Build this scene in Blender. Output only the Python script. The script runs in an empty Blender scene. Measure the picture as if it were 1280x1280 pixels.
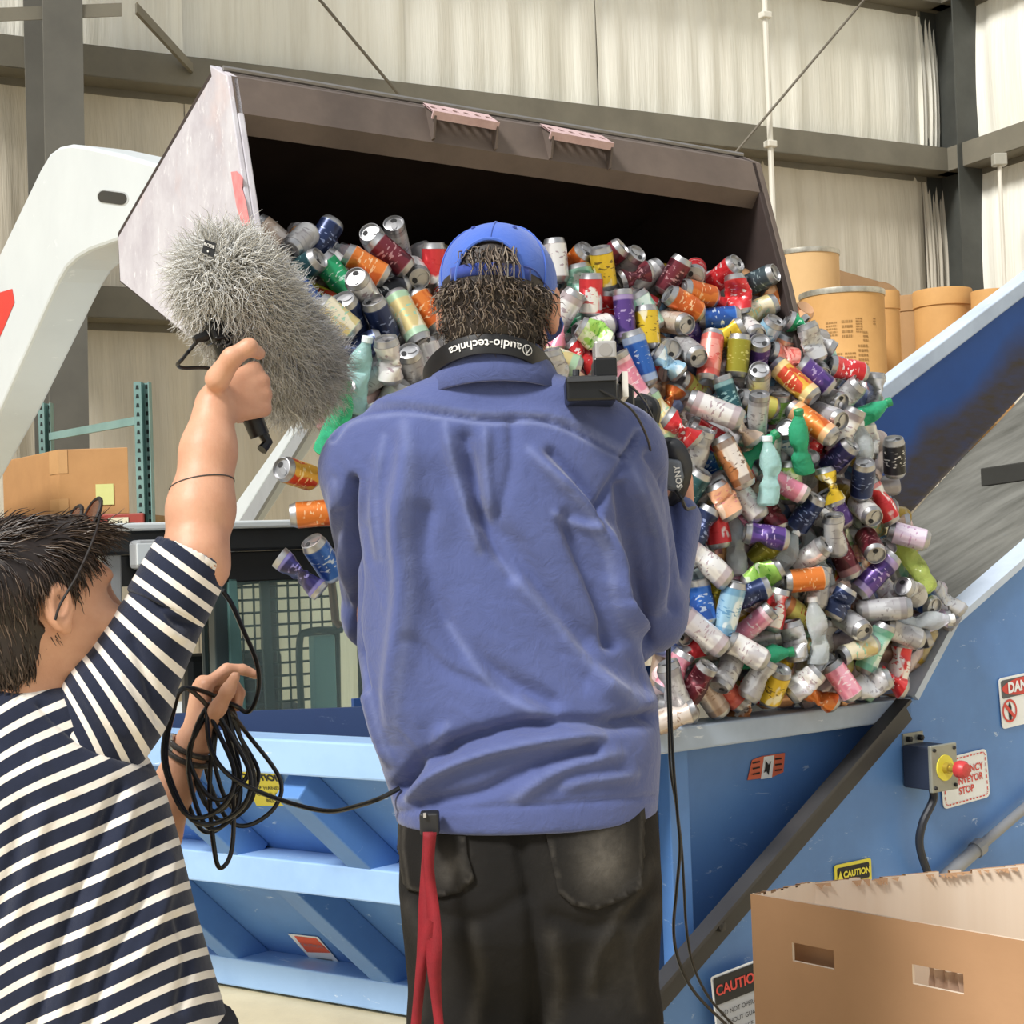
import bpy, math, random
import numpy as np
from mathutils import Vector, Matrix

sc = bpy.context.scene
col = sc.collection
rnd = random.Random(7)

# ---------------------------------------------------------------- camera
F_PX = 1900.0
CAM_Z = 1.38
PITCH = math.atan(50 / F_PX)
ROLL = math.radians(2.0)
_F = Vector((0, math.cos(PITCH), math.sin(PITCH)))
_R0 = Vector((1, 0, 0))
_U0 = Vector((0, -math.sin(PITCH), math.cos(PITCH)))
_U = _U0 * math.cos(ROLL) + _R0 * math.sin(ROLL)
_R = _R0 * math.cos(ROLL) - _U0 * math.sin(ROLL)
CAM = Vector((0, 0, CAM_Z))
cd = bpy.data.cameras.new('camera')
cd.sensor_width = 36.0
cd.lens = 36.0 * F_PX / 1280.0
cd.clip_start = 0.05
cd.clip_end = 200
cam = bpy.data.objects.new('camera', cd)
col.objects.link(cam)
cam.matrix_world = Matrix(((_R.x, _U.x, -_F.x, CAM.x), (_R.y, _U.y, -_F.y, CAM.y),
                           (_R.z, _U.z, -_F.z, CAM.z), (0, 0, 0, 1)))
sc.camera = cam

# ---------------------------------------------------------------- light
w = bpy.data.worlds.new('world')
sc.world = w
w.use_nodes = True
bg = w.node_tree.nodes['Background']
bg.inputs[0].default_value = (0.93, 0.97, 1.0, 1)
bg.inputs[1].default_value = 0.64
sd = bpy.data.lights.new('sun', 'SUN')
sd.energy = 4.3
sd.angle = math.radians(14)
sd.color = (1.0, 0.98, 0.94)
sun = bpy.data.objects.new('sun', sd)
col.objects.link(sun)
sun.rotation_euler = Vector((0.46, 0.50, -0.73)).to_track_quat('-Z', 'Y').to_euler()
vs = sc.view_settings
vs.view_transform = 'Standard'
vs.look = 'None'
vs.gamma = 1.0
vs.exposure = 0.0
vs.use_curve_mapping = False

# ---------------------------------------------------------------- projection helpers
def ray(px, py):
    return _F + _R * ((px - 640) / F_PX) + _U * ((640 - py) / F_PX)
def at(px, py, Y):
    d = ray(px, py)
    return CAM + d * (Y / d.y)
def on_plane(px, py, p0, n):
    d = ray(px, py)
    return CAM + d * ((Vector(p0) - CAM).dot(n) / d.dot(n))
def on_z(px, py, z):
    d = ray(px, py)
    return CAM + d * ((z - CAM_Z) / d.z)
def proj(p):
    v = Vector(p) - CAM
    k = v.dot(_F)
    return (640 + F_PX * v.dot(_R) / k, 640 - F_PX * v.dot(_U) / k)
def proj_np(V):
    Q = V - np.array(CAM)
    k = Q @ np.array(_F)
    return 640 + F_PX * (Q @ np.array(_R)) / k, 640 - F_PX * (Q @ np.array(_U)) / k

# ---------------------------------------------------------------- materials
def srgb(c):
    if isinstance(c, str):
        c = [int(c[i:i + 2], 16) / 255 for i in (0, 2, 4)]
    return tuple(x / 12.92 if x <= 0.04045 else ((x + 0.055) / 1.055) ** 2.4 for x in c)
_mats = {}
class NT:
    def __init__(self, m):
        self.t = m.node_tree
        self.n = self.t.nodes
        self.b = self.n['Principled BSDF']
    def new(self, typ, **kw):
        x = self.n.new(typ)
        for k, v in kw.items():
            setattr(x, k, v)
        return x
    def link(self, a, b):
        self.t.links.new(a, b)
    def coord(self, which='Object', scale=(1, 1, 1), rot=(0, 0, 0), loc=(0, 0, 0)):
        tc = self.new('ShaderNodeTexCoord')
        mp = self.new('ShaderNodeMapping')
        mp.inputs['Scale'].default_value = scale
        mp.inputs['Rotation'].default_value = rot
        mp.inputs['Location'].default_value = loc
        self.link(tc.outputs[which], mp.inputs['Vector'])
        return mp.outputs['Vector']
    def noise(self, vec, scale, detail=4, rough=0.6, dist=0.0):
        x = self.new('ShaderNodeTexNoise')
        x.inputs['Scale'].default_value = scale
        x.inputs['Detail'].default_value = detail
        x.inputs['Roughness'].default_value = rough
        x.inputs['Distortion'].default_value = dist
        if vec is not None:
            self.link(vec, x.inputs['Vector'])
        return x.outputs['Fac']
    def ramp(self, fac, stops, mode='LINEAR'):
        r = self.new('ShaderNodeValToRGB')
        r.color_ramp.interpolation = mode
        e = r.color_ramp.elements
        while len(e) < len(stops):
            e.new(0.5)
        for el, (p, c) in zip(e, stops):
            el.position = p
            el.color = (c, c, c, 1) if isinstance(c, (int, float)) else (*c, 1)
        self.link(fac, r.inputs['Fac'])
        return r.outputs['Color']
    def mix(self, fac, a, b, mode='MIX'):
        m = self.new('ShaderNodeMix', data_type='RGBA', blend_type=mode)
        for s, v in ((m.inputs[0], fac), (m.inputs[6], a), (m.inputs[7], b)):
            if hasattr(v, 'links') or isinstance(v, bpy.types.NodeSocket):
                self.link(v, s)
            elif isinstance(v, (int, float)):
                s.default_value = v
            else:
                s.default_value = (*v, 1)
        return m.outputs[2]
    def math(self, op, a, b=None):
        m = self.new('ShaderNodeMath', operation=op)
        for i, v in enumerate((a, b)):
            if v is None:
                continue
            if isinstance(v, (int, float)):
                m.inputs[i].default_value = v
            else:
                self.link(v, m.inputs[i])
        return m.outputs[0]
    def bump(self, h, strength, dist=0.01):
        b = self.new('ShaderNodeBump')
        b.inputs['Strength'].default_value = strength
        b.inputs['Distance'].default_value = dist
        self.link(h, b.inputs['Height'])
        self.link(b.outputs['Normal'], self.b.inputs['Normal'])
    def base(self, c):
        self.link(c, self.b.inputs['Base Color'])

def new_mat(name, rough=0.6, metal=0.0, spec=0.5):
    m = bpy.data.materials.new(name)
    m.use_nodes = True
    t = NT(m)
    t.b.inputs['Roughness'].default_value = rough
    t.b.inputs['Metallic'].default_value = metal
    t.b.inputs['Specular IOR Level'].default_value = spec
    return m, t
def mat(name, c, rough=0.6, metal=0.0, c2=None, nscale=6, amt=0.5, bump=0, bscale=40, stretch=(1, 1, 1), spec=0.5, bdist=0.004):
    """plain colour, mottled by noise towards c2, optional fine relief"""
    if name in _mats:
        return _mats[name]
    m, t = new_mat(name, rough, metal, spec)
    c = srgb(c)
    t.b.inputs['Base Color'].default_value = (*c, 1)
    if c2 is not None:
        v = t.coord('Object', stretch)
        f = t.noise(v, nscale, 5, 0.62)
        f = t.ramp(f, [(0.35, 0.0), (0.7, amt)])
        t.base(t.mix(f, c, srgb(c2)))
    if bump:
        v = t.coord('Object')
        t.bump(t.noise(v, bscale, 3), bump, bdist)
    _mats[name] = m
    return m
def painted(name, c, scratch='c9d2dc', dirt='3a3a3c', damt=0.25, samt=0.7, rough=0.45, sscale=9):
    """painted steel: dirt mottling and thin pale scratches"""
    if name in _mats:
        return _mats[name]
    m, t = new_mat(name, rough)
    v = t.coord('Object')
    f = t.ramp(t.noise(v, 2.2, 6, 0.65), [(0.42, 0.0), (0.75, damt)])
    a = t.mix(f, srgb(c), srgb(dirt))
    v2 = t.coord('Object', (1, 1, 3.2), (0.4, 0.5, 0.2))
    s = t.ramp(t.noise(v2, sscale, 7, 0.75, 0.6), [(0.63, 0.0), (0.67, samt)])
    t.base(t.mix(s, a, srgb(scratch)))
    _mats[name] = m
    return m

# ---------------------------------------------------------------- mesh helpers
class MB:
    def __init__(self):
        self.v = []
        self.f = []
        self.m = []
    def add(self, vs_, fs, mi=0):
        o = len(self.v)
        self.v.extend([tuple(x) for x in vs_])
        self.f.extend([tuple(i + o for i in q) for q in fs])
        self.m.extend([mi] * len(fs))
        return self
    def box(self, c, s, M=None, mi=0):
        c = Vector(c)
        vs_ = []
        for dz in (-.5, .5):
            for dx, dy in ((-.5, -.5), (.5, -.5), (.5, .5), (-.5, .5)):
                d = Vector((dx * s[0], dy * s[1], dz * s[2]))
                vs_.append(c + (M @ d if M else d))
        return self.add(vs_, [(3, 2, 1, 0), (4, 5, 6, 7), (0, 1, 5, 4), (1, 2, 6, 5), (2, 3, 7, 6), (3, 0, 4, 7)], mi)
    def beam(self, a, b, wv, hv, mi=0):
        """box between points a and b with full cross vectors wv, hv (centred)"""
        a, b, wv, hv = Vector(a), Vector(b), Vector(wv) / 2, Vector(hv) / 2
        vs_ = [p + s * wv + t_ * hv for p in (a, b) for s, t_ in ((-1, -1), (1, -1), (1, 1), (-1, 1))]
        return self.add(vs_, [(3, 2, 1, 0), (4, 5, 6, 7), (0, 1, 5, 4), (1, 2, 6, 5), (2, 3, 7, 6), (3, 0, 4, 7)], mi)
    def prism(self, poly, off, mi=0):
        """polygon (3D points) extruded by vector off"""
        n = len(poly)
        off = Vector(off)
        vs_ = [Vector(p) for p in poly] + [Vector(p) + off for p in poly]
        fs = [tuple(range(n - 1, -1, -1)), tuple(range(n, 2 * n))]
        fs += [(i, (i + 1) % n, n + (i + 1) % n, n + i) for i in range(n)]
        return self.add(vs_, fs, mi)
    def poly(self, pts, mi=0):
        return self.add(pts, [tuple(range(len(pts)))], mi)
    def grid(self, fn, nu, nv, wu=False, wv=False, mi=0):
        """fn(i,j)->point; nu x nv points"""
        vs_ = [fn(i, j) for i in range(nu) for j in range(nv)]
        fs = []
        for i in range(nu if wu else nu - 1):
            for j in range(nv if wv else nv - 1):
                a, b = i, (i + 1) % nu
                c, d = j, (j + 1) % nv
                fs.append((a * nv + c, b * nv + c, b * nv + d, a * nv + d))
        return self.add(vs_, fs, mi)
    def tube(self, path, r, n=8, caps=True, mi=0, flat=None):
        """tube along points; r number or list; flat=(vector, ratio) squashes along vector"""
        P = [Vector(p) for p in path]
        R_ = r if isinstance(r, (list, tuple)) else [r] * len(P)
        T = []
        for i in range(len(P)):
            d = P[min(i + 1, len(P) - 1)] - P[max(i - 1, 0)]
            T.append(d.normalized() if d.length > 1e-9 else Vector((0, 0, 1)))
        nrm = T[0].orthogonal().normalized()
        vs_ = []
        for i, p in enumerate(P):
            nrm = (nrm - T[i] * nrm.dot(T[i]))
            nrm = nrm.normalized() if nrm.length > 1e-6 else T[i].orthogonal().normalized()
            bi = T[i].cross(nrm)
            for k in range(n):
                a = 2 * math.pi * k / n
                d = (nrm * math.cos(a) + bi * math.sin(a)) * R_[i]
                if flat:
                    fv = Vector(flat[0]).normalized()
                    d = d - fv * d.dot(fv) * (1 - flat[1])
                vs_.append(p + d)
        fs = []
        for i in range(len(P) - 1):
            for k in range(n):
                fs.append((i * n + k, i * n + (k + 1) % n, (i + 1) * n + (k + 1) % n, (i + 1) * n + k))
        if caps:
            fs.append(tuple(range(n - 1, -1, -1)))
            fs.append(tuple((len(P) - 1) * n + k for k in range(n)))
        return self.add(vs_, fs, mi)
    def lathe(self, prof, n=24, M=None, mi=0):
        """prof list of (r,z); M 4x4"""
        vs_ = []
        for r, z in prof:
            for k in range(n):
                a = 2 * math.pi * k / n
                p = Vector((r * math.cos(a), r * math.sin(a), z))
                vs_.append(M @ p if M else p)
        fs = []
        for i in range(len(prof) - 1):
            for k in range(n):
                fs.append((i * n + k, i * n + (k + 1) % n, (i + 1) * n + (k + 1) % n, (i + 1) * n + k))
        if prof[0][0] > 1e-6:
            fs.append(tuple(range(n - 1, -1, -1)))
        if prof[-1][0] > 1e-6:
            fs.append(tuple((len(prof) - 1) * n + k for k in range(n)))
        return self.add(vs_, fs, mi)
    def build(self, name, mats, parent=None, smooth=False, bevel=0, local=False, angle=35):
        me = bpy.data.meshes.new(name)
        off = Vector((0, 0, 0))
        if parent is not None and not local:
            p = parent
            while p is not None:
                off += p.location
                p = p.parent
        me.from_pydata([Vector(v) - off for v in self.v] if off.length else self.v, [], self.f)
        if not isinstance(mats, (list, tuple)):
            mats = [mats]
        for m_ in mats:
            me.materials.append(m_)
        if len(mats) > 1:
            me.polygons.foreach_set('material_index', self.m)
        if smooth:
            me.polygons.foreach_set('use_smooth', [True] * len(me.polygons))
            me.set_sharp_from_angle(angle=math.radians(angle))
        me.update()
        o = bpy.data.objects.new(name, me)
        col.objects.link(o)
        if parent is not None:
            o.parent = parent
        if bevel:
            b = o.modifiers.new('bevel', 'BEVEL')
            b.width = bevel
            b.segments = 2
            b.limit_method = 'ANGLE'
        return o
def np_obj(name, V, Fq, mats, parent=None, smooth=True, mi=None):
    """object from numpy verts and faces, world coordinates"""
    off = Vector((0, 0, 0))
    p = parent
    while p is not None:
        off += p.location
        p = p.parent
    me = bpy.data.meshes.new(name)
    V = np.asarray(V, dtype=np.float64) - np.array(off)
    me.from_pydata(V.tolist(), [], [tuple(q) for q in np.asarray(Fq).tolist()])
    for m_ in (mats if isinstance(mats, (list, tuple)) else [mats]):
        me.materials.append(m_)
    if mi is not None:
        me.polygons.foreach_set('material_index', np.asarray(mi, dtype=np.int32))
    if smooth:
        me.polygons.foreach_set('use_smooth', np.ones(len(me.polygons), dtype=bool))
    me.update()
    o = bpy.data.objects.new(name, me)
    col.objects.link(o)
    if parent is not None:
        o.parent = parent
    return o
def tag(o, label=None, cat=None, group=None, kind=None):
    if label: o['label'] = label
    if cat: o['category'] = cat
    if group: o['group'] = group
    if kind: o['kind'] = kind
    return o
def thing(name, label, cat, loc=(0, 0, 0), group=None):
    o = bpy.data.objects.new(name, None)
    o.empty_display_size = 0.1
    col.objects.link(o)
    o.location = loc
    return tag(o, label, cat, group)
_dg = None
def text_geo(s, size, align='CENTER', bold=0.0, space=1.0):
    cu = bpy.data.curves.new('txt', 'FONT')
    cu.body = s
    cu.size = size
    cu.align_x = align
    cu.align_y = 'CENTER'
    cu.offset = bold
    cu.space_character = space
    cu.resolution_u = 3
    ob = bpy.data.objects.new('txt', cu)
    col.objects.link(ob)
    dg = bpy.context.evaluated_depsgraph_get()
    me = bpy.data.meshes.new_from_object(ob.evaluated_get(dg))
    vs_ = [tuple(v.co) for v in me.vertices]
    fs = [tuple(p.vertices) for p in me.polygons]
    bpy.data.objects.remove(ob)
    bpy.data.curves.remove(cu)
    bpy.data.meshes.remove(me)
    return vs_, fs
def put_text(mb, s, size, o, ux, uy, mi=0, bold=0.0, align='CENTER', space=1.0):
    vs_, fs = text_geo(s, size, align, bold, space)
    o, ux, uy = Vector(o), Vector(ux), Vector(uy)
    mb.add([o + ux * v[0] + uy * v[1] for v in vs_], fs, mi)
def catmull(pts, n=8):
    P = [Vector(p) for p in pts]
    P = [2 * P[0] - P[1]] + P + [2 * P[-1] - P[-2]]
    out = []
    for i in range(1, len(P) - 2):
        for k in range(n):
            t = k / n
            a, b, c, d = P[i - 1:i + 3]
            out.append(0.5 * ((2 * b) + (c - a) * t + (2 * a - 5 * b + 4 * c - d) * t * t + (3 * b - a - 3 * c + d) * t ** 3))
    out.append(P[-2])
    return out
Z = Vector((0, 0, 1))
# ================================================================ setting
m_floor = mat('floor_concrete', 'd8c9a6', 0.7, c2='b3a588', nscale=3, amt=0.6, bump=0.2, bscale=60)
tag(MB().box((0, 8, -0.05), (60, 50, 0.1)).build('floor', m_floor), kind='structure')

WC = at(1190, 300, 15.0)                      # corner of the building
WC.z = 0
WD = Vector((0.888, 0.46, 0)).normalized()    # along the back wall, to the right
WN = Vector((0.46, -0.888, 0)).normalized()   # out of the back wall, into the hall
def wall_mat(name, c, c2, c3):
    m, t = new_mat(name, 0.75)
    v = t.coord('Object', (5.0, 5.0, 0.22))
    s = t.ramp(t.noise(v, 1.6, 6, 0.7), [(0.45, 0.0), (0.78, 0.6)])
    v2 = t.coord('Object', (1, 1, 0.6))
    p = t.ramp(t.noise(v2, 0.7, 4, 0.6), [(0.35, 0.0), (0.7, 0.8)])
    a = t.mix(p, srgb(c), srgb(c2))
    t.base(t.mix(s, a, srgb(c3), 'MIX'))
    v3 = t.coord('Object', (9, 9, 0.35))
    t.bump(t.noise(v3, 1.5, 4, 0.6), 0.5, 0.03)
    return m
m_wall_hi = wall_mat('insulation_upper', 'f6f4ea', 'e9e6d8', 'cdc6b4')
m_wall_lo = wall_mat('insulation_lower', 'dcd5c5', 'c9c0ad', 'b0a692')
m_steel = mat('dark_steel', '716f68', 0.55, c2='565550', nscale=2, amt=0.6)
m_steel_lt = mat('girt_steel', '7a7567', 0.6, c2='5a564c', nscale=2, amt=0.6)
m_rod = mat('rod_steel', '6d665a', 0.5, 0.4)
z_lo = on_plane(1165, 222, WC, WN).z          # lower girt
z_hi = on_plane(1150, 15, WC, WN).z           # upper girt

def strip_panel(name, s0, s1, z0, z1, base, d, n, m, parent, seed):
    r = random.Random(seed)
    ph = [(r.uniform(3, 30), r.uniform(0, 6), r.uniform(0.001, 0.006)) for _ in range(7)]
    nu, nv = 40, 9
    def fn(i, j):
        a, b = i / (nu - 1), j / (nv - 1)
        s = s0 + (s1 - s0) * a
        k = 4 * b * (1 - b)
        ed = math.exp(-((a) / 0.05) ** 2) + math.exp(-((1 - a) / 0.05) ** 2)
        bul = 0.045 * k * (1 - ed * 0.8) + sum(q[2] * math.sin(q[0] * a * 2 + q[1] + b) for q in ph) * (0.5 + k) * 0.9
        bul += 0.018 * math.exp(-((a - 0.96) / 0.02) ** 2) + 0.012 * math.exp(-((a - 0.05) / 0.015) ** 2)
        return base + d * s + n * (0.01 + bul) + Z * (z0 + (z1 - z0) * b)
    mb = MB()
    mb.grid(fn, nu, nv)
    o = mb.build(name, m, parent, smooth=True, angle=80)
    return o
wb = MB().prism([WC + WD * -26, WC, WC + Z * 9, WC + WD * -26 + Z * 9], -WN * 0.05).build('wall_back', m_wall_lo)
tag(wb, kind='structure')
sd_ = 0
zs = [0.0, z_lo - 1.75, z_lo, z_hi, z_hi + 1.8]
s_ = -26.0
while s_ < -0.3:
    e_ = min(s_ + 1.83, 0)
    for k in range(4):
        sd_ += 1
        strip_panel('insulation_panel', s_, e_, zs[k] , zs[k + 1] , WC, WD, WN, m_wall_hi if k >= 2 else m_wall_lo, wb, sd_)
    s_ = e_
wr = MB().prism([WC, WC + WN * 16, WC + WN * 16 + Z * 9, WC + Z * 9], WD * 0.05).build('wall_right', m_wall_lo)
tag(wr, kind='structure')
for i in range(8):
    for k in range(4):
        sd_ += 1
        strip_panel('insulation_panel', i * 1.83, i * 1.83 + 1.83, zs[k] , zs[k + 1] , WC, WN, -WD, m_wall_hi if k >= 1 else m_wall_lo, wr, sd_)
def girt(base, d, n, s0, s1, z, parent):
    mb = MB()
    a, b = base + d * s0, base + d * s1
    mb.beam(a + n * 0.26 + Z * (z + 0.11), b + n * 0.26 + Z * (z + 0.11), n * 0.012, Z * 0.22)
    mb.beam(a + n * 0.13 + Z * (z + 0.0), b + n * 0.13 + Z * (z + 0.0), n * 0.26, Z * 0.012)
    mb.beam(a + n * 0.13 + Z * (z + 0.22), b + n * 0.13 + Z * (z + 0.22), n * 0.26, Z * 0.012)
    mb.beam(a + n * 0.02 + Z * (z - 0.03), b + n * 0.02 + Z * (z - 0.03), n * 0.012, Z * 0.06)
    mb.build('girt', m_steel_lt, parent)
for z in (z_lo - 1.75, z_lo, z_hi):
    girt(WC, WD, WN, -26, -0.1, z, wb)
    girt(WC, WN, -WD, 0.1, 15.9, z, wr)
def h_column(name, p, dvec, wvec, d0, d1, parent, z1=9.0, fw=0.22, m=None):
    """p wall side foot, dvec depth direction, wvec flange direction; depth d0 at floor d1 at top"""
    mb = MB()
    q0, q1 = p, p + Z * z1
    mb.beam(q0, q1, wvec * fw, dvec * 0.016)
    mb.beam(q0 + dvec * d0, q1 + dvec * d1, wvec * fw, dvec * 0.016)
    mb.prism([q0, q0 + dvec * d0, q1 + dvec * d1, q1], wvec * 0.012)
    mb.build(name, m or m_steel, parent)
pc = on_plane(67, 540, WC + WN * 0.28, WN); pc.z = 0
h_column('column', pc, WN, WD, 0.42, 0.92, wb, fw=0.26)
pr = WC + WN * 0.02 - WD * 0.12
h_column('column', pr, WN, WD, 0.42, 0.45, wb, fw=0.40, m=mat('corner_steel', '4a4c48', 0.5, c2='2f302e', nscale=2, amt=0.7))
def rod_px(name, a, b, r, off, parent, m=m_rod):
    A = on_plane(*a, WC + WN * off, WN); B = on_plane(*b, WC + WN * off, WN)
    d = B - A
    return MB().tube([A - d * 0.6 if a[1] <= 0 else A, B], r, 6).build(name, m, parent, smooth=True)
rod_px('brace_rod', (400, 0), (500, 120), 0.013, 0.45, wb)
rod_px('brace_rod', (1080, 0), (915, 196), 0.013, 0.45, wb)
# flange braces of the left column
fa = on_plane(152, 12, WC + WN * 1.0, WN)
fb = on_plane(-90, 22, WC + WN * 0.9, WN)
MB().beam(fa, fb, WN * 0.01, Z * 0.09).build('flange_brace', m_steel_lt, wb)
fa = on_plane(170, 10, WC + WN * 1.0, WN); fb = on_plane(240, 86, WC + WN * 0.28, WN)
MB().beam(fa, fb, WN * 0.05, Z * 0.07).build('flange_brace', m_steel_lt, wb)
# conduits
m_cond = mat('conduit', 'dcd8cc', 0.4)
pA = on_plane(957, -60, WC + WN * 0.4, WN); pB = on_plane(966, 240, WC + WN * 0.4, WN)
zf = on_plane(961, 130, WC + WN * 0.4, WN)
cpt = thing('conduit_pipe', 'thin pale conduit pipe running down the insulated wall above the bucket', 'pipe', (zf.x, zf.y, 0))
MB().tube([(zf.x, zf.y, 0.0), (zf.x, zf.y, zf.z + 4)], 0.026, 8).build('pipe', m_cond, cpt, smooth=True)
for q in (180, 20):
    zz = on_plane(961, q, WC + WN * 0.4, WN).z
    MB().beam((zf.x, zf.y, zz - 0.03), (zf.x, zf.y, zz + 0.03), WN * 0.08, WD * 0.1).build('clamp', m_cond, cpt, bevel=0.01)
rp = at(1249, 200, 13.6)
cpt = thing('conduit_drop', 'grey junction box with a slim pipe on the side wall by the corner column', 'pipe', (rp.x, rp.y, 0))
MB().box(rp, (0.12, 0.1, 0.11)).build('junction_box', mat('jbox', 'a9a69a', 0.5, c2='86847a'), cpt, bevel=0.01)
MB().tube([(rp.x, rp.y, 0), rp], 0.02, 8).build('pipe', m_cond, cpt, smooth=True)

# ================================================================ pallet rack with boxes, left
m_teal = mat('rack_teal', '7fa09b', 0.5, c2='5f7f7b', nscale=5, amt=0.5)
m_dark = mat('hole_dark', '1d2523', 0.8)
m_card = mat('cardboard', 'c0905e', 0.8, c2='a87a4c', nscale=5, amt=0.5, bump=0.15, bscale=80)
m_card_lt = mat('cardboard_tape', 'c99b68', 0.6, c2='b78a58', nscale=9, amt=0.4)
RY = 8.4
rk = thing('pallet_rack', 'teal steel pallet rack with punched uprights and a red beam', 'rack', (at(100, 700, RY).x, RY, 0))
def upright(px, py_top, Y, wpx):
    t_ = at(px, py_top, Y)
    wd = wpx / F_PX * Y
    mb = MB()
    mb.box((t_.x - wd * 0.25, Y, t_.z / 2), (wd * 0.5, 0.07, t_.z))
    mb.box((t_.x + wd * 0.25, Y + 0.035, t_.z / 2), (wd * 0.5, 0.004, t_.z))
    mb.box((t_.x + wd * 0.47, Y, t_.z / 2), (wd * 0.06, 0.07, t_.z))
    u = mb.build('upright', m_teal, rk)
    hb = MB()
    z = 0.4
    while z < t_.z - 0.03:
        hb.prism([(t_.x - wd * 0.36, Y - 0.036, z), (t_.x - wd * 0.14, Y - 0.036, z), (t_.x - wd * 0.18, Y - 0.036, z + 0.022), (t_.x - wd * 0.32, Y - 0.036, z + 0.022)], (0, 0.002, 0))
        hb.box((t_.x + wd * 0.2, Y + 0.032, z + 0.02), (wd * 0.22, 0.002, 0.024))
        z += 0.05
    tag(hb.build('slot_row', m_dark, u), kind='stuff')
    return t_
u1 = upright(178, 478, RY, 19)
u2 = upright(57, 504, RY + 0.9, 15)
a_ = at(170, 526, RY + 0.05); b_ = at(62, 546, RY + 0.85)
MB().beam(a_, b_, (0, 0.03, 0), (0, 0, 0.045)).build('brace', m_teal, rk)
zb = at(100, 650, RY).z
mb = MB().box((u1.x - 1.35, RY - 0.03, zb - 0.03), (2.7, 0.06, 0.11))
bm_ = mb.build('beam', mat('rack_red', 'a8463c', 0.5, c2='8a352e', nscale=6, amt=0.5), rk, bevel=0.006)
for px in (148, 18):
    c_ = at(px, 652, RY - 0.064); c_.z = zb - 0.028
    MB().box(c_, (0.11, 0.004, 0.065)).build('beam_label', mat('label_cream', 'e6dfc6', 0.7), bm_)
tx = MB()
c_ = at(148, 652, RY - 0.068); c_.z = zb - 0.028
put_text(tx, '10-45-1', 0.032, c_, (1, 0, 0), (0, 0, 1), bold=0.001)
tx.build('beam_text', m_dark, bm_)
MB().box((u1.x - 1.35, RY + 0.45, zb + 0.01), (2.65, 0.98, 0.03)).build('shelf_deck', mat('deck_wood', '9c7c55', 0.8, c2='86683f'), rk)
# cardboard box on the rack
zb2 = zb + 0.0255
A = at(75, 641, RY); B = at(162, 641, RY)
A.z = B.z = zb2
hh = at(75, 562, RY).z - zb2
bx = thing('cardboard_box', 'brown cardboard box with a yellow sticky note on the rack shelf', 'box', ((A + B) / 2))
back = Vector((-0.46, 0.62, 0)).normalized()
L1 = 0.95
mb = MB().prism([A, B, B + back * L1, A + back * L1], (0, 0, hh))
mb.build('carton', m_card, bx, bevel=0.004)
for z0, z1 in ((0.0, 0.26), (0.64, 1.0)):
    tp = MB().prism([A + Vector((-0.002, -0.003, hh * z0)), A + Vector((0.05, -0.003, hh * z0)), A + Vector((0.05, -0.003, hh * z1)), A + Vector((-0.002, -0.003, hh * z1))], (0, 0.002, 0))
    tp.prism([A - back * 0.003 + Vector((-0.003, 0, hh * z0)), A + back * 0.14 + Vector((-0.003, -0.001, hh * z0)), A + back * 0.14 + Vector((-0.003, -0.001, hh * z1)), A + Vector((-0.003, 0, hh * z1))], (0.002, 0, 0))
    tp.build('corner_tape', m_card_lt, bx)
c_ = at(131, 618, RY - 0.004)
nt = MB().box(c_, (0.098, 0.003, 0.115)).build('sticky_note', mat('note_yellow', 'd8da92', 0.8, c2='c5c77e'), bx)

# ================================================================ fibre drums on a shelf, right
m_drum = mat('drum_fibre', 'd0a063', 0.75, c2='b98a52', nscale=3, amt=0.6, bump=0.1, bscale=50)
m_drum2 = mat('drum_fibre_pale', 'd9b481', 0.75, c2='c9a36f', nscale=3, amt=0.5)
m_drum3 = mat('drum_fibre_dull', 'b08a5e', 0.75, c2='9a7850', nscale=3, amt=0.5)
m_ring = mat('drum_ring', 'c9c5b8', 0.4, 0.6, c2='7d776a', nscale=14, amt=0.7)
SH_Z = 2.2
def drum(px0, px1, py_top, Y, m, label, style='ring', z0=SH_Z, rim=0.0):
    c = at((px0 + px1) / 2, py_top, Y)
    r = (px1 - px0) / 2 / F_PX * Y
    H = c.z - z0
    d = thing('fiber_drum', label, 'drum', (c.x, Y, z0), 'fibre drums on the storage shelf')
    M = Matrix.Translation((0, 0, 0))
    if style == 'ring':
        MB().lathe([(0.001, 0), (r * 0.97, 0), (r, 0.01), (r, H * 0.3), (r * 1.008, H * 0.305), (r * 1.008, H * 0.315), (r, H * 0.32), (r, H - 0.03)], 40).build('drum_body', m, d, smooth=True, local=True)
        MB().lathe([(r * 0.97, H - 0.045), (r * 1.02, H - 0.04), (r * 1.03, H - 0.02), (r * 1.02, H - 0.002), (r * 0.96, H), (0.001, H - 0.012)], 40).build('lid_ring', m_ring, d, smooth=True, local=True)
    else:
        MB().lathe([(0.001, 0), (r * 0.96, 0), (r * 0.96, H - 0.1)], 40).build('drum_body', m, d, smooth=True, local=True)
        MB().lathe([(r * 0.955, H - 0.13), (r, H - 0.13), (r, H - 0.012), (r * 0.985, H), (0.001, H)], 40).build('lid', m, d, smooth=True, local=True, angle=50)
    return d, r, H
d1, r1, H1 = drum(1000, 1104, 366, 10.4, m_drum, 'large amber fibre drum with a pale metal lid ring and stamped print', 'ring')
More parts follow.
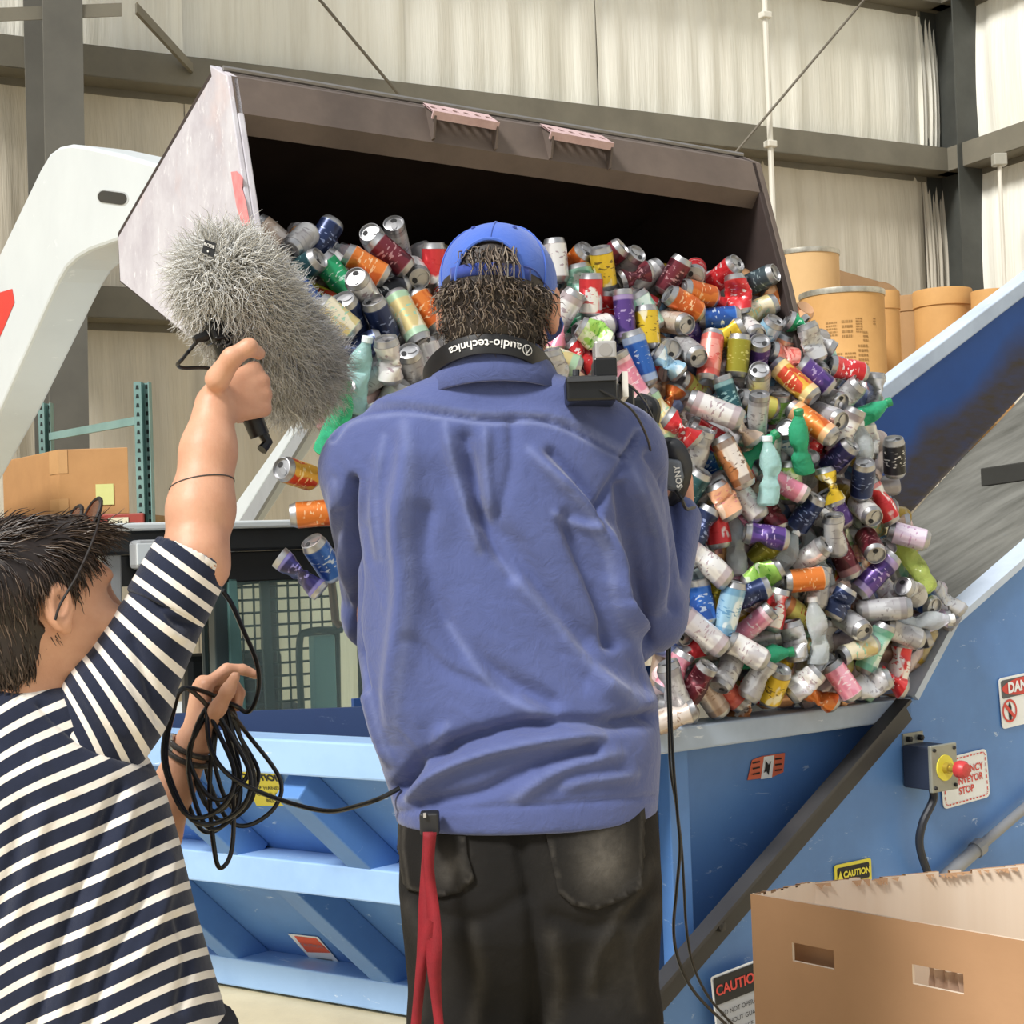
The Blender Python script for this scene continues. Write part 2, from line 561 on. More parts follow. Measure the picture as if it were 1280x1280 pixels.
# printed blocks on the large drum
m_print = mat('drum_print', '96703f', 0.8, c2='ad8550', nscale=20, amt=0.8)
pm = MB()
def on_drum(a, z): return (math.sin(a) * (r1 + 0.002), -math.cos(a) * (r1 + 0.002), z)
rr = random.Random(5)
for bi, (a0, a1, z0, z1, rows) in enumerate([(-0.62, -0.36, 0.62, 0.74, 5), (-0.25, 0.0, 0.6, 0.75, 4), (0.08, 0.24, 0.64, 0.76, 6), (-0.55, -0.25, 0.33, 0.5, 6), (-0.2, 0.05, 0.33, 0.5, 6), (0.12, 0.36, 0.28, 0.56, 8), (0.55, 0.63, 0.70, 0.76, 3), (0.25, 0.38, 0.57, 0.66, 3)]):
    for k in range(rows):
        z = H1 * (z0 + (z1 - z0) * (k + 0.2) / rows)
        a = a0
        while a < a1:
            wd = rr.uniform(0.02, 0.07)
            e = min(a + wd, a1)
            hz = H1 * (z1 - z0) / rows * 0.5
            pm.poly([on_drum(a, z), on_drum(e, z), on_drum(e, z + hz), on_drum(a, z + hz)])
            a = e + 0.015
tag(pm.build('printed_marks', m_print, d1, local=True), kind='stuff')
drum(1078, 1124, 366, 11.0, m_drum, 'amber fibre drum with a deep lid tucked behind the printed drum', 'cap')
drum(1112, 1160, 372, 12.6, m_drum3, 'dull brown fibre drum between the two amber capped drums', 'cap')
drum(1141, 1214, 364, 11.8, m_drum, 'amber fibre drum with a deep lid standing free beside the corner column', 'cap')
drum(1214, 1262, 364, 11.45, m_drum, 'amber fibre drum half hidden behind the blue conveyor rail', 'cap')
drum(965, 1048, 316, 12.2, m_drum2, 'pale cream fibre drum taller than the others behind the bucket edge', 'ring')
# brown slip sheet standing behind the drums
c0 = at(1040, 420, 13.15); c1 = at(1135, 420, 13.15)
ztop = at(1050, 331, 13.15).z; ztr = at(1100, 338, 13.15).z
pts = [Vector((c0.x - 0.3, 13.15, SH_Z)), Vector((c1.x, 13.25, SH_Z)), Vector((c1.x, 13.25, ztr - 0.30))]
for k in range(1, 7):
    a = k / 6 * math.pi / 2
    pts.append(Vector((c1.x - 0.2 + 0.2 * math.cos(a), 13.25, ztr - 0.30 + 0.22 * math.sin(a))))
pts.append(Vector((c0.x - 0.3, 13.15, ztop + 0.08)))
tag(MB().prism(pts, (0, 0.02, 0)).build('fibreboard_sheet', mat('sheet_brown', 'a0805c', 0.8, c2='8b6d4c'), bevel=0.004),
    'brown fibreboard sheet with a rounded corner leaning behind the drums', 'sheet')
sr = thing('storage_shelf', 'tall steel storage shelf that carries the fibre drums', 'shelf', (3.2, 11.8, 0))
MB().box((3.35, 11.7, SH_Z - 0.04), (4.4, 3.2, 0.08)).build('shelf_board', mat('deck_wood', '9c7c55', 0.8, c2='86683f'), sr)
for x in (1.25, 5.45):
    for y in (10.2, 13.2):
        MB().box((x, y, (SH_Z - 0.08) / 2), (0.09, 0.09, SH_Z - 0.08)).build('upright', m_steel, sr)

# ================================================================ hopper and conveyor
m_blue = painted('hopper_blue', '5d8bc9', 'd5e4f2', '2f4a80', 0.35, 0.6)
m_blue_lt = painted('rail_blue', '9dc0ea', 'eef6ff', '6f94c8', 0.5, 0.7, 0.45, 6)
m_blue_dk = painted('frame_blue', '2b4d86', '6d8fbd', '16243f', 0.5, 0.4)
m_navy = painted('inner_navy', '2c3f66', '6f7f99', '1c2436', 0.5, 0.4)
m_rubber = mat('belt_rubber', '77766f', 0.8, c2='47463f', nscale=3, amt=0.8, bump=0.4, bscale=12, stretch=(1, 4, 1))
m_blackst = mat('angle_black', '3b3a3b', 0.5, c2='2a292c', nscale=4, amt=0.6)
RZ = 0.9
P1 = on_z(150, 914, RZ); P2 = on_z(625, 938, RZ); P3 = on_z(1140, 872, RZ)
hp = thing('conveyor_hopper', 'blue steel feed hopper with diagonal ribs and a rising belt conveyor', 'hopper', (P2.x + 0.5, P2.y + 0.8, 0))
la = (P2 - P1).normalized()                      # along left side towards the near corner
fa_ = (P3 - P2).normalized()                     # along front, to the right
lout = Vector((la.y, -la.x, 0)); lout = lout if lout.y < 0 else -lout
fout = Vector((fa_.y, -fa_.x, 0)); fout = fout if fout.y < 0 else -fout
LL = (P2 - P1).length
# left sloping side: rail, face, ribs, two ledges
slope = Vector((0.60, 0.34, -0.72)).normalized()
nface = slope.cross(la); nface = nface if nface.dot(lout) > 0 else -nface
RH = 0.095
A0 = P1 - la * 0.5
mb = MB().beam(A0 - Z * RH / 2 - lout * 0.06, P2 - Z * RH / 2 - lout * 0.06, lout * 0.12, Z * RH)
mb.build('rail', m_blue_lt, hp, bevel=0.006)
top0 = -Z * RH - lout * 0.075
def _lt(px, py):
    best = None
    for k in range(200):
        t_ = 0.02 + k * 0.006
        for j in range(60):
            p = A0 + top0 + slope * t_ + la * (j * 0.03) + lout * 0.09 - Z * 0.03
            x, y = proj(p)
            e = abs(x - px) + abs(y - py)
            if best is None or e < best[0]: best = (e, t_)
    return best[1]
SL = min(_lt(400, 1236), (RZ - RH - 0.1) / -slope.z)
print('SL', SL, (RZ - RH) + slope.z * SL)
def face_s(px, py, t):
    """position along the left side, and down the slope, of a pixel on the sloping plate"""
    p = on_plane(px, py, A0 + top0, nface)
    q = p - A0 - top0
    # oblique coordinates: slope is not square to the side
    c = la.dot(slope)
    a1, b1 = q.dot(la), q.dot(slope)
    dn_ = 1 - c * c
    return (a1 - c * b1) / dn_, (b1 - c * a1) / dn_
sl_lo = face_s(284, 1226, 0)[0]; sl_mid = face_s(226, 1095, 0)[0]
mb = MB().prism([A0 + top0, P2 + top0, P2 + top0 + slope * SL - la * 0.5, A0 + top0 + slope * SL + la * sl_lo, A0 + top0 + slope * (SL * 0.5) + la * (sl_mid - 0.02)], -nface * 0.012)
mb.build('side_plate', m_blue, hp)
def rib(s, t0, t1, wd=0.085, dp=0.1):
    a = A0 + la * s + top0
    MB().beam(a + slope * t0 + nface * dp / 2, a + slope * t1 + nface * dp / 2, la * wd, nface * dp).build('rib', m_blue, hp, bevel=0.004)
tm = _lt(350, 1082)
for px in (240, 390):
    s0_ = face_s(px, 975, 0)[0]
    rib(s0_, 0.0, tm - 0.02)
for px in (252, 416):
    s0_ = face_s(px, 1120, 0)[0]
    rib(s0_, tm + 0.05, SL)
for t_, nm in ((tm, 'ledge'), (SL, 'ledge')):
    a = A0 + top0 + slope * t_
    b = P2 + top0 + slope * t_
    if t_ == SL:
        a = a + la * face_s(286, 1222, 0)[0]
    b = b - la * (0.14 + 0.45 * t_)
    ln = lout
    mb = MB().beam(a + ln * 0.05 - Z * 0.045, b + ln * 0.05 - Z * 0.045, ln * 0.15, Z * 0.09)
    mb.build(nm, m_blue_lt, hp, bevel=0.005)
# legs
for s in (0.75, LL + 0.2):
    q = A0 + la * s + top0 + slope * SL
    MB().box((q.x, q.y, (q.z) / 2), (0.1, 0.1, q.z)).build('leg', m_blue_dk, hp)
# front face: rail, plate, post, angle
FR_H = 0.065
mb = MB().beam(P2 - Z * FR_H / 2 - fout * 0.06, P3 - Z * FR_H / 2 - fout * 0.06, fout * 0.12, Z * FR_H)
mb.build('rail', painted('rail_grey', 'aebed2', 'eef3f8', '77839a', 0.6, 0.8, 0.45, 6), hp, bevel=0.006)
f0 = P2 - fout * 0.10 - Z * FR_H
f1 = P3 - fout * 0.10 - Z * FR_H
fin = -fout * 0.10
mb = MB().prism([f0, f1 + fa_ * 0.1, f1 + fa_ * 0.1 + fin - Z * 0.8, f0 + fin - Z * 0.8], -fout * 0.012)
mb.build('front_plate', m_blue, hp)
def on_front(px, py, off=0.0): return on_plane(px, py, P3 + fout * off, fout)
q = on_front(842, 1000, -0.08)
MB().beam(Vector((q.x, q.y, RZ - FR_H)), Vector((q.x, q.y, 0.02)), fa_ * 0.07, fout * 0.05).build('post', m_blue, hp, bevel=0.003)
# conveyor near side plate
n0 = P3 + fout * 0.0
cp = [on_front(x, y) for x, y in ((1141, 872), (1192, 776), (1290, 690))]
dirn = (cp[2] - cp[1])
cp.append(cp[2] + dirn * 2.2)
lowr = cp[3] - Z * 1.2
dg1 = on_front(800, 1268)
dg1 = on_front(1141, 872) + (dg1 - on_front(1141, 872)) * (((RZ - 0.03) / (RZ - dg1.z)))
pl = MB().prism([cp[0], cp[1], cp[2], cp[3], Vector((lowr.x, lowr.y, 0.03)), dg1], -fout * 0.012)
pl.build('conveyor_side', m_blue, hp)
trim = MB()
m_trim = painted('trim_pale', 'c2cfe0', 'f2f6fa', '8895ab', 0.6, 0.8, 0.45, 6)
for a, b in ((cp[0], cp[1]), (cp[1], cp[3])):
    trim.beam(a - fout * 0.03, b - fout * 0.03, fout * 0.09, ((b - a).normalized().cross(fout)) * 0.022)
trim.build('edge_trim', m_trim, hp)
# dark diagonal angle
dd = (dg1 - cp[0]).normalized()
dn = dd.cross(fout)
mb = MB().beam(cp[0] + dd * 0.05 + fout * 0.004, dg1 + fout * 0.004, dn * 0.085, fout * 0.012)
mb.beam(cp[0] + dd * 0.06 + fout * 0.03 + dn * 0.04, dg1 + fout * 0.03 + dn * 0.04, dn * 0.01, fout * 0.05)
mb.build('diagonal_angle', m_blackst, hp)
for t_ in (0.62, 0.8):
    MB().lathe([(0.001, 0.018), (0.014, 0.016), (0.016, 0.0)], 6, Matrix.Translation(cp[0] + (dg1 - cp[0]) * t_ + fout * 0.008) @ fout.to_track_quat('Z', 'Y').to_matrix().to_4x4()).build('bolt', m_blackst, hp)
# far side guard and belt
CW = 1.15
fpl = P3 - fout * CW
def on_far(px, py): return on_plane(px, py, fpl, fout)
g = [on_far(1098, 498), on_far(1290, 352), on_far(1290, 480), on_far(1120, 660)]
gd = (g[1] - g[0])
g2 = [g[0] - gd * 0.55, g[1] + gd * 1.0, g[2] + (g[2] - g[3]) * 1.0, g[3] - (g[2] - g[3]) * 0.9]
m_guard, t = new_mat('guard_blue', 0.5)
v = t.coord('Object')
dot = t.new('ShaderNodeVectorMath', operation='DOT_PRODUCT')
sl_ = ((g[2] - g[3]).normalized())
perp = fout.cross(sl_).normalized()
perp = perp if perp.z > 0 else -perp
t.link(v, dot.inputs[0]); dot.inputs[1].default_value = perp
base_h = (g[3] - hp.location).dot(perp)
hgt = t.math('SUBTRACT', dot.outputs['Value'], base_h)
nz = t.noise(t.coord('Object'), 1.8, 3, 0.5)
h2 = t.math('ADD', hgt, t.math('MULTIPLY', t.math('SUBTRACT', nz, 0.5), 0.35))
dirt = t.ramp(h2, [(0.12, 1.0), (0.26, 0.0)])
fine = t.ramp(t.noise(t.coord('Object', (1, 1, 4)), 9, 5), [(0.3, 0.75), (0.7, 1.0)])
blue = t.mix(t.ramp(t.noise(t.coord('Object'), 3, 5), [(0.4, 0.0), (0.8, 0.4)]), srgb('2f5fae'), srgb('26467f'))
t.base(t.mix(t.math('MULTIPLY', dirt, fine), blue, srgb('4d4130')))
MB().prism(g2, -fout * 0.015).build('guard_wall', m_guard, hp)
MB().beam(g2[0] + fout * 0.0 + Z * 0.02, g2[1] + fout * 0.0 + Z * 0.02, fout * 0.10, Z * 0.075).build('guard_rail', m_trim, hp, bevel=0.006)
bn = [cp[0] - Z * 0.42 - fout * 0.03 - dirn * 0.6, cp[1] - Z * 0.10 - fout * 0.03, cp[2] + dirn * 9 - Z * 0.10 - fout * 0.03]
sl2 = (g[2] - g[3]).normalized()
bf = []
for p in bn:
    k = (p - g[3]).dot(fa_) / sl2.dot(fa_)
    q = g[3] + sl2 * k + fout * 0.01
    bf.append(q)
bn2 = [bf[i] + fout * (CW - 0.05) for i in range(3)]
for i in range(3): bn2[i].z = bn[i].z
mb = MB()
NB = 40
def beltp(i, j):
    t_ = i / (NB - 1) * 2
    k = min(int(t_), 1); f = t_ - k
    a = bn2[k].lerp(bn2[k + 1], f); b = bf[k].lerp(bf[k + 1], f)
    p = a.lerp(b, j / 11)
    return p - Z * (0.03 * math.sin(j / 11 * math.pi)) + Z * 0.006 * math.sin(i * 1.7 + j * 0.6)
mb.grid(beltp, NB, 12)
mb.build('belt', m_rubber, hp, smooth=True)
# cleat on the belt
from mathutils.bvhtree import BVHTree
_bv = BVHTree.FromPolygons([Vector(v) for v in mb.v], mb.f)
def on_belt(px, py):
    h_ = _bv.ray_cast(CAM, ray(px, py).normalized(), 30)
    return h_[0] if h_[0] is not None else at(px, py, 5.2)
ca, cb = on_belt(1228, 606), on_belt(1285, 598)
cb = ca + (cb - ca) * 1.6
MB().beam(ca + Z * 0.03, cb + Z * 0.03, Vector((0.02, 0.03, 0.0)), Z * 0.075).build('cleat', mat('cleat_rubber', '35342f', 0.7, c2='25241f'), hp, bevel=0.004)
# inner board behind the left rail and floor of the hopper
bl = [at(215, 892, 4.75), at(560, 880, 4.55), at(560, 1010, 4.55), at(215, 1010, 4.75)]
MB().prism(bl, (0.01, 0.015, 0)).build('inner_board', m_navy, hp)
hfl = MB().prism([P2 + Vector((0.0, 0.3, -0.5)), P3 + Vector((0.0, 0.1, -0.45)), P3 - fout * (CW + 0.05) + Vector((0, 0, -0.35)), P1 + Vector((0.9, 0.6, -0.5))], (0, 0, -0.01))
hfl.build('hopper_floor', m_navy, hp)
hb_ = MB().prism([P1 + Vector((0.6, 0.75, -0.6)), P3 - fout * (CW + 0.02) + Z * -0.5, P3 - fout * (CW + 0.02) + Z * 0.05, P1 + Vector((0.6, 0.75, 0.0))], (-0.01, 0.015, 0))
hb_.build('back_plate', m_blue_dk, hp)

# signs on the hopper ------------------------------------------------
m_white = mat('sign_white', 'eef1f2', 0.45)
m_red = mat('sign_red', 'd2473f', 0.5)
m_orange = mat('sign_orange', 'e2633f', 0.5)
m_yellow = mat('sign_yellow', 'e3d646', 0.5)
m_black = mat('print_black', '1c1c1e', 0.6)
def sign_frame(c, ux, n):
    ux = Vector(ux).normalized()
    uy = n.cross(ux).normalized()
    if uy.z < 0: uy = -uy
    return ux, uy
def rrect(c, ux, uy, w_, h_, r, n=4):
    pts = []
    for sx, sy, a0 in ((1, 1, 0), (-1, 1, 90), (-1, -1, 180), (1, -1, 270)):
        for k in range(n + 1):
            a = math.radians(a0 + 90 * k / n)
            pts.append(c + ux * (sx * (w_ / 2 - r) + r * math.cos(a)) + uy * (sy * (h_ / 2 - r) + r * math.sin(a)))
    return pts
# emergency conveyor stop sign on the conveyor side
def in_plane_axes(pa, pb, off=0.006):
    """unit vectors on the conveyor side plane following two pixels"""
    ux = (on_front(*pb, off) - on_front(*pa, off)).normalized()
    uy = ux.cross(fout)
    uy = uy if uy.z > 0 else -uy
    return ux, uy
ux, uy = in_plane_axes((1180, 1008), (1237, 992))
c = on_front(1206, 973, 0.004)
W_ = (on_front(1237, 992, 0.004) - on_front(1179, 1010, 0.004)).length
H_ = (on_front(1230, 934, 0.004) - on_front(1237, 992, 0.004)).length * 1.03
sg = MB().prism(rrect(c, ux, uy, W_, H_, 0.018), fout * 0.002).build('stop_sign', m_white, hp)
tx = MB()
for i, s in enumerate(('EMERGENCY', 'CONVEYOR', 'STOP')):
    put_text(tx, s, W_ * 0.135, c + fout * 0.004 + uy * H_ * (0.17 - 0.2 * i), ux, uy, bold=0.0007)
per = rrect(c + fout * 0.004, ux, uy, W_ * 0.9, H_ * 0.88, 0.012, 3)
for i in range(len(per)):
    a, b = per[i], per[(i + 1) % len(per)]
    n_ = max(1, int((b - a).length / 0.016))
    for k in range(n_):
        p_, q_ = a.lerp(b, (k + 0.15) / n_), a.lerp(b, (k + 0.75) / n_)
        nn = (q_ - p_).normalized().cross(fout) * 0.002
        tx.poly([p_ - nn, q_ - nn, q_ + nn, p_ + nn])
tx.build('stop_sign_print', m_red, sg)
# danger sign
ux, uy = in_plane_axes((1253, 912), (1285, 904))
cl = on_front(1250, 880, 0.004)
W2, H2 = 0.26, (on_front(1247, 849, 0.004) - on_front(1256, 911, 0.004)).length
c = cl + ux * W2 / 2
sg = MB().prism(rrect(c, ux, uy, W2, H2, 0.014), fout * 0.002).build('danger_sign', m_white, hp)
MB().prism(rrect(c + uy * H2 * 0.27 + fout * 0.002, ux, uy, W2 * 0.93, H2 * 0.36, 0.008), fout * 0.001).build('header_black', mat('header_grey', '55585c', 0.5), sg)
def oval(c, ux, uy, a, b, n=28): return [c + ux * a * math.cos(2 * math.pi * k / n) + uy * b * math.sin(2 * math.pi * k / n) for k in range(n)]
MB().prism(oval(c + uy * H2 * 0.27 + fout * 0.003, ux, uy, W2 * 0.45, H2 * 0.17), fout * 0.001).build('header_oval', m_red, sg)
tx = MB()
put_text(tx, 'DANGER', H2 * 0.28, c + uy * H2 * 0.27 + fout * 0.006, ux, uy, bold=0.002)
tx.build('danger_print', m_white, sg)
cc = c - ux * W2 * 0.34 - uy * H2 * 0.17 + fout * 0.004
tx = MB()
ro, ri = H2 * 0.23, H2 * 0.185
ring_o, ring_i = oval(cc, ux, uy, ro, ro), oval(cc, ux, uy, ri, ri)
for k in range(28):
    tx.poly([ring_o[k], ring_o[(k + 1) % 28], ring_i[(k + 1) % 28], ring_i[k]])
dgl = (ux - uy).normalized(); dgn = (ux + uy).normalized()
tx.poly([cc - dgl * ri - dgn * 0.006, cc + dgl * ri - dgn * 0.006, cc + dgl * ri + dgn * 0.006, cc - dgl * ri + dgn * 0.006])
tx.build('prohibition_ring', m_red, sg)
tx = MB()
tx.poly([cc + ux * 0.004 + uy * 0.03 - fout * 0.001, cc - ux * 0.008 + uy * 0.01 - fout * 0.001, cc - ux * 0.004 - uy * 0.03 - fout * 0.001, cc + ux * 0.008 - uy * 0.03 - fout * 0.001, cc + ux * 0.012 + uy * 0.01 - fout * 0.001])
for k in range(3):
    q_ = c + ux * W2 * 0.2 + uy * H2 * (-0.05 - 0.12 * k) + fout * 0.004
    tx.poly([q_ - ux * W2 * 0.2, q_ + ux * W2 * 0.22, q_ + ux * W2 * 0.22 + uy * 0.006, q_ - ux * W2 * 0.2 + uy * 0.006])
tx.build('danger_symbol', m_black, sg)
# yellow caution sign above the carton
ux, uy = in_plane_axes((1034, 1098), (1098, 1084))
c = on_front(1066, 1090, 0.004)
sg = MB().prism(rrect(c - uy * 0.02, ux, uy, 0.155, 0.10, 0.008), fout * 0.002).build('caution_sign', m_yellow, hp)
hd = MB().prism(rrect(c - uy * 0.002, ux, uy, 0.135, 0.045, 0.006), fout * 0.003).build('caution_header', m_black, sg)
tx = MB()
put_text(tx, 'CAUTION', 0.025, c - uy * 0.002 + ux * 0.012 + fout * 0.005, ux, uy, bold=0.001)
tri = c - uy * 0.002 - ux * 0.057 + fout * 0.005
tx.poly([tri - ux * 0.011 - uy * 0.012, tri + ux * 0.011 - uy * 0.012, tri + uy * 0.014])
tx.build('caution_print', m_yellow, sg)
# dark red caution sign low by the carton
ux, uy = in_plane_axes((893, 1218), (940, 1200))
c = on_front(925, 1255, 0.03)
sg = MB().prism(rrect(c, ux, uy, 0.19, 0.2, 0.008), fout * 0.002).build('warning_sign', m_white, hp)
MB().prism(rrect(c + fout * 0.001, ux, uy, 0.182, 0.192, 0.006), fout * 0.002).build('sign_field', mat('field_grey', 'a7abb3', 0.6), sg)
MB().prism(rrect(c + uy * 0.058 + fout * 0.003, ux, uy, 0.178, 0.072, 0.006), fout * 0.001).build('sign_header', m_black, sg)
tx = MB()
put_text(tx, 'CAUTION', 0.038, c + uy * 0.058 + fout * 0.006, ux, uy, bold=0.001)
tx.build('sign_print', m_red, sg)
tx = MB()
for k, s in enumerate(('DO NOT OPERATE', 'WITHOUT GUARDS', 'IN PLACE')):
    put_text(tx, s, 0.018, c - uy * (0.005 + 0.028 * k) + fout * 0.005, ux, uy)
tx.build('sign_small_print', m_black, sg)
# hand sticker on the front plate
fpn = (f1 - f0).cross(fin - Z * 0.8).normalized()
fpn = fpn if fpn.dot(fout) > 0 else -fpn
def on_fp(px, py, off=0.003): return on_plane(px, py, f0 + fpn * off, fpn)
sp = [on_fp(x, y) for x, y in ((934, 975), (940, 950), (953, 945), (981, 941), (979, 965), (966, 971))]
sg = MB().prism(sp, fpn * 0.001).build('hand_sticker', mat('sticker_orange', 'dd6f50', 0.5), hp)
tx = MB()
tx.poly([on_fp(951, 974, .005), on_fp(955, 946, .005), on_fp(968, 944, .005), on_fp(965, 972, .005)])
tx.build('sticker_panel', m_white, sg)
tx = MB()
tx.poly([on_fp(957, 950, .007), on_fp(961, 956, .007), on_fp(964, 951, .007), on_fp(962, 962, .007), on_fp(961, 969, .007), on_fp(958, 964, .007), on_fp(955, 966, .007), on_fp(957, 959, .007)])
for k in range(3):
    y = 951 + k * 7
    tx.poly([on_fp(941, y + 2, .007), on_fp(950, y, .007), on_fp(950, y + 2, .007), on_fp(941, y + 4, .007)])
    tx.poly([on_fp(969, y - 3, .007), on_fp(977, y - 4, .007), on_fp(977, y - 2, .007), on_fp(969, y - 1, .007)])
tx.build('sticker_print', m_black, sg)
# yellow sign under the left rail and caution sign between the lower ribs
def lface(px, py, off=0.004): return on_plane(px, py, A0 + top0 + nface * off, nface)
yq = [lface(x, y) for x, y in ((298, 962), (346, 964), (369, 1007), (321, 1007))]
sg = MB().prism(yq, nface * 0.001).build('caution_sign', m_yellow, hp)
ux = (yq[1] - yq[0]).normalized(); uy = (yq[0] - yq[3]).normalized()
tx = MB()
cc = (yq[0] + yq[1] + yq[2] + yq[3]) / 4 + nface * 0.003
hh_ = (yq[0] - yq[3]).length; ww_ = (yq[1] - yq[0]).length
put_text(tx, 'CAUTION', ww_ * 0.24, cc + uy * hh_ * 0.3, ux, uy, bold=0.0015)
for k, s in enumerate(('KEEP HANDS', 'CLEAR OF', 'BELT')):
    put_text(tx, s, ww_ * 0.15, cc + uy * hh_ * (0.02 - 0.18 * k), ux, uy)
tx.build('caution_print', m_black, sg)
wq = [lface(x, y) for x, y in ((360, 1167), (397, 1171), (438, 1219), (405, 1217))]
sg = MB().prism(wq, nface * 0.001).build('caution_label', m_white, hp)
ux = (wq[1] - wq[0]).normalized(); uy = (wq[0] - wq[3]).normalized()
hq = [lface(x, y, .006) for x, y in ((368, 1170), (395, 1173), (413, 1191), (384, 1190))]
hd = MB().prism(hq, nface * 0.001).build('label_header', m_orange, sg)
tx = MB()
put_text(tx, 'CAUTION', (wq[1] - wq[0]).length * 0.17, (hq[0] + hq[1] + hq[2] + hq[3]) / 4 + nface * 0.004, ux, uy)
for k in range(3):
    q_ = (wq[0] + wq[1] + wq[2] + wq[3]) / 4 - uy * (0.02 + 0.03 * k) + nface * 0.003
    tx.poly([q_ - ux * 0.03, q_ + ux * 0.04, q_ + ux * 0.04 + uy * 0.006, q_ - ux * 0.03 + uy * 0.006])
tx.build('label_print', mat('print_grey', '8b8f96', 0.6), sg)
# emergency stop box
eb_c = on_front(1135, 952, 0.0)
bxo = []
fw_, fh_ = 0.105, 0.125
eu, ev = in_plane_axes((1120, 930), (1160, 922))
eu = fa_.copy(); ev = Z.copy()
o_ = on_front(1141, 955, 0.0)
sb = MB()
sb.beam(o_ + fout * 0.006, o_ + fout * 0.105, eu * fw_, ev * fh_)
sbo = sb.build('stop_box', mat('box_dark', '2c3448', 0.5, c2='1d2434'), hp, bevel=0.004)
MB().beam(o_ + fout * 0.105, o_ + fout * 0.118, eu * (fw_ + 0.012), ev * (fh_ + 0.012)).build('cover_plate', mat('box_grey', '9a9b90', 0.4, 0.3, c2='83847a'), sbo, bevel=0.003)
MB().beam(o_ + fout * 0.0 + ev * 0.075, o_ + fout * 0.006 + ev * 0.075, eu * 0.09, ev * 0.04).build('mount_tab', mat('box_grey', '9a9b90'), sbo)
for sx in (-1, 1):
    MB().lathe([(0.009, 0), (0.009, 0.014), (0.001, 0.016)], 6, Matrix.Translation(o_ + fout * 0.006 + ev * 0.078 + eu * 0.026 * sx) @ fout.to_track_quat('Z', 'Y').to_matrix().to_4x4()).build('mount_bolt', m_black, sbo)
    for sy in (-1, 1):
        MB().lathe([(0.006, 0), (0.005, 0.005), (0.001, 0.006)], 8, Matrix.Translation(o_ + fout * 0.118 + ev * 0.055 * sy + eu * 0.045 * sx) @ fout.to_track_quat('Z', 'Y').to_matrix().to_4x4()).build('screw', m_black, sbo)
Mq = Matrix.Translation(o_ + fout * 0.118) @ fout.to_track_quat('Z', 'Y').to_matrix().to_4x4()
MB().lathe([(0.038, 0.0), (0.038, 0.003), (0.001, 0.0031)], 28, Mq).build('legend_ring', m_yellow, sbo)
MB().lathe([(0.016, 0.003), (0.016, 0.02), (0.011, 0.022), (0.011, 0.05)], 20, Mq).build('button_stem', mat('stem_brass', 'b9a54a', 0.35, 0.6), sbo, smooth=True)
MB().lathe([(0.012, 0.04), (0.024, 0.046), (0.0265, 0.055), (0.026, 0.068), (0.019, 0.078), (0.001, 0.081)], 24, Mq).build('stop_button', mat('button_red', 'c23b3d', 0.4), sbo, smooth=True)
pth = catmull([o_ + fout * 0.07 - ev * 0.06, o_ + fout * 0.07 - ev * 0.1 + eu * 0.0, on_front(1153, 1030, 0.06), on_front(1150, 1060, 0.05), on_front(1165, 1105, 0.04), on_front(1185, 1160, 0.03)], 8)
MB().tube(pth, 0.0125, 10).build('cable', mat('cable_dark', '20242e', 0.5), sbo, smooth=True)
pth = [on_front(1310, 985, 0.04), on_front(1225, 1058, 0.04)]
pth2 = [on_front(1228, 1055, 0.04), on_front(1180, 1098, 0.04), on_front(1140, 1150, 0.04)]
m_pipe = mat('pipe_grey', '8f9195', 0.45, 0.2, c2='74767a')
cpn = MB().tube(pth, 0.016, 12).build('conduit', m_pipe, hp, smooth=True)
MB().tube(pth2, 0.022, 12).build('conduit_sleeve', m_pipe, hp, smooth=True)
MB().tube([on_front(1226, 1057, 0.04), on_front(1219, 1063, 0.04)], 0.027, 12).build('conduit_coupling', m_pipe, hp)

# ================================================================ big carton, lower right
m_gay = mat('gaylord_card', 'b38b68', 0.8, c2='a07a58', nscale=2.5, amt=0.6, bump=0.15, bscale=30)
m_gay_in, t = new_mat('gaylord_inside', 0.85)
v = t.coord('Object', (1, 1, 0.02))
st = t.ramp(t.noise(v, 14, 4), [(0.35, 0.0), (0.7, 0.5)])
t.base(t.mix(st, srgb('f0e0cc'), srgb('e0cab0')))
c0 = at(938, 1117, 3.0)
z0 = c0.z
ring = [c0, on_z(1280, 1176, z0)]
e = (ring[1] - ring[0])
ring[1] = ring[0] + e * 1.35
cA = on_z(1012, 1101, z0)
cB = on_z(1285, 1079, z0)
side = (ring[1] - ring[0])
ring = [c0, ring[1], ring[1] + Vector((0.5, 0.12, 0)), cB + Vector((0.55, -0.15, 0)), cB + (cB - cA) * 0.25, cA]
gb = thing('pallet_carton', 'large open brown pallet carton with hand holes and a torn top edge', 'box', (1.15, 2.9, 0))
rr = random.Random(3)
th = 0.007
cen = sum(ring, Vector()) / len(ring)
inn = [p + (cen - p).normalized() * th * 1.5 for p in ring]
n_r = len(ring)
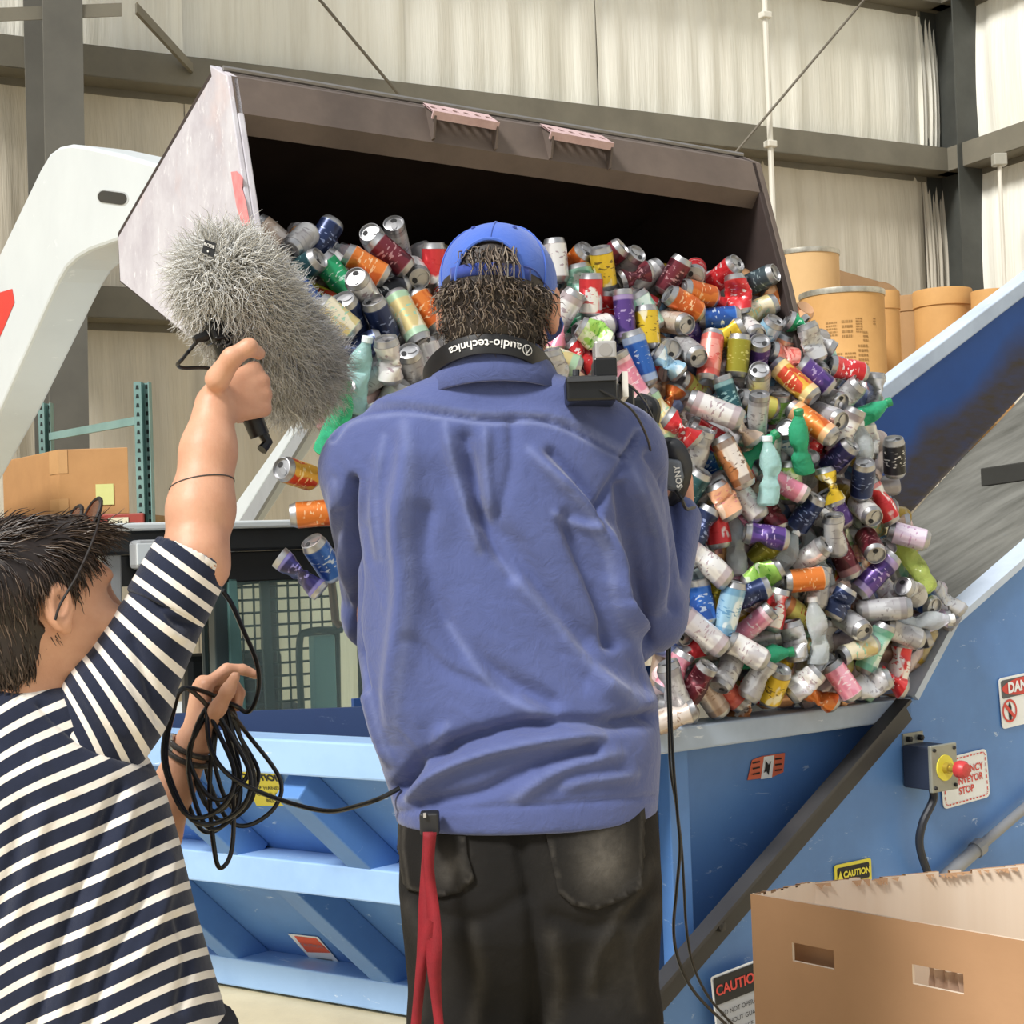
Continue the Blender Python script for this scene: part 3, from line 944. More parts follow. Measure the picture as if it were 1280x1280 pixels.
# front wall with two hand holes
def wall_quad(mbx, a, b, zlo, zhi, mi): mbx.poly([Vector((a.x, a.y, zlo)), Vector((b.x, b.y, zlo)), Vector((b.x, b.y, zhi)), Vector((a.x, a.y, zhi))], mi)
fdir = (ring[1] - ring[0]); fl = fdir.length; fdir.normalize()
fno = Vector((fdir.y, -fdir.x, 0)); fno = fno if fno.y < 0 else -fno
def on_gb(px, py): 
    p = on_plane(px, py, ring[0], fno)
    return (p - ring[0]).dot(fdir), p.z
holes = []
for (xa, ya, xb, yb) in ((990, 1178, 1043, 1212), (1140, 1205, 1205, 1243)):
    s0_, za = on_gb(xa, ya); s1_, zb_ = on_gb(xb, yb)
    holes.append((s0_, s1_, zb_, za))
cuts = sorted([0, fl] + [h for q in holes for h in q[:2]])
def front_wall(base, off, mi, mbx):
    P = lambda s, z: base + fdir * s + Vector((0, 0, z - base.z))
    for i in range(len(cuts) - 1):
        sa, sb_ = cuts[i], cuts[i + 1]
        h = [q for q in holes if q[0] <= sa + 1e-6 and q[1] >= sb_ - 1e-6]
        if h:
            zl, zh = h[0][2], h[0][3]
            mbx.poly([P(sa, 0), P(sb_, 0), P(sb_, zl), P(sa, zl)], mi)
            mbx.poly([P(sa, zh), P(sb_, zh), P(sb_, z0), P(sa, z0)], mi)
        else:
            mbx.poly([P(sa, 0), P(sb_, 0), P(sb_, z0), P(sa, z0)], mi)
mb = MB()
front_wall(ring[0], 0, 0, mb)
b_in = ring[0] - fno * th
front_wall(b_in, 0, 1, mb)
for (sa, sb_, zl, zh) in holes:
    q = [ring[0] + fdir * s + Vector((0, 0, z - z0)) for s, z in ((sa, zl), (sb_, zl), (sb_, zh), (sa, zh))]
    for k in range(4):
        mb.poly([q[k], q[(k + 1) % 4], q[(k + 1) % 4] - fno * th, q[k] - fno * th], 1)
mb.build('front_panel', [m_gay, m_gay_in], gb)
mb = MB()
for i in range(1, n_r):
    a, b = ring[i], ring[(i + 1) % n_r]
    ai, bi = inn[i], inn[(i + 1) % n_r]
    n_ = 24
    for k in range(n_):
        p0, p1 = a.lerp(b, k / n_), a.lerp(b, (k + 1) / n_)
        q0, q1 = ai.lerp(bi, k / n_), ai.lerp(bi, (k + 1) / n_)
        dz = rr.uniform(-0.006, 0.0) if i in (4, 5) else 0
        if i == 4 and rr.random() < 0.15: dz -= 0.008
        wall_quad(mb, p0, p1, 0, z0 + dz, 0)
        wall_quad(mb, q0, q1, 0, z0 + dz, 1)
        mb.poly([p0 + Z * dz, p1 + Z * dz, q1 + Z * dz, q0 + Z * dz], 0)
mb.build('side_panels', [m_gay, m_gay_in], gb)
# torn paper shreds on the far top edge
sh = MB()
for k in range(26):
    p = cA.lerp(cB, rr.uniform(0.02, 0.98)) + Vector((0, -0.012, -0.004))
    wd = rr.uniform(0.008, 0.03); hz = rr.uniform(0.004, 0.014)
    d_ = (cB - cA).normalized()
    sh.poly([p - d_ * wd / 2, p + d_ * wd / 2, p + d_ * wd * rr.uniform(0.1, 0.5) - Z * hz + Vector((0, -0.008, 0))])
tag(sh.build('torn_shreds', m_gay, gb), kind='stuff')
# folded flap inside, seen through the right hand hole
s0_, s1_, zl, zh = holes[1]
pf = ring[0] + fdir * (s0_ + 0.015) - fno * 0.03
MB().grid(lambda i, j: pf + fdir * (i / 19 * (s1_ - s0_ + 0.03)) + Vector((0, 0, (zl - 0.03 - z0) + j / 9 * (zh - zl + 0.02))) - fno * (0.006 * math.sin(i * 1.9 + 0.5 * math.sin(j)) ), 20, 10).build('corrugated_flap', mat('flap_card', 'c3a58e', 0.8, c2='a98a72', nscale=14, amt=0.6), gb, smooth=True)
s0_, s1_, zl, zh = holes[0]
pf = ring[0] + fdir * (s0_ - 0.03) - fno * 0.035 - Z * 0.045  # added brown panel stands in for the shade inside the left hand hole
MB().prism([pf, pf + fdir * 0.2, pf + fdir * 0.2 - Z * 0.3, pf - Z * 0.3], -fno * 0.006).build('hole_shade_panel', m_gay, gb)
MB().poly([Vector((p.x, p.y, 0.012)) for p in inn]).build('bottom', m_gay, gb)
# ================================================================ loader bucket
U_ = Vector((0.866, 0.5, 0))                    # along the bucket, to the right and away
N_ = Vector((0.5, -0.866, 0))                   # out of the bucket mouth
PL = at(290, 95, 3.75)
def on_l(px, py, off=0.0): return on_plane(px, py, PL + U_ * off, U_)
BK = {k: on_l(*v) for k, v in dict(A=(268, 82), F1=(290, 95), F2=(318, 280), F3=(334, 400), L=(326, 472), D2=(300, 462), D=(255, 437), C=(150, 352), B=(147, 292)).items()}
UV = at(945, 203, PL.y + 0.85) - BK['F1']
UN = UV.normalized()
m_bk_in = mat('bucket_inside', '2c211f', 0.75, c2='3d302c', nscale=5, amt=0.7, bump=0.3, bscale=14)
m_bk_band = mat('bucket_band', '6a5d55', 0.7, c2='4c423d', nscale=4, amt=0.8, bump=0.25, bscale=25)
m_bk_side, t = new_mat('bucket_side', 0.5)
v = t.coord('Object')
f1_ = t.ramp(t.noise(v, 5, 6, 0.7), [(0.35, 0.0), (0.65, 1.0)])
a = t.mix(f1_, srgb('cfcdd4'), srgb('b6b1ba'))
f2_ = t.ramp(t.noise(t.coord('Object', (1, 1, 1.0), (0, 0, 0), (3, 1, 2)), 3, 5, 0.65), [(0.55, 0.0), (0.75, 0.35)])
a = t.mix(f2_, a, srgb('dcb3a4'))
f3_ = t.ramp(t.noise(t.coord('Object', (3, 3, 1.2), (0.5, 0.3, 0)), 14, 7, 0.75), [(0.58, 0.0), (0.66, 0.55)])
t.base(t.mix(f3_, a, srgb('f3f3f6')))
bk = thing('loader_bucket', 'wide steel loader bucket with a dark inside tipping out drink cans', 'bucket', BK['L'] + UV / 2)
sideo = [BK[k] for k in ('A', 'B', 'C', 'D', 'D2', 'L', 'F3', 'F2', 'F1')]
MB().prism(sideo, UN * 0.018).build('side_plate', [m_bk_side], bk, bevel=0.004)
# reinforcing strip along the front edge of the left plate
fe = (BK['F2'] - BK['F1']).normalized()
s_a, s_b = on_l(268, 82), on_l(303, 282)
s_c = on_l(322, 440)
strip = [s_a, on_l(290, 95), on_l(318, 280), BK['F3'], s_c, s_b]
est = MB().prism(strip, -UN * 0.014).build('edge_strip', m_bk_side, bk, bevel=0.003)
pk = MB().prism([on_l(x, y, -0.016) for x, y in ((289, 215), (296, 214), (304, 222), (303, 236), (307, 250), (313, 282), (303, 282), (296, 258), (292, 235))], -UN * 0.001)
pk.build('paint_patch', mat('pink_paint', 'e0787c', 0.6, c2='d9a2a2', nscale=30, amt=0.7), est)
# right plate
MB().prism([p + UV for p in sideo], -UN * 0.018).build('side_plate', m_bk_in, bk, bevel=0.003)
es = MB().prism([p + UV for p in (BK['A'], BK['F1'], BK['F2'], BK['F3'], BK['F3'] - N_ * 0.06, BK['F2'] - N_ * 0.06, BK['F1'] - N_ * 0.05 - Z * 0.05)], UN * 0.02)
es.build('edge_strip', m_bk_band, bk, bevel=0.004)
# shell: back plates
def shell(keys, name, m):
    for k0, k1 in zip(keys[:-1], keys[1:]):
        a, b = BK[k0], BK[k1]
        nrm = (b - a).cross(UV).normalized()
        MB().prism([a, b, b + UV, a + UV], nrm * 0.014).build(name, m, bk)
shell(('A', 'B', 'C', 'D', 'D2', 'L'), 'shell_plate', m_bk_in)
# top band
f1 = BK['F1']
bp_ = [f1, f1 + fe * 0.105, f1 + fe * 0.15 - N_ * 0.05, f1 + fe * 0.13 - N_ * 0.10, BK['A'] - N_ * 0.02]
MB().prism(bp_, UV).build('top_band', m_bk_band, bk)
MB().tube([BK['A'].lerp(f1, 0.5) + Z * 0.006, BK['A'].lerp(f1, 0.5) + UV + Z * 0.006], 0.008, 8).build('top_edge', mat('edge_worn', '8d8a88', 0.4, 0.5), bk)
bandn = UV.cross(fe).normalized()
bandn = bandn if bandn.dot(N_) > 0 else -bandn
m_step = mat('step_pink', 'cdb0b0', 0.6, c2='b08f8d', nscale=20, amt=0.7)
for (xa, ya, xb, yb) in ((528, 130, 610, 145), (674, 156, 752, 171)):
    a = on_plane(xa, ya, f1, bandn); b = on_plane(xb, yb, f1, bandn)
    sv = (b - a)
    ov = bandn * 0.060 - Z * 0.055
    st = bpy.data.objects.new('step', None)
    mb = MB()
    n6 = 6
    th_ = bandn.cross(UN) * 0.0
    up_ = ov.cross(UN).normalized(); up_ = up_ if up_.z > 0 else -up_
    # plate with six holes
    for k in range(n6):
        q = [a + sv * (k / n6), a + sv * ((k + 1) / n6), a + sv * ((k + 1) / n6) + ov, a + sv * (k / n6) + ov]
        c = sum(q, Vector()) / 4
        hr = min(sv.length / n6, ov.length) * 0.3
        e1, e2 = sv.normalized(), ov.normalized()
        outer = []
        inner = []
        for j in range(8):
            an = math.pi / 4 * j + math.pi / 4
            inner.append(c + e1 * hr * math.cos(an) + e2 * hr * math.sin(an))
        outer = [q[2], (q[2] + q[3]) / 2, q[3], (q[3] + q[0]) / 2, q[0], (q[0] + q[1]) / 2, q[1], (q[1] + q[2]) / 2]
        for off in (0, 0.004):
            for j in range(8):
                mb.poly([x + up_ * off for x in (outer[j], outer[(j + 1) % 8], inner[(j + 1) % 8], inner[j])])
        for j in range(8):
            mb.poly([inner[j], inner[(j + 1) % 8], inner[(j + 1) % 8] + up_ * 0.004, inner[j] + up_ * 0.004])
    mb.beam(a + ov - up_ * 0.006, b + ov - up_ * 0.006, ov.normalized() * 0.005, up_ * 0.022)
    so = mb.build('step_plate', m_step, bk)
    for p in (a + sv * 0.03, a + sv * 0.97):
        MB().prism([p, p + ov, p + ov - Z * 0.06 - bandn * 0.015, p - Z * 0.11], UN * 0.006).build('step_bracket', m_bk_band, bk)
# cutting edge
MB().prism([BK['L'], BK['F3'].lerp(BK['L'], 0.9), BK['F3'].lerp(BK['L'], 0.9) + UV, BK['L'] + UV], -Z * 0.012).build('cutting_edge', m_bk_band, bk)

# ================================================================ skid steer loader
m_white_p = painted('loader_white', 'd3dade', 'f4f8fa', 'bcc3c8', 0.35, 0.4, 0.35)
m_grey_p = mat('loader_grey', '9b9ea1', 0.5, c2='83868a', nscale=5)
m_blk = mat('cab_black', '16191c', 0.4, c2='24282b', nscale=6)
ld = thing('skid_loader', 'white skid loader with raised lift arms and a caged cab', 'loader', (-1.2, 5.9, 0))
arm = [(215, 200), (192, 204), (150, 192), (105, 182), (88, 180), (74, 183), (62, 192), (50, 212), (0, 316), (-140, 600),
       (-90, 690), (0, 512), (60, 378), (72, 352), (82, 335), (95, 323), (112, 313), (150, 300), (180, 296)]
AO = 0.06
ap = [on_l(x, y, AO) for x, y in arm]
ao = MB().prism(ap, U_ * 0.17).build('lift_arm', m_white_p, ld, bevel=0.012)
# inner lower flange that shows as a grey edge
edge = [(-90, 690), (0, 512), (60, 378), (72, 352), (82, 335), (95, 323), (112, 313), (150, 300)]
fl_ = MB()
e0 = [on_l(x + 3, y - 1, AO + 0.165) for x, y in edge]
MB().prism(e0 + [p - N_ * 0.05 - Z * 0.03 for p in reversed(e0)], U_ * 0.02).build('arm_flange', m_grey_p, ao)
def slot(cx, cy, a, b, ang, m, nm, off=0.0015):
    pts = []
    for k in range(20):
        t_ = 2 * math.pi * k / 20
        x = (a - b) * (1 if math.cos(t_) > 0 else -1) + b * math.cos(t_)
        y = b * math.sin(t_)
        ca, sa = math.cos(ang), math.sin(ang)
        pts.append(on_l(cx + x * ca - y * sa, cy + x * sa + y * ca, AO - off))
    MB().prism(pts, U_ * 0.001).build(nm, m, ao)
slot(141, 247, 20, 9, 0.12, mat('slot_rim', 'b9bdbe', 0.4), 'slot_rim', 0.001)
slot(140, 247, 18, 7.5, 0.12, m_blk, 'arm_slot', 0.003)
MB().prism([on_l(x, y, AO - 0.002) for x, y in ((-22, 415), (-22, 372), (15, 361), (18, 378), (3, 414), (-10, 440))], U_ * 0.001).build('arm_decal', mat('decal_red', 'd8362f', 0.4), ao)
ra = [(520, 240), (600, 240), (440, 470), (318, 650), (258, 760), (214, 760), (283, 645), (400, 430)]
def on_r(px, py, off): return on_plane(px, py, PL + UV * 0.92 + U_ * off, U_)
r_o = MB().prism([on_r(x, y, 0.0) for x, y in ((470, 380), (505, 385), (366, 545), (300, 650), (250, 740), (222, 740), (283, 645))], U_ * 0.14).build('lift_arm', m_white_p, ld, bevel=0.008)
MB().prism([on_r(x, y, -0.003) for x, y in ((373, 536), (386, 536), (316, 652), (262, 740), (250, 740), (300, 650))], U_ * 0.02).build('arm_flange', m_grey_p, r_o)
# cab
CO = at(128, 668, 5.3)
RZc = CO.z
Bk = -N_
CWd, CDp = 1.02, 1.15
def cp_(s, d, z): return Vector((CO.x, CO.y, 0)) + U_ * s + Bk * d + Z * z
cb = []
roof = MB().prism([cp_(-0.06, -0.06, RZc - 0.075), cp_(CWd + 0.06, -0.06, RZc - 0.075), cp_(CWd + 0.06, CDp, RZc - 0.05), cp_(-0.06, CDp, RZc - 0.05)], Z * 0.085)
ro = roof.build('cab_roof', m_blk, ld, bevel=0.012)
MB().prism([cp_(-0.08, -0.07, RZc + 0.008), cp_(CWd + 0.05, -0.07, RZc + 0.008), cp_(CWd + 0.05, CDp, RZc + 0.02), cp_(-0.08, CDp, RZc + 0.02)], Z * 0.028).build('roof_cap', m_white_p, ro, bevel=0.008)
m_post = mat('cab_post', '3b4a4c', 0.45, c2='2a3637')
for s, d, wd, mm in ((0.02, 0.0, 0.07, m_grey_p), (0.42, 0.02, 0.06, m_post), (CWd - 0.02, 0.0, 0.07, m_blk), (0.0, CDp - 0.05, 0.06, m_blk), (CWd, CDp - 0.05, 0.06, m_blk)):
    MB().beam(cp_(s, d, 0.5), cp_(s, d, RZc - 0.07), U_ * wd, Bk * 0.07).build('cab_post', mm, ld, bevel=0.006)
MB().beam(cp_(0, 0.0, RZc - 0.13), cp_(CWd, 0.0, RZc - 0.13), Bk * 0.06, Z * 0.11).build('cab_header', m_blk, ld, bevel=0.005)
MB().beam(cp_(0, 0.0, 0.72), cp_(CWd, 0.0, 0.72), Bk * 0.06, Z * 0.08).build('cab_sill', m_blk, ld, bevel=0.005)
m_glass, t = new_mat('cab_glass', 0.05)
t.b.inputs['Base Color'].default_value = (0.78, 0.95, 0.93, 1)
t.b.inputs['Transmission Weight'].default_value = 0.93
t.b.inputs['IOR'].default_value = 1.1
MB().beam(cp_(0.45, -0.02, 0.72 + (RZc - 0.9) / 2 ), cp_(CWd - 0.05, -0.02, 0.72 + (RZc - 0.9) / 2), Bk * 0.006, Z * (RZc - 0.9)).build('door_glass', m_glass, ld)
# guard mesh behind the glass
gm = MB()
s = 0.47
zt = RZc - 0.19
while s < CWd - 0.03:
    gm.tube([cp_(s, 0.30, 0.76), cp_(s, 0.30, zt)], 0.005, 5)
    s += 0.047
z = 0.78
while z < zt:
    gm.tube([cp_(0.45, 0.30, z), cp_(CWd - 0.02, 0.30, z)], 0.005, 5)
    z += 0.05
tag(gm.build('guard_mesh', m_post, ld), kind='stuff')
fr = catmull([cp_(0.46, 0.29, 0.76), cp_(0.46, 0.29, zt - 0.1), cp_(0.52, 0.29, zt - 0.01), cp_(CWd - 0.1, 0.29, zt), cp_(CWd - 0.03, 0.29, zt - 0.08), cp_(CWd - 0.03, 0.29, 0.76)], 6)
MB().tube(fr, 0.014, 8).build('guard_frame', m_post, ld, smooth=True)
MB().beam(cp_(0.70, 0.27, 0.76), cp_(0.69, 0.27, zt), U_ * 0.035, Bk * 0.02).build('guard_bar', m_post, ld)
# seat, restraint bar and console inside
MB().box(cp_(0.72, 0.75, 0.86), (0.42, 0.1, 0.3), Matrix.Rotation(0.52, 3, 'Z')).build('seat_back', m_blk, ld, bevel=0.03)
MB().box(cp_(0.72, 0.6, 0.68), (0.42, 0.4, 0.1), Matrix.Rotation(0.52, 3, 'Z')).build('seat_cushion', m_blk, ld, bevel=0.03)
MB().tube(catmull([cp_(0.80, 0.2, 0.75), cp_(0.80, 0.2, 1.05), cp_(0.84, 0.2, 1.1), cp_(0.98, 0.2, 1.1)], 6), 0.014, 8).build('lap_bar', m_post, ld, smooth=True)
MB().box(cp_(0.91, 0.24, 0.93), (0.09, 0.06, 0.3), Matrix.Rotation(0.52, 3, 'Z')).build('console', mat('console_teal', '8fb4b4', 0.5), ld, bevel=0.006)
MB().tube([cp_(0.90, 0.12, 1.38), cp_(0.91, 0.10, 1.14), cp_(0.93, 0.10, 1.12)], 0.015, 8).build('grab_handle', mat('handle_brown', '8a5a48', 0.5), ld, smooth=True)
MB().prism([cp_(0.44, -0.03, 0.76), cp_(0.50, -0.03, 0.76), cp_(0.475, -0.03, zt + 0.02), cp_(0.44, -0.03, zt + 0.02)], Bk * 0.03).build('side_panel', mat('panel_teal', '557a78', 0.4, c2='3d5d5c'), ld, bevel=0.004)
# head lamp
hl = cp_(0.14, -0.10, RZc - 0.075)
h_o = MB().box(hl, (0.13, 0.1, 0.10), Matrix.Rotation(0.52, 3, 'Z')).build('head_lamp', m_grey_p, ld, bevel=0.015)
MB().box(hl + Vector((0.012, -0.052, 0)), (0.10, 0.012, 0.075), Matrix.Rotation(0.52, 3, 'Z')).build('lamp_lens', mat('lens_clear', 'dfe6ea', 0.1, 0.3), h_o, bevel=0.004)
for k in range(4):
    MB().box(hl + Vector((-0.03 + 0.025 * k, 0.0, -0.07)), (0.008, 0.03, 0.04)).build('lamp_fin', m_blk, h_o)
# body and wheels
MB().prism([cp_(-0.12, 0.1, 0.28), cp_(CWd + 0.12, 0.1, 0.28), cp_(CWd + 0.12, 2.3, 0.28), cp_(-0.12, 2.3, 0.28)], Z * 0.4).build('chassis', m_white_p, ld, bevel=0.03)
for s in (-0.28, CWd + 0.05):
    for d in (0.35, 1.5):
        M = Matrix.Translation(cp_(s, d, 0.36)) @ U_.to_track_quat('Z', 'Y').to_matrix().to_4x4()
        wo = MB().lathe([(0.12, 0.02), (0.2, 0.0), (0.33, 0.0), (0.355, 0.03), (0.355, 0.2), (0.33, 0.23), (0.2, 0.23), (0.12, 0.2)], 32, M).build('wheel', mat('tyre', '1c1c1d', 0.85), ld, smooth=True)
        MB().lathe([(0.001, 0.04), (0.19, 0.03), (0.19, 0.2), (0.001, 0.19)], 20, M).build('hub', m_grey_p, wo)

# ================================================================ drink cans and bottles
ALU = mat('aluminium', 'b6b6b8', 0.4, 0.9, c2='949498', nscale=30, amt=0.5)
ALU_D = mat('can_hole', '2b2b2d', 0.8)
DES = {  # name: (main, second, accent, words)
 'white': ('e6e4e2', 'c9c4c6', 'a58f96', 'white'), 'silver': ('c4c4c6', 'a8a6a8', '8d888c', 'silver grey'),
 'navy': ('26345c', '1c2748', '8d9bc4', 'navy blue'), 'blue': ('2f63b4', '274f9a', 'b9c9de', 'bright blue'),
 'sky': ('9cc4dc', 'e3eef3', '5d93bd', 'pale blue'), 'yellow': ('e2bf35', 'f1e7c2', '5a4620', 'yellow'),
 'yellow_red': ('dccb3f', 'b23a2b', '8a8436', 'yellow and red'), 'gold': ('d9a63e', 'c4452c', 'f2dfa6', 'gold and red'),
 'orange': ('d97a34', 'c45d24', 'f0c79a', 'orange'), 'copper': ('b5764a', 'e3d9d0', '5d3d28', 'copper brown'),
 'red': ('c92f35', 'd9474b', 'f1e9e8', 'red'), 'redwhite': ('d33a3f', 'eceae9', 'c92f35', 'red and white'),
 'maroon': ('6d2632', '4a1a24', 'b98a8e', 'maroon'), 'pink': ('e08aa2', 'eaa9bb', 'f3dde3', 'pink'),
 'salmon': ('df7467', 'e79b8f', 'c94a45', 'salmon pink'), 'purple': ('5b3f86', '3c2d66', 'b9a5cf', 'purple'),
 'lilac': ('d9c6da', 'e8dce8', 'b98fb2', 'pale lilac'), 'mint': ('9fd3bf', 'dceee6', '5fae92', 'mint green'),
 'green': ('2ea46e', '1d8a58', 'c9ead9', 'green'), 'lime': ('a8d96a', 'e6f2d2', '5aa83c', 'lime green and white'),
 'olive': ('98922f', '7b7722', 'd0cc7a', 'olive yellow'), 'lemon': ('d2c869', 'e3dc96', 'b9403a', 'lemon yellow'),
 'slate': ('46545b', '364349', '9fb0b4', 'slate grey'), 'black': ('1e1f24', '2b2c33', 'd9d9d9', 'black'),
 'cream': ('e6dcc0', 'cdbb84', '8fc6ad', 'cream and gold'), 'teal': ('2f5a62', '23464e', '9cc3c4', 'dark teal'),
 'indigo': ('332f66', '26234e', '8a84c2', 'indigo'), 'aqua': ('b9e0de', 'e9f4f3', '6fb9c0', 'pale aqua'),
 'peach': ('eab08c', 'f2d6c2', 'd98a8a', 'peach'), 'tan': ('c9b3a2', 'ded2c8', 'a08470', 'tan')}
def can_mat(k):
    c1, c2, c3, _ = DES[k]
    m, t = new_mat('can_' + k, 0.32, 0.35)
    tc = t.new('ShaderNodeTexCoord')
    sep = t.new('ShaderNodeSeparateXYZ')
    t.link(tc.outputs['Object'], sep.inputs[0])
    oi = t.new('ShaderNodeObjectInfo')
    mp = t.new('ShaderNodeMapping')
    mp.inputs['Scale'].default_value = (22, 22, 10)
    t.link(tc.outputs['Object'], mp.inputs['Vector'])
    off = t.new('ShaderNodeCombineXYZ')
    t.link(t.math('MULTIPLY', oi.outputs['Random'], 40.0), off.inputs[0])
    t.link(off.outputs[0], mp.inputs['Location'])
    patch = t.ramp(t.noise(mp.outputs[0], 1.0, 2, 0.5), [(0.52, 0.0), (0.56, 1.0)])
    a = t.mix(patch, srgb(c1), srgb(c2))
    band = t.ramp(t.math('ADD', t.math('MULTIPLY', sep.outputs[2], 8.0), 0.5), [(0.12, 1.0), (0.15, 0.0), (0.84, 0.0), (0.87, 1.0)])
    a = t.mix(t.math('MULTIPLY', band, 0.7), a, srgb(c3))
    mp2 = t.new('ShaderNodeMapping')
    mp2.inputs['Scale'].default_value = (60, 60, 150)
    t.link(tc.outputs['Object'], mp2.inputs['Vector'])
    t.link(off.outputs[0], mp2.inputs['Location'])
    pr = t.ramp(t.noise(mp2.outputs[0], 1.0, 1, 0.4), [(0.6, 0.0), (0.63, 0.85)])
    zone = t.ramp(t.math('ADD', t.math('MULTIPLY', sep.outputs[2], 8.0), 0.5), [(0.3, 0.0), (0.34, 1.0), (0.7, 1.0), (0.74, 0.0)])
    a = t.mix(t.math('MULTIPLY', pr, zone), a, srgb(c3))
    t.base(a)
    return m
CANM = {k: can_mat(k) for k in DES}
def pet_mat(name, c, tr):
    m, t = new_mat(name, 0.12)
    t.b.inputs['Base Color'].default_value = (*srgb(c), 1)
    t.b.inputs['Transmission Weight'].default_value = tr
    t.b.inputs['IOR'].default_value = 1.2
    t.bump(t.noise(t.coord('Object'), 30, 3), 0.6, 0.01)
    return m
PETM = {'green': pet_mat('pet_green', '4fc99a', 0.5), 'clear': pet_mat('pet_clear', 'dfe6ea', 0.6), 'aqua': pet_mat('pet_aqua', 'c4eceb', 0.5), 'lime': pet_mat('pet_lime', 'c9d97a', 0.5)}
PETW = {'green': 'translucent green', 'clear': 'clear', 'aqua': 'pale aqua tinted', 'lime': 'lime tinted'}
def can_profile(h, r=0.033):
    b = -h / 2
    return [(0.001, b + 0.009), (0.012, b + 0.007), (0.019, b + 0.002), (0.0235, b), (0.0265, b + 0.002), (r - 0.002, b + 0.010), (r, b + 0.014),
            (r, b + h * 0.3), (r, b + h * 0.5), (r, b + h * 0.7), (r, h / 2 - 0.016), (r - 0.001, h / 2 - 0.013), (0.0275, h / 2 - 0.003), (0.0278, h / 2)]
def deform(p, state, seed, h):
    r = random.Random(seed * 31 + 5)
    x, y, z = p
    if state == 'dented':
        for _ in range(2):
            a = r.uniform(0, 6.28); zc = r.uniform(-0.25, 0.25) * h; dp = r.uniform(0.008, 0.014)
            ca, sa = math.cos(a), math.sin(a)
            d = max(0.0, (x * ca + y * sa) / 0.033)
            k = math.exp(-((z - zc) / 0.02) ** 2) * d * d * dp
            x -= ca * k; y -= sa * k
        b = r.uniform(-2.0, 2.0)
        x += b * z * z * 0.8
    elif state == 'crushed':
        a = r.uniform(0, 6.28); ca, sa = math.cos(a), math.sin(a)
        u = x * ca + y * sa; v_ = -x * sa + y * ca
        mid = math.exp(-(z / (h * 0.22)) ** 2)
        fl = 1 - 0.72 * mid
        u2 = u * fl; v2 = v_ * (1 + 0.3 * mid)
        u2 += 0.004 * math.sin(z * 240 + v_ * 90) * mid
        sh = r.choice((0.0, 0.16)) 
        u2 += sh * (abs(z) - h * 0.3) * (1 if sh else 0)
        x, y = u2 * ca - v2 * sa, u2 * sa + v2 * ca
        z = z * r.uniform(0.74, 0.95) + 0.08 * u * (1 if z > 0 else -0.4)
    return (x, y, z)
_cm = {}
def can_meshes(kind, state, seed):
    key = (kind, state, seed)
    if key in _cm: return _cm[key]
    h = {'std': 0.122, 'tall': 0.158, 'slim': 0.146}[kind]
    r = {'std': 0.033, 'tall': 0.033, 'slim': 0.029}[kind]
    def fin(mb, name, mats_):
        mb.v = [deform(p, state, seed, h) for p in mb.v]
        me = bpy.data.meshes.new(name)
        me.from_pydata(mb.v, [], mb.f)
        for m_ in mats_: me.materials.append(m_)
        me.polygons.foreach_set('material_index', mb.m)
        me.polygons.foreach_set('use_smooth', [True] * len(me.polygons))
        me.set_sharp_from_angle(angle=math.radians(50))
        return me
    prof = can_profile(h, r)
    n = 20
    mb = MB()
    mb.lathe(prof[:7], n, mi=1)
    body = prof[6:11]
    fin_p = []
    for i in range(len(body) - 1):
        for k in range(3 if i else 1):
            t_ = k / (3 if i else 1)
            fin_p.append((body[i][0] + (body[i + 1][0] - body[i][0]) * t_, body[i][1] + (body[i + 1][1] - body[i][1]) * t_))
    fin_p.append(body[-1])
    mb.m[-2:] = [1] * 2
    b2 = MB()
    # printed wall without caps
    vs_ = []
    for rr_, z in fin_p:
        for k in range(n):
            a = 2 * math.pi * k / n
            vs_.append((rr_ * math.cos(a), rr_ * math.sin(a), z))
    fs = [(i * n + k, i * n + (k + 1) % n, (i + 1) * n + (k + 1) % n, (i + 1) * n + k) for i in range(len(fin_p) - 1) for k in range(n)]
    # drop the caps the lathe added to the bottom cup
    drop = [i for i, f in enumerate(mb.f) if len(f) == n]
    for i in reversed(drop):
        del mb.f[i]; del mb.m[i]
    mb.add(vs_, fs, 0)
    body_me = fin(mb, 'can_body', [CANM['white'], ALU])
    lb_ = MB()
    zt_ = h / 2
    pr = [(r - 0.0005, zt_ - 0.0155), (0.0285, zt_ - 0.004), (0.0280, zt_), (0.0262, zt_ + 0.0005), (0.0248, zt_ - 0.0065), (0.0180, zt_ - 0.0055), (0.001, zt_ - 0.005)]
    vs_ = []
    for rr_, z in pr:
        for k in range(n):
            a = 2 * math.pi * k / n
            vs_.append((rr_ * math.cos(a), rr_ * math.sin(a), z))
    fs = [(i * n + k, i * n + (k + 1) % n, (i + 1) * n + (k + 1) % n, (i + 1) * n + k) for i in range(len(pr) - 1) for k in range(n)]
    lb_.add(vs_, fs, 0)
    el = [(0.013 + 0.0070 * math.cos(2 * math.pi * k / 12), 0.0085 * math.sin(2 * math.pi * k / 12), zt_ - 0.0042) for k in range(12)]
    lb_.poly(el, 1)
    lid_me = fin(lb_, 'lid', [ALU, ALU_D])
    tb = MB()
    pts = []
    for k in range(12):
        a = 2 * math.pi * k / 12
        pts.append((-0.008 + 0.0125 * math.cos(a), 0.0075 * math.sin(a), zt_ - 0.0046))
    tb.prism(pts, (0, 0, 0.0016))
    tab_me = fin(tb, 'pull_tab', [ALU])
    _cm[key] = (body_me, lid_me, tab_me, h)
    return _cm[key]
_bm = {}
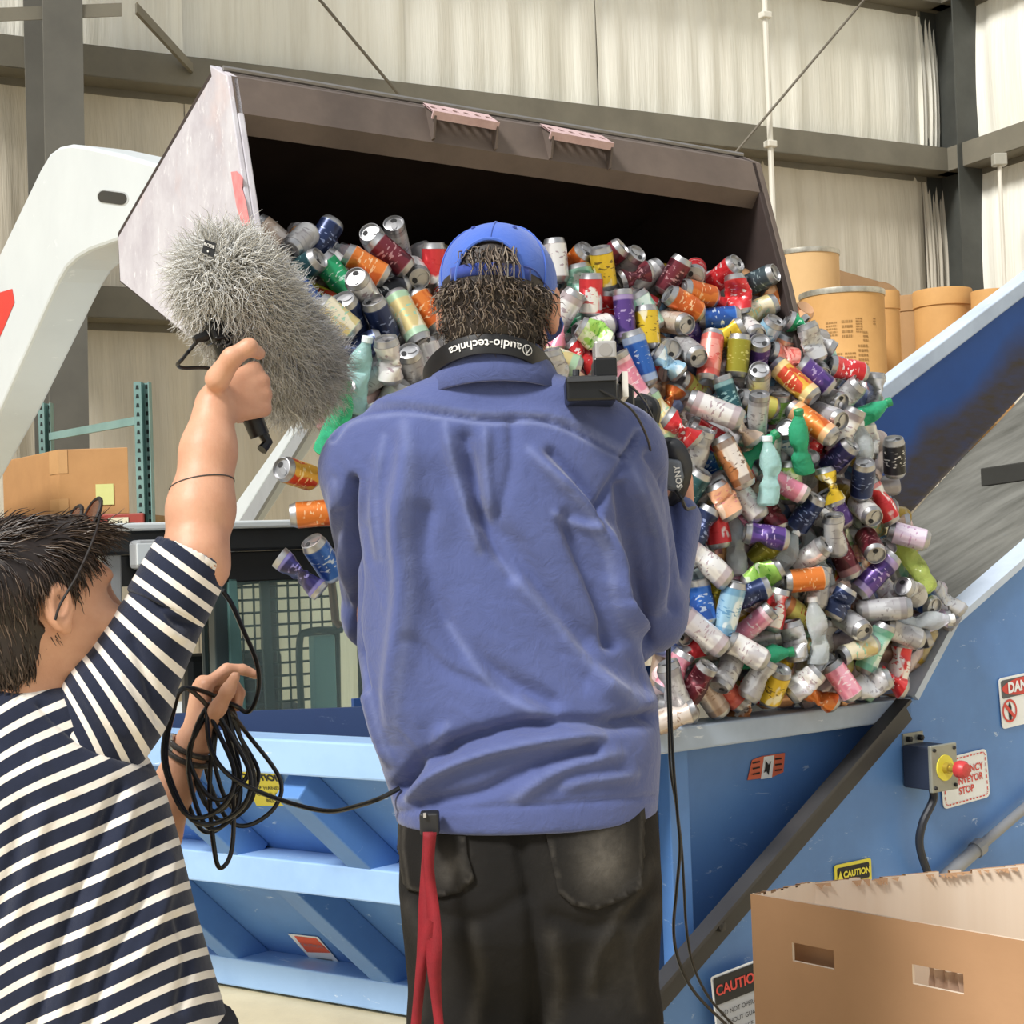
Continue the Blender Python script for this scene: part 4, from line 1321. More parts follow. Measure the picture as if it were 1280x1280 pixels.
def bottle_mesh(colr, seed):
    key = (colr, seed)
    if key in _bm: return _bm[key]
    r = random.Random(seed)
    h = 0.19
    prof = [(0.001, -0.09), (0.02, -0.092), (0.029, -0.086), (0.031, -0.07), (0.029, -0.05), (0.031, -0.035), (0.029, -0.02), (0.031, 0.0), (0.031, 0.02), (0.028, 0.045), (0.018, 0.068), (0.0125, 0.08), (0.0125, 0.088)]
    fp = []
    for a, b in zip(prof[:-1], prof[1:]):
        fp += [a, ((a[0] + b[0]) / 2, (a[1] + b[1]) / 2)]
    fp.append(prof[-1])
    mb = MB().lathe(fp, 20)
    bend = r.uniform(-2, 2)
    ph = [(r.uniform(0, 6.28), r.uniform(-0.06, 0.04), r.uniform(0.012, 0.022)) for _ in range(5)]
    V = []
    for x, y, z in mb.v:
        for a, zc, dp in ph:
            ca, sa = math.cos(a), math.sin(a)
            d = max(0.0, (x * ca + y * sa) / 0.031)
            k = math.exp(-((z - zc) / 0.016) ** 2) * d ** 3 * dp
            x -= ca * k; y -= sa * k
        V.append((x + bend * z * z, y, z))
    mb.v = V
    me = bpy.data.meshes.new('bottle_body')
    me.from_pydata(mb.v, [], mb.f)
    me.materials.append(PETM[colr])
    me.polygons.foreach_set('use_smooth', [True] * len(me.polygons))
    me.set_sharp_from_angle(angle=math.radians(28))
    cap = MB().lathe([(0.0135, 0.084), (0.0142, 0.086), (0.0142, 0.098), (0.012, 0.1), (0.001, 0.1)], 14)
    cap.v = [(x + bend * 0.0075, y, z) for x, y, z in cap.v]
    cm = bpy.data.meshes.new('cap')
    cm.from_pydata(cap.v, [], cap.f)
    cm.materials.append(mat('cap_' + colr, {'green': '1f8a5a', 'clear': 'e9eaec', 'aqua': 'd9e6ea', 'lime': '5da23c'}[colr], 0.4))
    _bm[key] = (me, cm)
    return _bm[key]
_bodies = {}
def body_for(kind, state, seed, des):
    key = (kind, state, seed, des)
    if key not in _bodies:
        b = can_meshes(kind, state, seed)[0].copy()
        b.materials[0] = CANM[des]
        _bodies[key] = b
    return _bodies[key]
def place_words(px, py):
    if py < 505 - max(0, (px - 960)) * 0.8 and px < 1060: return 'in the loader bucket'
    if py < 700 and px < 1125: return 'tumbling from the bucket'
    return 'in the blue hopper'
# notable cans: px, py, lid direction in picture (deg), lid tilt to viewer (deg), design, kind, state
CL = """351 296 140 10 tan std w|371 311 240 50 silver std w|410 311 240 10 navy std w|418 333 140 10 white std w|380 336 30 25 teal std w
407 366 150 -30 yellow_red std w|452 327 145 0 redwhite tall w|474 311 120 60 silver std w|493 306 100 55 silver slim w|513 342 -60 62 silver std w
455 345 150 10 orange std d|540 336 90 10 redwhite std w|448 367 120 60 white std w|437 399 110 50 navy std w|474 400 112 35 navy std w
509 402 -62 15 cream tall w|531 388 -55 5 orange std w|481 456 95 25 white std c|514 463 100 50 silver std w|389 372 130 20 blue std w
463 478 30 30 silver std d|481 355 200 20 black std d|430 355 130 10 green std w|495 330 140 10 maroon std w|425 400 140 10 cream std w
694 330 95 0 white std w|717 334 45 40 orange std w|731 349 100 10 mint std c|753 343 100 20 yellow std w|761 327 40 20 maroon std w
784 335 40 45 silver std w|788 354 200 10 maroon std c|811 347 40 -10 silver std w|836 345 60 10 maroon std w|739 379 90 10 redwhite std w
767 375 90 0 silver std w|756 391 90 0 red std c|797 369 150 10 redwhite std d|808 389 120 10 mint std w|777 401 95 0 purple slim w
743 408 200 30 white std w|808 414 95 0 yellow std w|695 420 100 0 pink std c|740 423 150 10 lime std c|724 441 140 0 red std c
797 450 108 5 blue tall w|829 436 -20 70 silver std w|830 458 140 10 sky std c|842 405 -20 55 tan std w|854 380 150 20 orange std d
693 446 160 0 cream tall d|702 395 60 10 white tall w|784 476 120 10 pink slim d|692 463 100 20 silver std c|868 344 -110 68 red std w
905 344 40 40 red std w|948 352 22 35 slate std w|888 369 150 10 red std c|919 378 100 0 red std c|900 400 185 0 blue std w
946 387 25 -5 cream std d|937 408 -60 60 white std w|957 420 60 35 sky std w|999 414 150 10 green std c|888 451 80 -20 salmon tall w
919 446 85 0 olive std w|944 446 90 52 purple std w|986 446 165 20 salmon std c|992 478 135 -20 gold tall w|858 439 -50 55 silver std w
947 482 100 60 white std w|906 418 30 10 yellow std d|867 372 170 30 orange std w|1008 436 110 10 silver std c|1020 425 -30 10 silver std d
892 516 158 -5 white tall w|947 502 165 20 lemon std w|1008 533 140 -25 orange tall w|850 539 140 0 red std c|886 547 150 10 red std d
874 566 70 20 silver std d|907 575 118 0 copper tall w|993 602 92 5 lime std w|865 609 60 20 teal std w|895 630 120 0 peach std c
931 626 128 -10 white std w|943 529 90 30 silver slim w|978 612 150 0 pink slim d|966 638 110 0 maroon std c|915 500 110 0 teal slim w
1052 464 168 15 red std d|1022 457 -70 62 silver std w|1012 470 140 0 purple std w|1095 490 92 10 silver std c|1118 572 98 22 black std w
1033 522 -30 55 silver std w|1046 572 48 30 indigo std w|1074 606 92 35 navy std w|1035 610 110 0 yellow std c|1103 628 120 0 redwhite slim d
1057 502 45 30 silver std d|1022 643 170 0 white std c|1060 654 100 0 lime slim c|1074 634 -60 60 white std w|930 540 130 0 tan std c
968 692 50 20 olive std w|950 722 30 0 lime std c|954 670 170 0 purple std d|988 667 120 0 teal std d|1003 724 185 5 amberx std w
909 762 76 5 sky tall w|885 706 142 0 white tall d|879 756 100 0 blue std d|876 786 140 0 white tall w|938 782 42 10 pink slim w
970 764 75 0 redwhite std d|970 858 75 30 yellow std w|888 864 125 10 tan tall w|908 834 240 30 silver std d|1013 838 60 62 silver std w
1024 868 150 10 orange std c|985 802 100 0 silver std c|848 846 60 0 pink std d|1130 670 165 -10 lilac std w|1091 718 45 -5 purple tall w
1100 763 5 5 silver tall w|1134 741 150 45 silver std c|1183 752 140 0 silver slim c|1153 756 -30 55 blue std w|1061 781 -40 55 silver std w
1095 810 65 0 mint tall d|1126 828 80 0 redwhite std d|1050 848 125 0 pink std w|1083 680 -80 60 maroon std w|1049 692 115 0 maroon tall w
1142 801 20 10 black std d|1068 810 200 20 cream std d|1022 735 80 0 silver std d|940 845 60 0 silver std d|930 740 20 0 navy std d
1000 850 40 0 white std c|1085 850 20 0 silver std c|1110 848 150 0 red std c|1040 750 60 0 navy std c|880 660 60 0 navy std d
900 655 100 0 redwhite std d|1010 690 40 30 white std d|1035 668 100 20 silver std d|1000 640 60 20 navy std d|1045 640 120 10 purple std d
862 820 30 20 redwhite std d|850 878 160 10 white std d|866 858 60 20 maroon std d|842 862 110 10 silver tall d|838 888 20 0 tan std d|920 810 150 0 white std d|1120 790 160 10 silver std d|1165 775 10 10 lilac std d"""
BL = """444 473 80 10 aqua|422 524 70 20 green|952 590 90 0 aqua|992 558 100 20 green|1077 516 20 0 green|1074 566 95 0 clear|921 683 95 0 clear
954 820 10 0 green|1142 706 125 -10 lime|1015 792 95 0 clear|1150 778 8 0 clear|975 700 60 0 clear|927 570 40 0 green|452 330 145 0 clear|1020 700 110 0 clear"""
YB = lambda px: 3.56 + (px - 395) * 0.00125
def pile_Y(px, py):
    y = YB(px)
    y += 0.34 * min(1, max(0, (530 - py) / 230.0))
    if py > 640: y -= 0.05 * min(1, (py - 640) / 150.0)
    if px > 1040: y += 0.0006 * (px - 1040)
    return y
items = []
for row in CL.replace('\n', '|').split('|'):
    q = row.split()
    items.append([float(q[0]), float(q[1]), float(q[2]), float(q[3]), 'orange' if q[4] == 'amberx' else q[4], q[5], {'w': 'whole', 'd': 'dented', 'c': 'crushed'}[q[6]], 1.0])
for row in BL.replace('\n', '|').split('|'):
    q = row.split()
    items.append([float(q[0]), float(q[1]), float(q[2]), float(q[3]), q[4], 'bottle', 'crumpled', 1.0])
# fill the gaps of the heap with more cans, half a layer deeper
def inside(px, py, poly):
    c = False
    j = len(poly) - 1
    for i in range(len(poly)):
        if (poly[i][1] > py) != (poly[j][1] > py) and px < (poly[j][0] - poly[i][0]) * (py - poly[i][1]) / (poly[j][1] - poly[i][1]) + poly[i][0]:
            c = not c
        j = i
    return c
HEAP = [(338, 300), (372, 300), (410, 318), (500, 318), (545, 330), (690, 335), (790, 345), (850, 352), (960, 360), (1010, 415), (1050, 465), (1085, 510),
        (1090, 580), (1110, 640), (1130, 680), (1150, 730), (1185, 760), (1140, 830), (1110, 862), (812, 892), (815, 660), (600, 560), (420, 540)]
SEEN = [[(335, 280), (550, 300), (560, 470), (415, 545), (420, 420)], [(680, 300), (1200, 300), (1200, 900), (818, 900), (860, 720), (860, 600), (770, 500), (690, 480)]]
cols_ = [k for k in DES]
wts = [13 if k in ('white', 'silver') else 2 if k in ('red', 'redwhite', 'navy', 'blue', 'sky', 'tan', 'maroon', 'cream') else 1 for k in cols_]
rc = random.Random(21)
tries = 0
while tries < 12000 and len(items) < 294:
    tries += 1
    px, py = rc.uniform(335, 1190), rc.uniform(295, 885)
    if not inside(px, py, HEAP) or not any(inside(px, py, s) for s in SEEN): continue
    if min((px - q[0]) ** 2 + (py - q[1]) ** 2 for q in items) < 19 ** 2: continue
    items.append([px, py, rc.uniform(0, 360), rc.choice((0, 0, 10, 25, 50, -20)), rc.choices(cols_, wts)[0], rc.choice(('std', 'std', 'std', 'tall', 'slim')), rc.choice(('whole', 'dented', 'dented', 'crushed')), 0.0])
# stray falling cans left of the cameraman and on the belt
for q in ((372, 592, 160, 55, 'gold', 'std', 'whole'), (394, 642, 185, 5, 'orange', 'std', 'whole'), (398, 705, 120, 30, 'blue', 'std', 'whole'), (382, 712, 140, 0, 'indigo', 'slim', 'crushed')):
    items.append(list(q) + [2.0])
n_i = len(items)
dirs, hl_, pos = [], [], []
for q in items:
    a, ti = math.radians(q[2]), math.radians(q[3])
    d = (_R * math.cos(a) + _U * math.sin(a)) * math.cos(ti) - _F * math.sin(ti)
    dirs.append(d.normalized())
    hl_.append({'std': 0.061, 'tall': 0.079, 'slim': 0.073, 'bottle': 0.09}[q[5]])
    y = pile_Y(q[0], q[1]) + (0.05 if q[7] == 0 else 0.0)
    if q[7] == 2: y = 3.75
    pos.append(at(q[0], q[1], y))
D = np.array(dirs); HL = np.array(hl_); Pp = np.array(pos)
P0 = Pp.copy()
fixed = np.array([q[7] for q in items])
offs = np.array([-1, -0.33, 0.33, 1.0])
RS = 0.034
Fn = np.array(_F)
for it in range(90):
    S = Pp[:, None, :] + D[:, None, :] * (offs[None, :, None] * (HL[:, None, None] - 0.03))
    S2 = S.reshape(-1, 3)
    dif = S2[:, None, :] - S2[None, :, :]
    dst = np.sqrt((dif ** 2).sum(-1)) + 1e-9
    own = np.repeat(np.arange(n_i), 4)
    pen = np.clip(2 * RS - dst, 0, None)
    pen[own[:, None] == own[None, :]] = 0
    push = (dif / dst[..., None] * pen[..., None] * 0.5)
    tot = np.zeros_like(Pp)
    np.add.at(tot, own, push.sum(1))
    lat = tot - (tot @ Fn)[:, None] * Fn
    dep = (tot @ Fn)[:, None] * Fn
    sc_l = np.where(fixed == 1, 0.12, 0.30)[:, None]
    Pp = Pp + 0.5 * dep + sc_l * lat
    # deeper fillers are biased to stay behind
    if it < 50:
        Pp[fixed == 0] += Fn * 0.0012
    # come back to the heap surface
    back_ = (P0 - Pp) * 0.02
    Pp += back_
roots_ = []
for i, q in enumerate(items):
    px, py, _, _, des, kind, state, _ = q
    z = dirs[i]
    x = z.orthogonal().normalized()
    Mr = Matrix((x, z.cross(x), z)).transposed() @ Matrix.Rotation(rc.uniform(0, 6.28), 3, 'Z')
    where = place_words(px, py)
    root = bpy.data.objects.new('plastic_bottle' if kind == 'bottle' else 'drink_can', None)
    root.empty_display_size = 0.03
    col.objects.link(root)
    root.location = Vector(Pp[i])
    root.rotation_euler = Mr.to_euler()
    if kind == 'bottle':
        me, cm = bottle_mesh(des, i % 4)
        b = bpy.data.objects.new('bottle_body', me); col.objects.link(b); b.parent = root
        c = bpy.data.objects.new('cap', cm); col.objects.link(c); c.parent = root
        lab = f'crumpled {PETW[des]} plastic bottle {where}'
        roots_.append((root, lab, 'bottle', f'{PETW[des]} bottle', Vector(Pp[i])))
    else:
        sd2 = {'whole': 0, 'dented': i % 3, 'crushed': i % 4}[state]
        _, lm, tm_, h = can_meshes(kind, state, sd2)
        b = bpy.data.objects.new('can_body', body_for(kind, state, sd2, des)); col.objects.link(b); b.parent = root
        l = bpy.data.objects.new('lid', lm); col.objects.link(l); l.parent = root
        t_ = bpy.data.objects.new('pull_tab', tm_); col.objects.link(t_); t_.parent = l
        kw = {'std': 'drink can', 'tall': 'tall drink can', 'slim': 'slim drink can'}[kind]
        st_w = {'whole': 'intact', 'dented': 'dented', 'crushed': 'crushed'}[state]
        if q[7] == 2:
            lab = f'{st_w} {DES[des][3]} {kw} falling beside the blue shirt'
        else:
            lab = f'{st_w} {DES[des][3]} {kw} {where}'
        roots_.append((root, lab, 'can', f'{st_w} {DES[des][3]} can', Vector(Pp[i])))
# cans that look alike are told apart by a neighbour of another colour
from collections import Counter
cnt_l = Counter(r[1] for r in roots_)
used_l = set()
final = []
for root, lab, cat_, short, p in roots_:
    if cnt_l[lab] > 1:
        nb_ = sorted((q for q in roots_ if q[3] != short), key=lambda q: (q[4] - p).length)[:6]
        for q in nb_:
            cand_ = lab + ' beside ' + ('an ' if q[3][0] in 'aio' else 'a ') + q[3]
            if len(cand_.split()) <= 16 and cand_ not in used_l:
                used_l.add(cand_); lab = cand_
                break
    final.append((root, lab, cat_))
cnt_l = Counter(r[1] for r in final)
for root, lab, cat_ in final:
    tag(root, lab, cat_, 'drink cans and bottles of the heap' if cnt_l[lab] == 1 else lab + ' look-alikes')
# deeper cans: too many and too hidden to tell apart
sv_, sf_, sm_ = [], [], []
stuff_keys = ['white', 'silver', 'red', 'navy', 'sky', 'tan', 'maroon', 'green', 'orange', 'yellow']
mb = MB()
rs = random.Random(77)
pl_ = [(0.0, -0.052), (0.024, -0.06), (0.033, -0.05), (0.033, 0.0), (0.033, 0.048), (0.027, 0.06), (0.001, 0.058)]
cnt = 0
pts_s = []
tries = 0
while tries < 20000 and cnt < 620:
    tries += 1
    px, py = rs.uniform(335, 1185), rs.uniform(300, 880)
    if not inside(px, py, HEAP): continue
    ly = rs.choice((0.12, 0.2))
    y = pile_Y(px, py) + ly
    if py > 560 and 560 < px < 840 and rs.random() < 0.6: continue
    p = at(px, py, y)
    if any((p - o).length < 0.058 for o in pts_s): continue
    pts_s.append(p); cnt += 1
    z = Vector((rs.gauss(0, 1), rs.gauss(0, 1), rs.gauss(0, 1))).normalized()
    x = z.orthogonal().normalized()
    M = Matrix.Translation(p) @ Matrix((x, z.cross(x), z)).transposed().to_4x4()
    k = rs.choices(range(len(stuff_keys)), [4, 4, 2, 2, 1, 2, 1, 1, 1, 1])[0]
    o_ = len(mb.f)
    mb.lathe([(0.001, -0.052)] + pl_[1:], 12, M, mi=k)
so = mb.build('buried_cans', [CANM[k] for k in stuff_keys], None, smooth=True)
tag(so, 'mixed drink cans buried under the top layer of the tumbling heap', 'cans', kind='stuff')
# ================================================================ smooth solid modelling (fields meshed with surface nets)
class Field:
    def __init__(self, lo, hi, h):
        self.lo = np.array(lo, dtype=np.float32)
        self.h = h
        self.n = np.ceil((np.array(hi) - np.array(lo)) / h).astype(int) + 1
        ax = [(self.lo[i] + h * np.arange(self.n[i])).astype(np.float32) for i in range(3)]
        self.ax = ax
        self.F = np.full(self.n, 1.0, dtype=np.float32)
    def sub(self, bmin, bmax):
        a = np.clip(np.floor((np.array(bmin) - self.lo) / self.h).astype(int), 0, self.n - 1)
        b = np.clip(np.ceil((np.array(bmax) - self.lo) / self.h).astype(int) + 1, 1, self.n)
        if np.any(b <= a): return None
        sl = tuple(slice(a[i], b[i]) for i in range(3))
        X = self.ax[0][sl[0]][:, None, None]; Y = self.ax[1][sl[1]][None, :, None]; Zz = self.ax[2][sl[2]][None, None, :]
        return sl, X, Y, Zz
    def put(self, d, sl, k, cut=False):
        a = self.F[sl]
        if cut:
            b = -d
            hh = np.clip(0.5 - 0.5 * (a - b) / k, 0, 1)
            self.F[sl] = a * (1 - hh) + b * hh + k * hh * (1 - hh)
        else:
            hh = np.clip(0.5 + 0.5 * (a - d) / k, 0, 1)
            self.F[sl] = a * (1 - hh) + d * hh - k * hh * (1 - hh)
    def cap(self, a, b, ra, rb=None, k=0.01, flat=None, cut=False):
        a, b = np.array(a, dtype=np.float32), np.array(b, dtype=np.float32)
        rb = ra if rb is None else rb
        m = max(ra, rb) + 2 * k + 0.01
        s = self.sub(np.minimum(a, b) - m, np.maximum(a, b) + m)
        if s is None: return
        sl, X, Y, Zz = s
        px, py, pz = X - a[0], Y - a[1], Zz - a[2]
        ba = b - a
        t = np.clip((px * ba[0] + py * ba[1] + pz * ba[2]) / max(1e-9, float(ba @ ba)), 0, 1)
        qx, qy, qz = px - ba[0] * t, py - ba[1] * t, pz - ba[2] * t
        if flat is not None:
            f = np.array(flat[0], dtype=np.float32); f = f / np.linalg.norm(f)
            g = (qx * f[0] + qy * f[1] + qz * f[2]) * (1 / flat[1] - 1)
            qx, qy, qz = qx + f[0] * g, qy + f[1] * g, qz + f[2] * g
        d = np.sqrt(qx * qx + qy * qy + qz * qz) - (ra + (rb - ra) * t)
        if flat is not None: d = d * (flat[1] ** 0.5)
        self.put(d, sl, k, cut)
    def chain(self, pts, rs, k=0.008, **kw):
        for i in range(len(pts) - 1):
            self.cap(pts[i], pts[i + 1], rs[i], rs[i + 1], k, **kw)
    def ell(self, c, r, Rm=None, k=0.01, cut=False):
        c = np.array(c, dtype=np.float32); r = np.array(r, dtype=np.float32)
        m = float(r.max()) + 2 * k + 0.01
        s = self.sub(c - m, c + m)
        if s is None: return
        sl, X, Y, Zz = s
        px, py, pz = X - c[0], Y - c[1], Zz - c[2]
        if Rm is not None:
            Q = np.array(Rm, dtype=np.float32)
            px, py, pz = (Q[0, 0] * px + Q[1, 0] * py + Q[2, 0] * pz, Q[0, 1] * px + Q[1, 1] * py + Q[2, 1] * pz, Q[0, 2] * px + Q[1, 2] * py + Q[2, 2] * pz)
        k0 = np.sqrt((px / r[0]) ** 2 + (py / r[1]) ** 2 + (pz / r[2]) ** 2) + 1e-6
        k1 = np.sqrt((px / r[0] ** 2) ** 2 + (py / r[1] ** 2) ** 2 + (pz / r[2] ** 2) ** 2) + 1e-6
        self.put(k0 * (k0 - 1) / k1, sl, k, cut)
    def loft(self, lev, k=0.02, p=2.3):
        """lev: rows (z, cx, cy, a, b) stacked along z"""
        L = np.array(sorted(lev), dtype=np.float32)
        zs_ = L[:, 0]
        mx = L[:, 3].max() + 0.05
        s = self.sub((L[:, 1].min() - mx, L[:, 2].min() - L[:, 4].max() - 0.05, zs_[0] - 0.03), (L[:, 1].max() + mx, L[:, 2].max() + L[:, 4].max() + 0.05, zs_[-1] + 0.03))
        sl, X, Y, Zz = s
        z1 = Zz[0, 0, :]
        # smooth interpolation
        def it(col):
            f = np.interp(z1, zs_, L[:, col])
            return f[None, None, :].astype(np.float32)
        cx, cy, a, b = it(1), it(2), it(3), it(4)
        g = (np.abs((X - cx) / a) ** p + np.abs((Y - cy) / b) ** p) ** (1 / p)
        d = (g - 1) * np.minimum(a, b)
        d = np.maximum(d, np.maximum(Zz - zs_[-1], zs_[0] - Zz))
        self.put(d, sl, k)
    def smooth(self, n=1):
        for _ in range(n):
            for ax in range(3):
                F = self.F
                G = F.copy()
                s0 = [slice(None)] * 3; s1 = [slice(None)] * 3; s2 = [slice(None)] * 3
                s0[ax] = slice(0, -2); s1[ax] = slice(1, -1); s2[ax] = slice(2, None)
                G[tuple(s1)] = 0.25 * F[tuple(s0)] + 0.5 * F[tuple(s1)] + 0.25 * F[tuple(s2)]
                self.F = G
    def mesh(self):
        F = self.F
        n = self.n
        ins = F < 0
        c = ins[:-1, :-1, :-1].astype(np.int8)
        for o in ((1, 0, 0), (0, 1, 0), (0, 0, 1), (1, 1, 0), (1, 0, 1), (0, 1, 1), (1, 1, 1)):
            c = c + ins[o[0]:n[0] - 1 + o[0], o[1]:n[1] - 1 + o[1], o[2]:n[2] - 1 + o[2]]
        act = (c > 0) & (c < 8)
        idx = np.argwhere(act)
        S = np.zeros((len(idx), 3)); cn = np.zeros(len(idx))
        cor = np.array([[i, j, k] for i in (0, 1) for j in (0, 1) for k in (0, 1)])
        val = np.stack([F[idx[:, 0] + q[0], idx[:, 1] + q[1], idx[:, 2] + q[2]] for q in cor], 1)
        for a in range(8):
            for b in range(a + 1, 8):
                if np.abs(cor[a] - cor[b]).sum() != 1: continue
                va, vb = val[:, a], val[:, b]
                m = (va < 0) != (vb < 0)
                t = np.where(m, va / np.where(m, va - vb, 1), 0)
                S += np.where(m[:, None], cor[a] + t[:, None] * (cor[b] - cor[a]), 0)
                cn += m
        V = self.lo + (idx + S / cn[:, None]) * self.h
        im = np.full(tuple(n), -1, dtype=np.int32)
        im[idx[:, 0], idx[:, 1], idx[:, 2]] = np.arange(len(idx))
        quads = []
        for ax in range(3):
            o = [0, 0, 0]; o[ax] = 1
            A = ins[:n[0] - o[0], :n[1] - o[1], :n[2] - o[2]]; B = ins[o[0]:, o[1]:, o[2]:]
            e = np.argwhere(A != B)
            u, v_ = [(1, 2), (2, 0), (0, 1)][ax]
            e = e[(e[:, u] > 0) & (e[:, v_] > 0)]
            du = np.zeros(3, int); du[u] = 1
            dv = np.zeros(3, int); dv[v_] = 1
            q = [e, e - du, e - du - dv, e - dv]
            ii = np.stack([im[x[:, 0], x[:, 1], x[:, 2]] for x in q], 1)
            fl = A[e[:, 0], e[:, 1], e[:, 2]]
            ii[~fl] = ii[~fl][:, ::-1]
            quads.append(ii[(ii >= 0).all(1)])
        return V, np.concatenate(quads)
def normals(V, Q):
    n = np.cross(V[Q[:, 2]] - V[Q[:, 0]], V[Q[:, 3]] - V[Q[:, 1]])
    N = np.zeros_like(V)
    for k in range(4): np.add.at(N, Q[:, k], n)
    return N / (np.linalg.norm(N, axis=1, keepdims=True) + 1e-12)
def relax(V, Q, it=2, w_=0.5):
    for _ in range(it):
        S = np.zeros_like(V); c = np.zeros(len(V))
        for a, b in ((0, 1), (1, 2), (2, 3), (3, 0)):
            np.add.at(S, Q[:, a], V[Q[:, b]]); np.add.at(c, Q[:, a], 1)
            np.add.at(S, Q[:, b], V[Q[:, a]]); np.add.at(c, Q[:, b], 1)
        V = V * (1 - w_) + w_ * S / np.maximum(c, 1)[:, None]
    return V
def seg_dist(px, py, line):
    """distance of pixels to a polyline, and signed side"""
    best = np.full(len(px), 1e9); side = np.zeros(len(px)); tt = np.zeros(len(px))
    n = len(line) - 1
    for i in range(n):
        (x0, y0), (x1, y1) = line[i], line[i + 1]
        dx, dy = x1 - x0, y1 - y0
        L2 = dx * dx + dy * dy
        t = np.clip(((px - x0) * dx + (py - y0) * dy) / L2, 0, 1)
        ex, ey = px - x0 - dx * t, py - y0 - dy * t
        d = np.sqrt(ex * ex + ey * ey)
        m = d < best
        best[m] = d[m]; side[m] = (dx * ey - dy * ex)[m] / math.sqrt(L2); tt[m] = ((i + t) / n)[m]
    return best, side, tt
def smooth_line(pts, n=6):
    return [(p.x, p.y) for p in catmull([Vector((x, y, 0)) for x, y in pts], n)]
def folds(V, Q, lines, amp=1.0, facing=-0.05):
    """raise or sink cloth along lines given on the visible side: (points, width px, height m, kind)"""
    px, py = proj_np(V)
    N = normals(V, Q)
    view = np.array(CAM) - V
    view /= np.linalg.norm(view, axis=1, keepdims=True)
    fc = np.clip(((N * view).sum(1) - facing) / 0.3, 0, 1)
    disp = np.zeros(len(V))
    for pts, wd, ht, kind in lines:
        d, s, t = seg_dist(px, py, smooth_line(pts))
        fade = np.clip(np.minimum(t, 1 - t) / 0.18, 0, 1) ** 0.7
        if kind == 'ridge':
            disp += ht * np.exp(-(d / wd) ** 2) * fade
        elif kind == 'step':          # one side higher, drops sharply over the line
            disp += ht * np.where(s > 0, np.exp(-np.abs(s) / (wd * 2.2)), -0.6 * np.exp(-(np.abs(s) / (wd * 0.6)) ** 2)) * np.where(d < wd * 6, 1, 0) * fade
        elif kind == 'seam':
            disp += -ht * np.exp(-(d / wd) ** 2)
    return V + N * (disp * fc * amp)[:, None]
def attr(o, name, vals):
    a = o.data.attributes.new(name, 'FLOAT', 'POINT')
    a.data.foreach_set('value', np.asarray(vals, dtype=np.float32))
def strands(name, mats, parent, roots, dirs, lens, r0, seed, curl=0.3, drop=0.5, n=6, freq=2.0, sides=3, kind='stuff', grav=None):
    """tapered hair tubes in one mesh"""
    rg = np.random.default_rng(seed)
    R_ = np.asarray(roots, dtype=np.float64); D_ = np.asarray(dirs, dtype=np.float64)
    m = len(R_)
    lens = np.asarray(lens)
    P = np.zeros((m, n, 3)); P[:, 0] = R_
    d = D_.copy()
    g = np.array(grav if grav is not None else (0, 0, -1.0))
    ph = rg.uniform(0, 6.28, m); fr = rg.uniform(0.6, 1.4, m) * freq
    side = np.cross(D_, rg.normal(size=(m, 3))); side /= np.linalg.norm(side, axis=1, keepdims=True) + 1e-9
    side2 = np.cross(D_, side)
    for i in range(1, n):
        t = i / (n - 1)
        d = d + g * drop / n
        d /= np.linalg.norm(d, axis=1, keepdims=True)
        wob = (side * np.sin(ph + fr * t * 6.28)[:, None] + side2 * np.cos(ph + fr * t * 6.28)[:, None]) * curl
        dd = d + wob
        P[:, i] = P[:, i - 1] + dd * (lens / (n - 1))[:, None]
    T = np.gradient(P, axis=1)
    T /= np.linalg.norm(T, axis=2, keepdims=True) + 1e-9
    A = np.cross(T, np.array((0.31, 0.52, 0.79))); A /= np.linalg.norm(A, axis=2, keepdims=True) + 1e-9
    B = np.cross(T, A)
    rad = r0 * (1 - 0.85 * (np.arange(n) / (n - 1)) ** 1.5)
    ring = []
    for k in range(sides):
        a = 2 * math.pi * k / sides
        ring.append(P + (A * math.cos(a) + B * math.sin(a)) * rad[None, :, None])
    V = np.stack(ring, 2).reshape(-1, 3)
    base = (np.arange(m) * n * sides)[:, None, None, None]
    i_ = np.arange(n - 1)[None, :, None, None] * sides
    k_ = np.arange(sides)[None, None, :, None]
    k2 = (k_ + 1) % sides
    Qd = np.concatenate([base + i_ + k_, base + i_ + k2, base + i_ + sides + k2, base + i_ + sides + k_], 3).reshape(-1, 4)
    nm = len(mats) if isinstance(mats, (list, tuple)) else 1
    mi = np.repeat(rg.integers(0, nm, m), (n - 1) * sides) if nm > 1 else None
    o = np_obj(name, V, Qd, mats, parent, True, mi)
    tag(o, kind=kind)
    return o
def fib(n, seed=0):
    i = np.arange(n) + 0.5
    ph = np.arccos(1 - 2 * i / n); th = math.pi * (1 + 5 ** 0.5) * i + seed
    return np.stack([np.cos(th) * np.sin(ph), np.sin(th) * np.sin(ph), np.cos(ph)], 1)
def skin_mat(name, c, c2):
    m, t = new_mat(name, 0.5)
    v = t.coord('Object')
    f = t.ramp(t.noise(v, 28, 4), [(0.35, 0.0), (0.7, 0.6)])
    t.base(t.mix(f, srgb(c), srgb(c2)))
    t.b.inputs['Subsurface Weight'].default_value = 0.08
    t.b.inputs['Subsurface Radius'].default_value = (0.02, 0.008, 0.004)
    t.bump(t.noise(v, 260, 3), 0.15, 0.002)
    return m
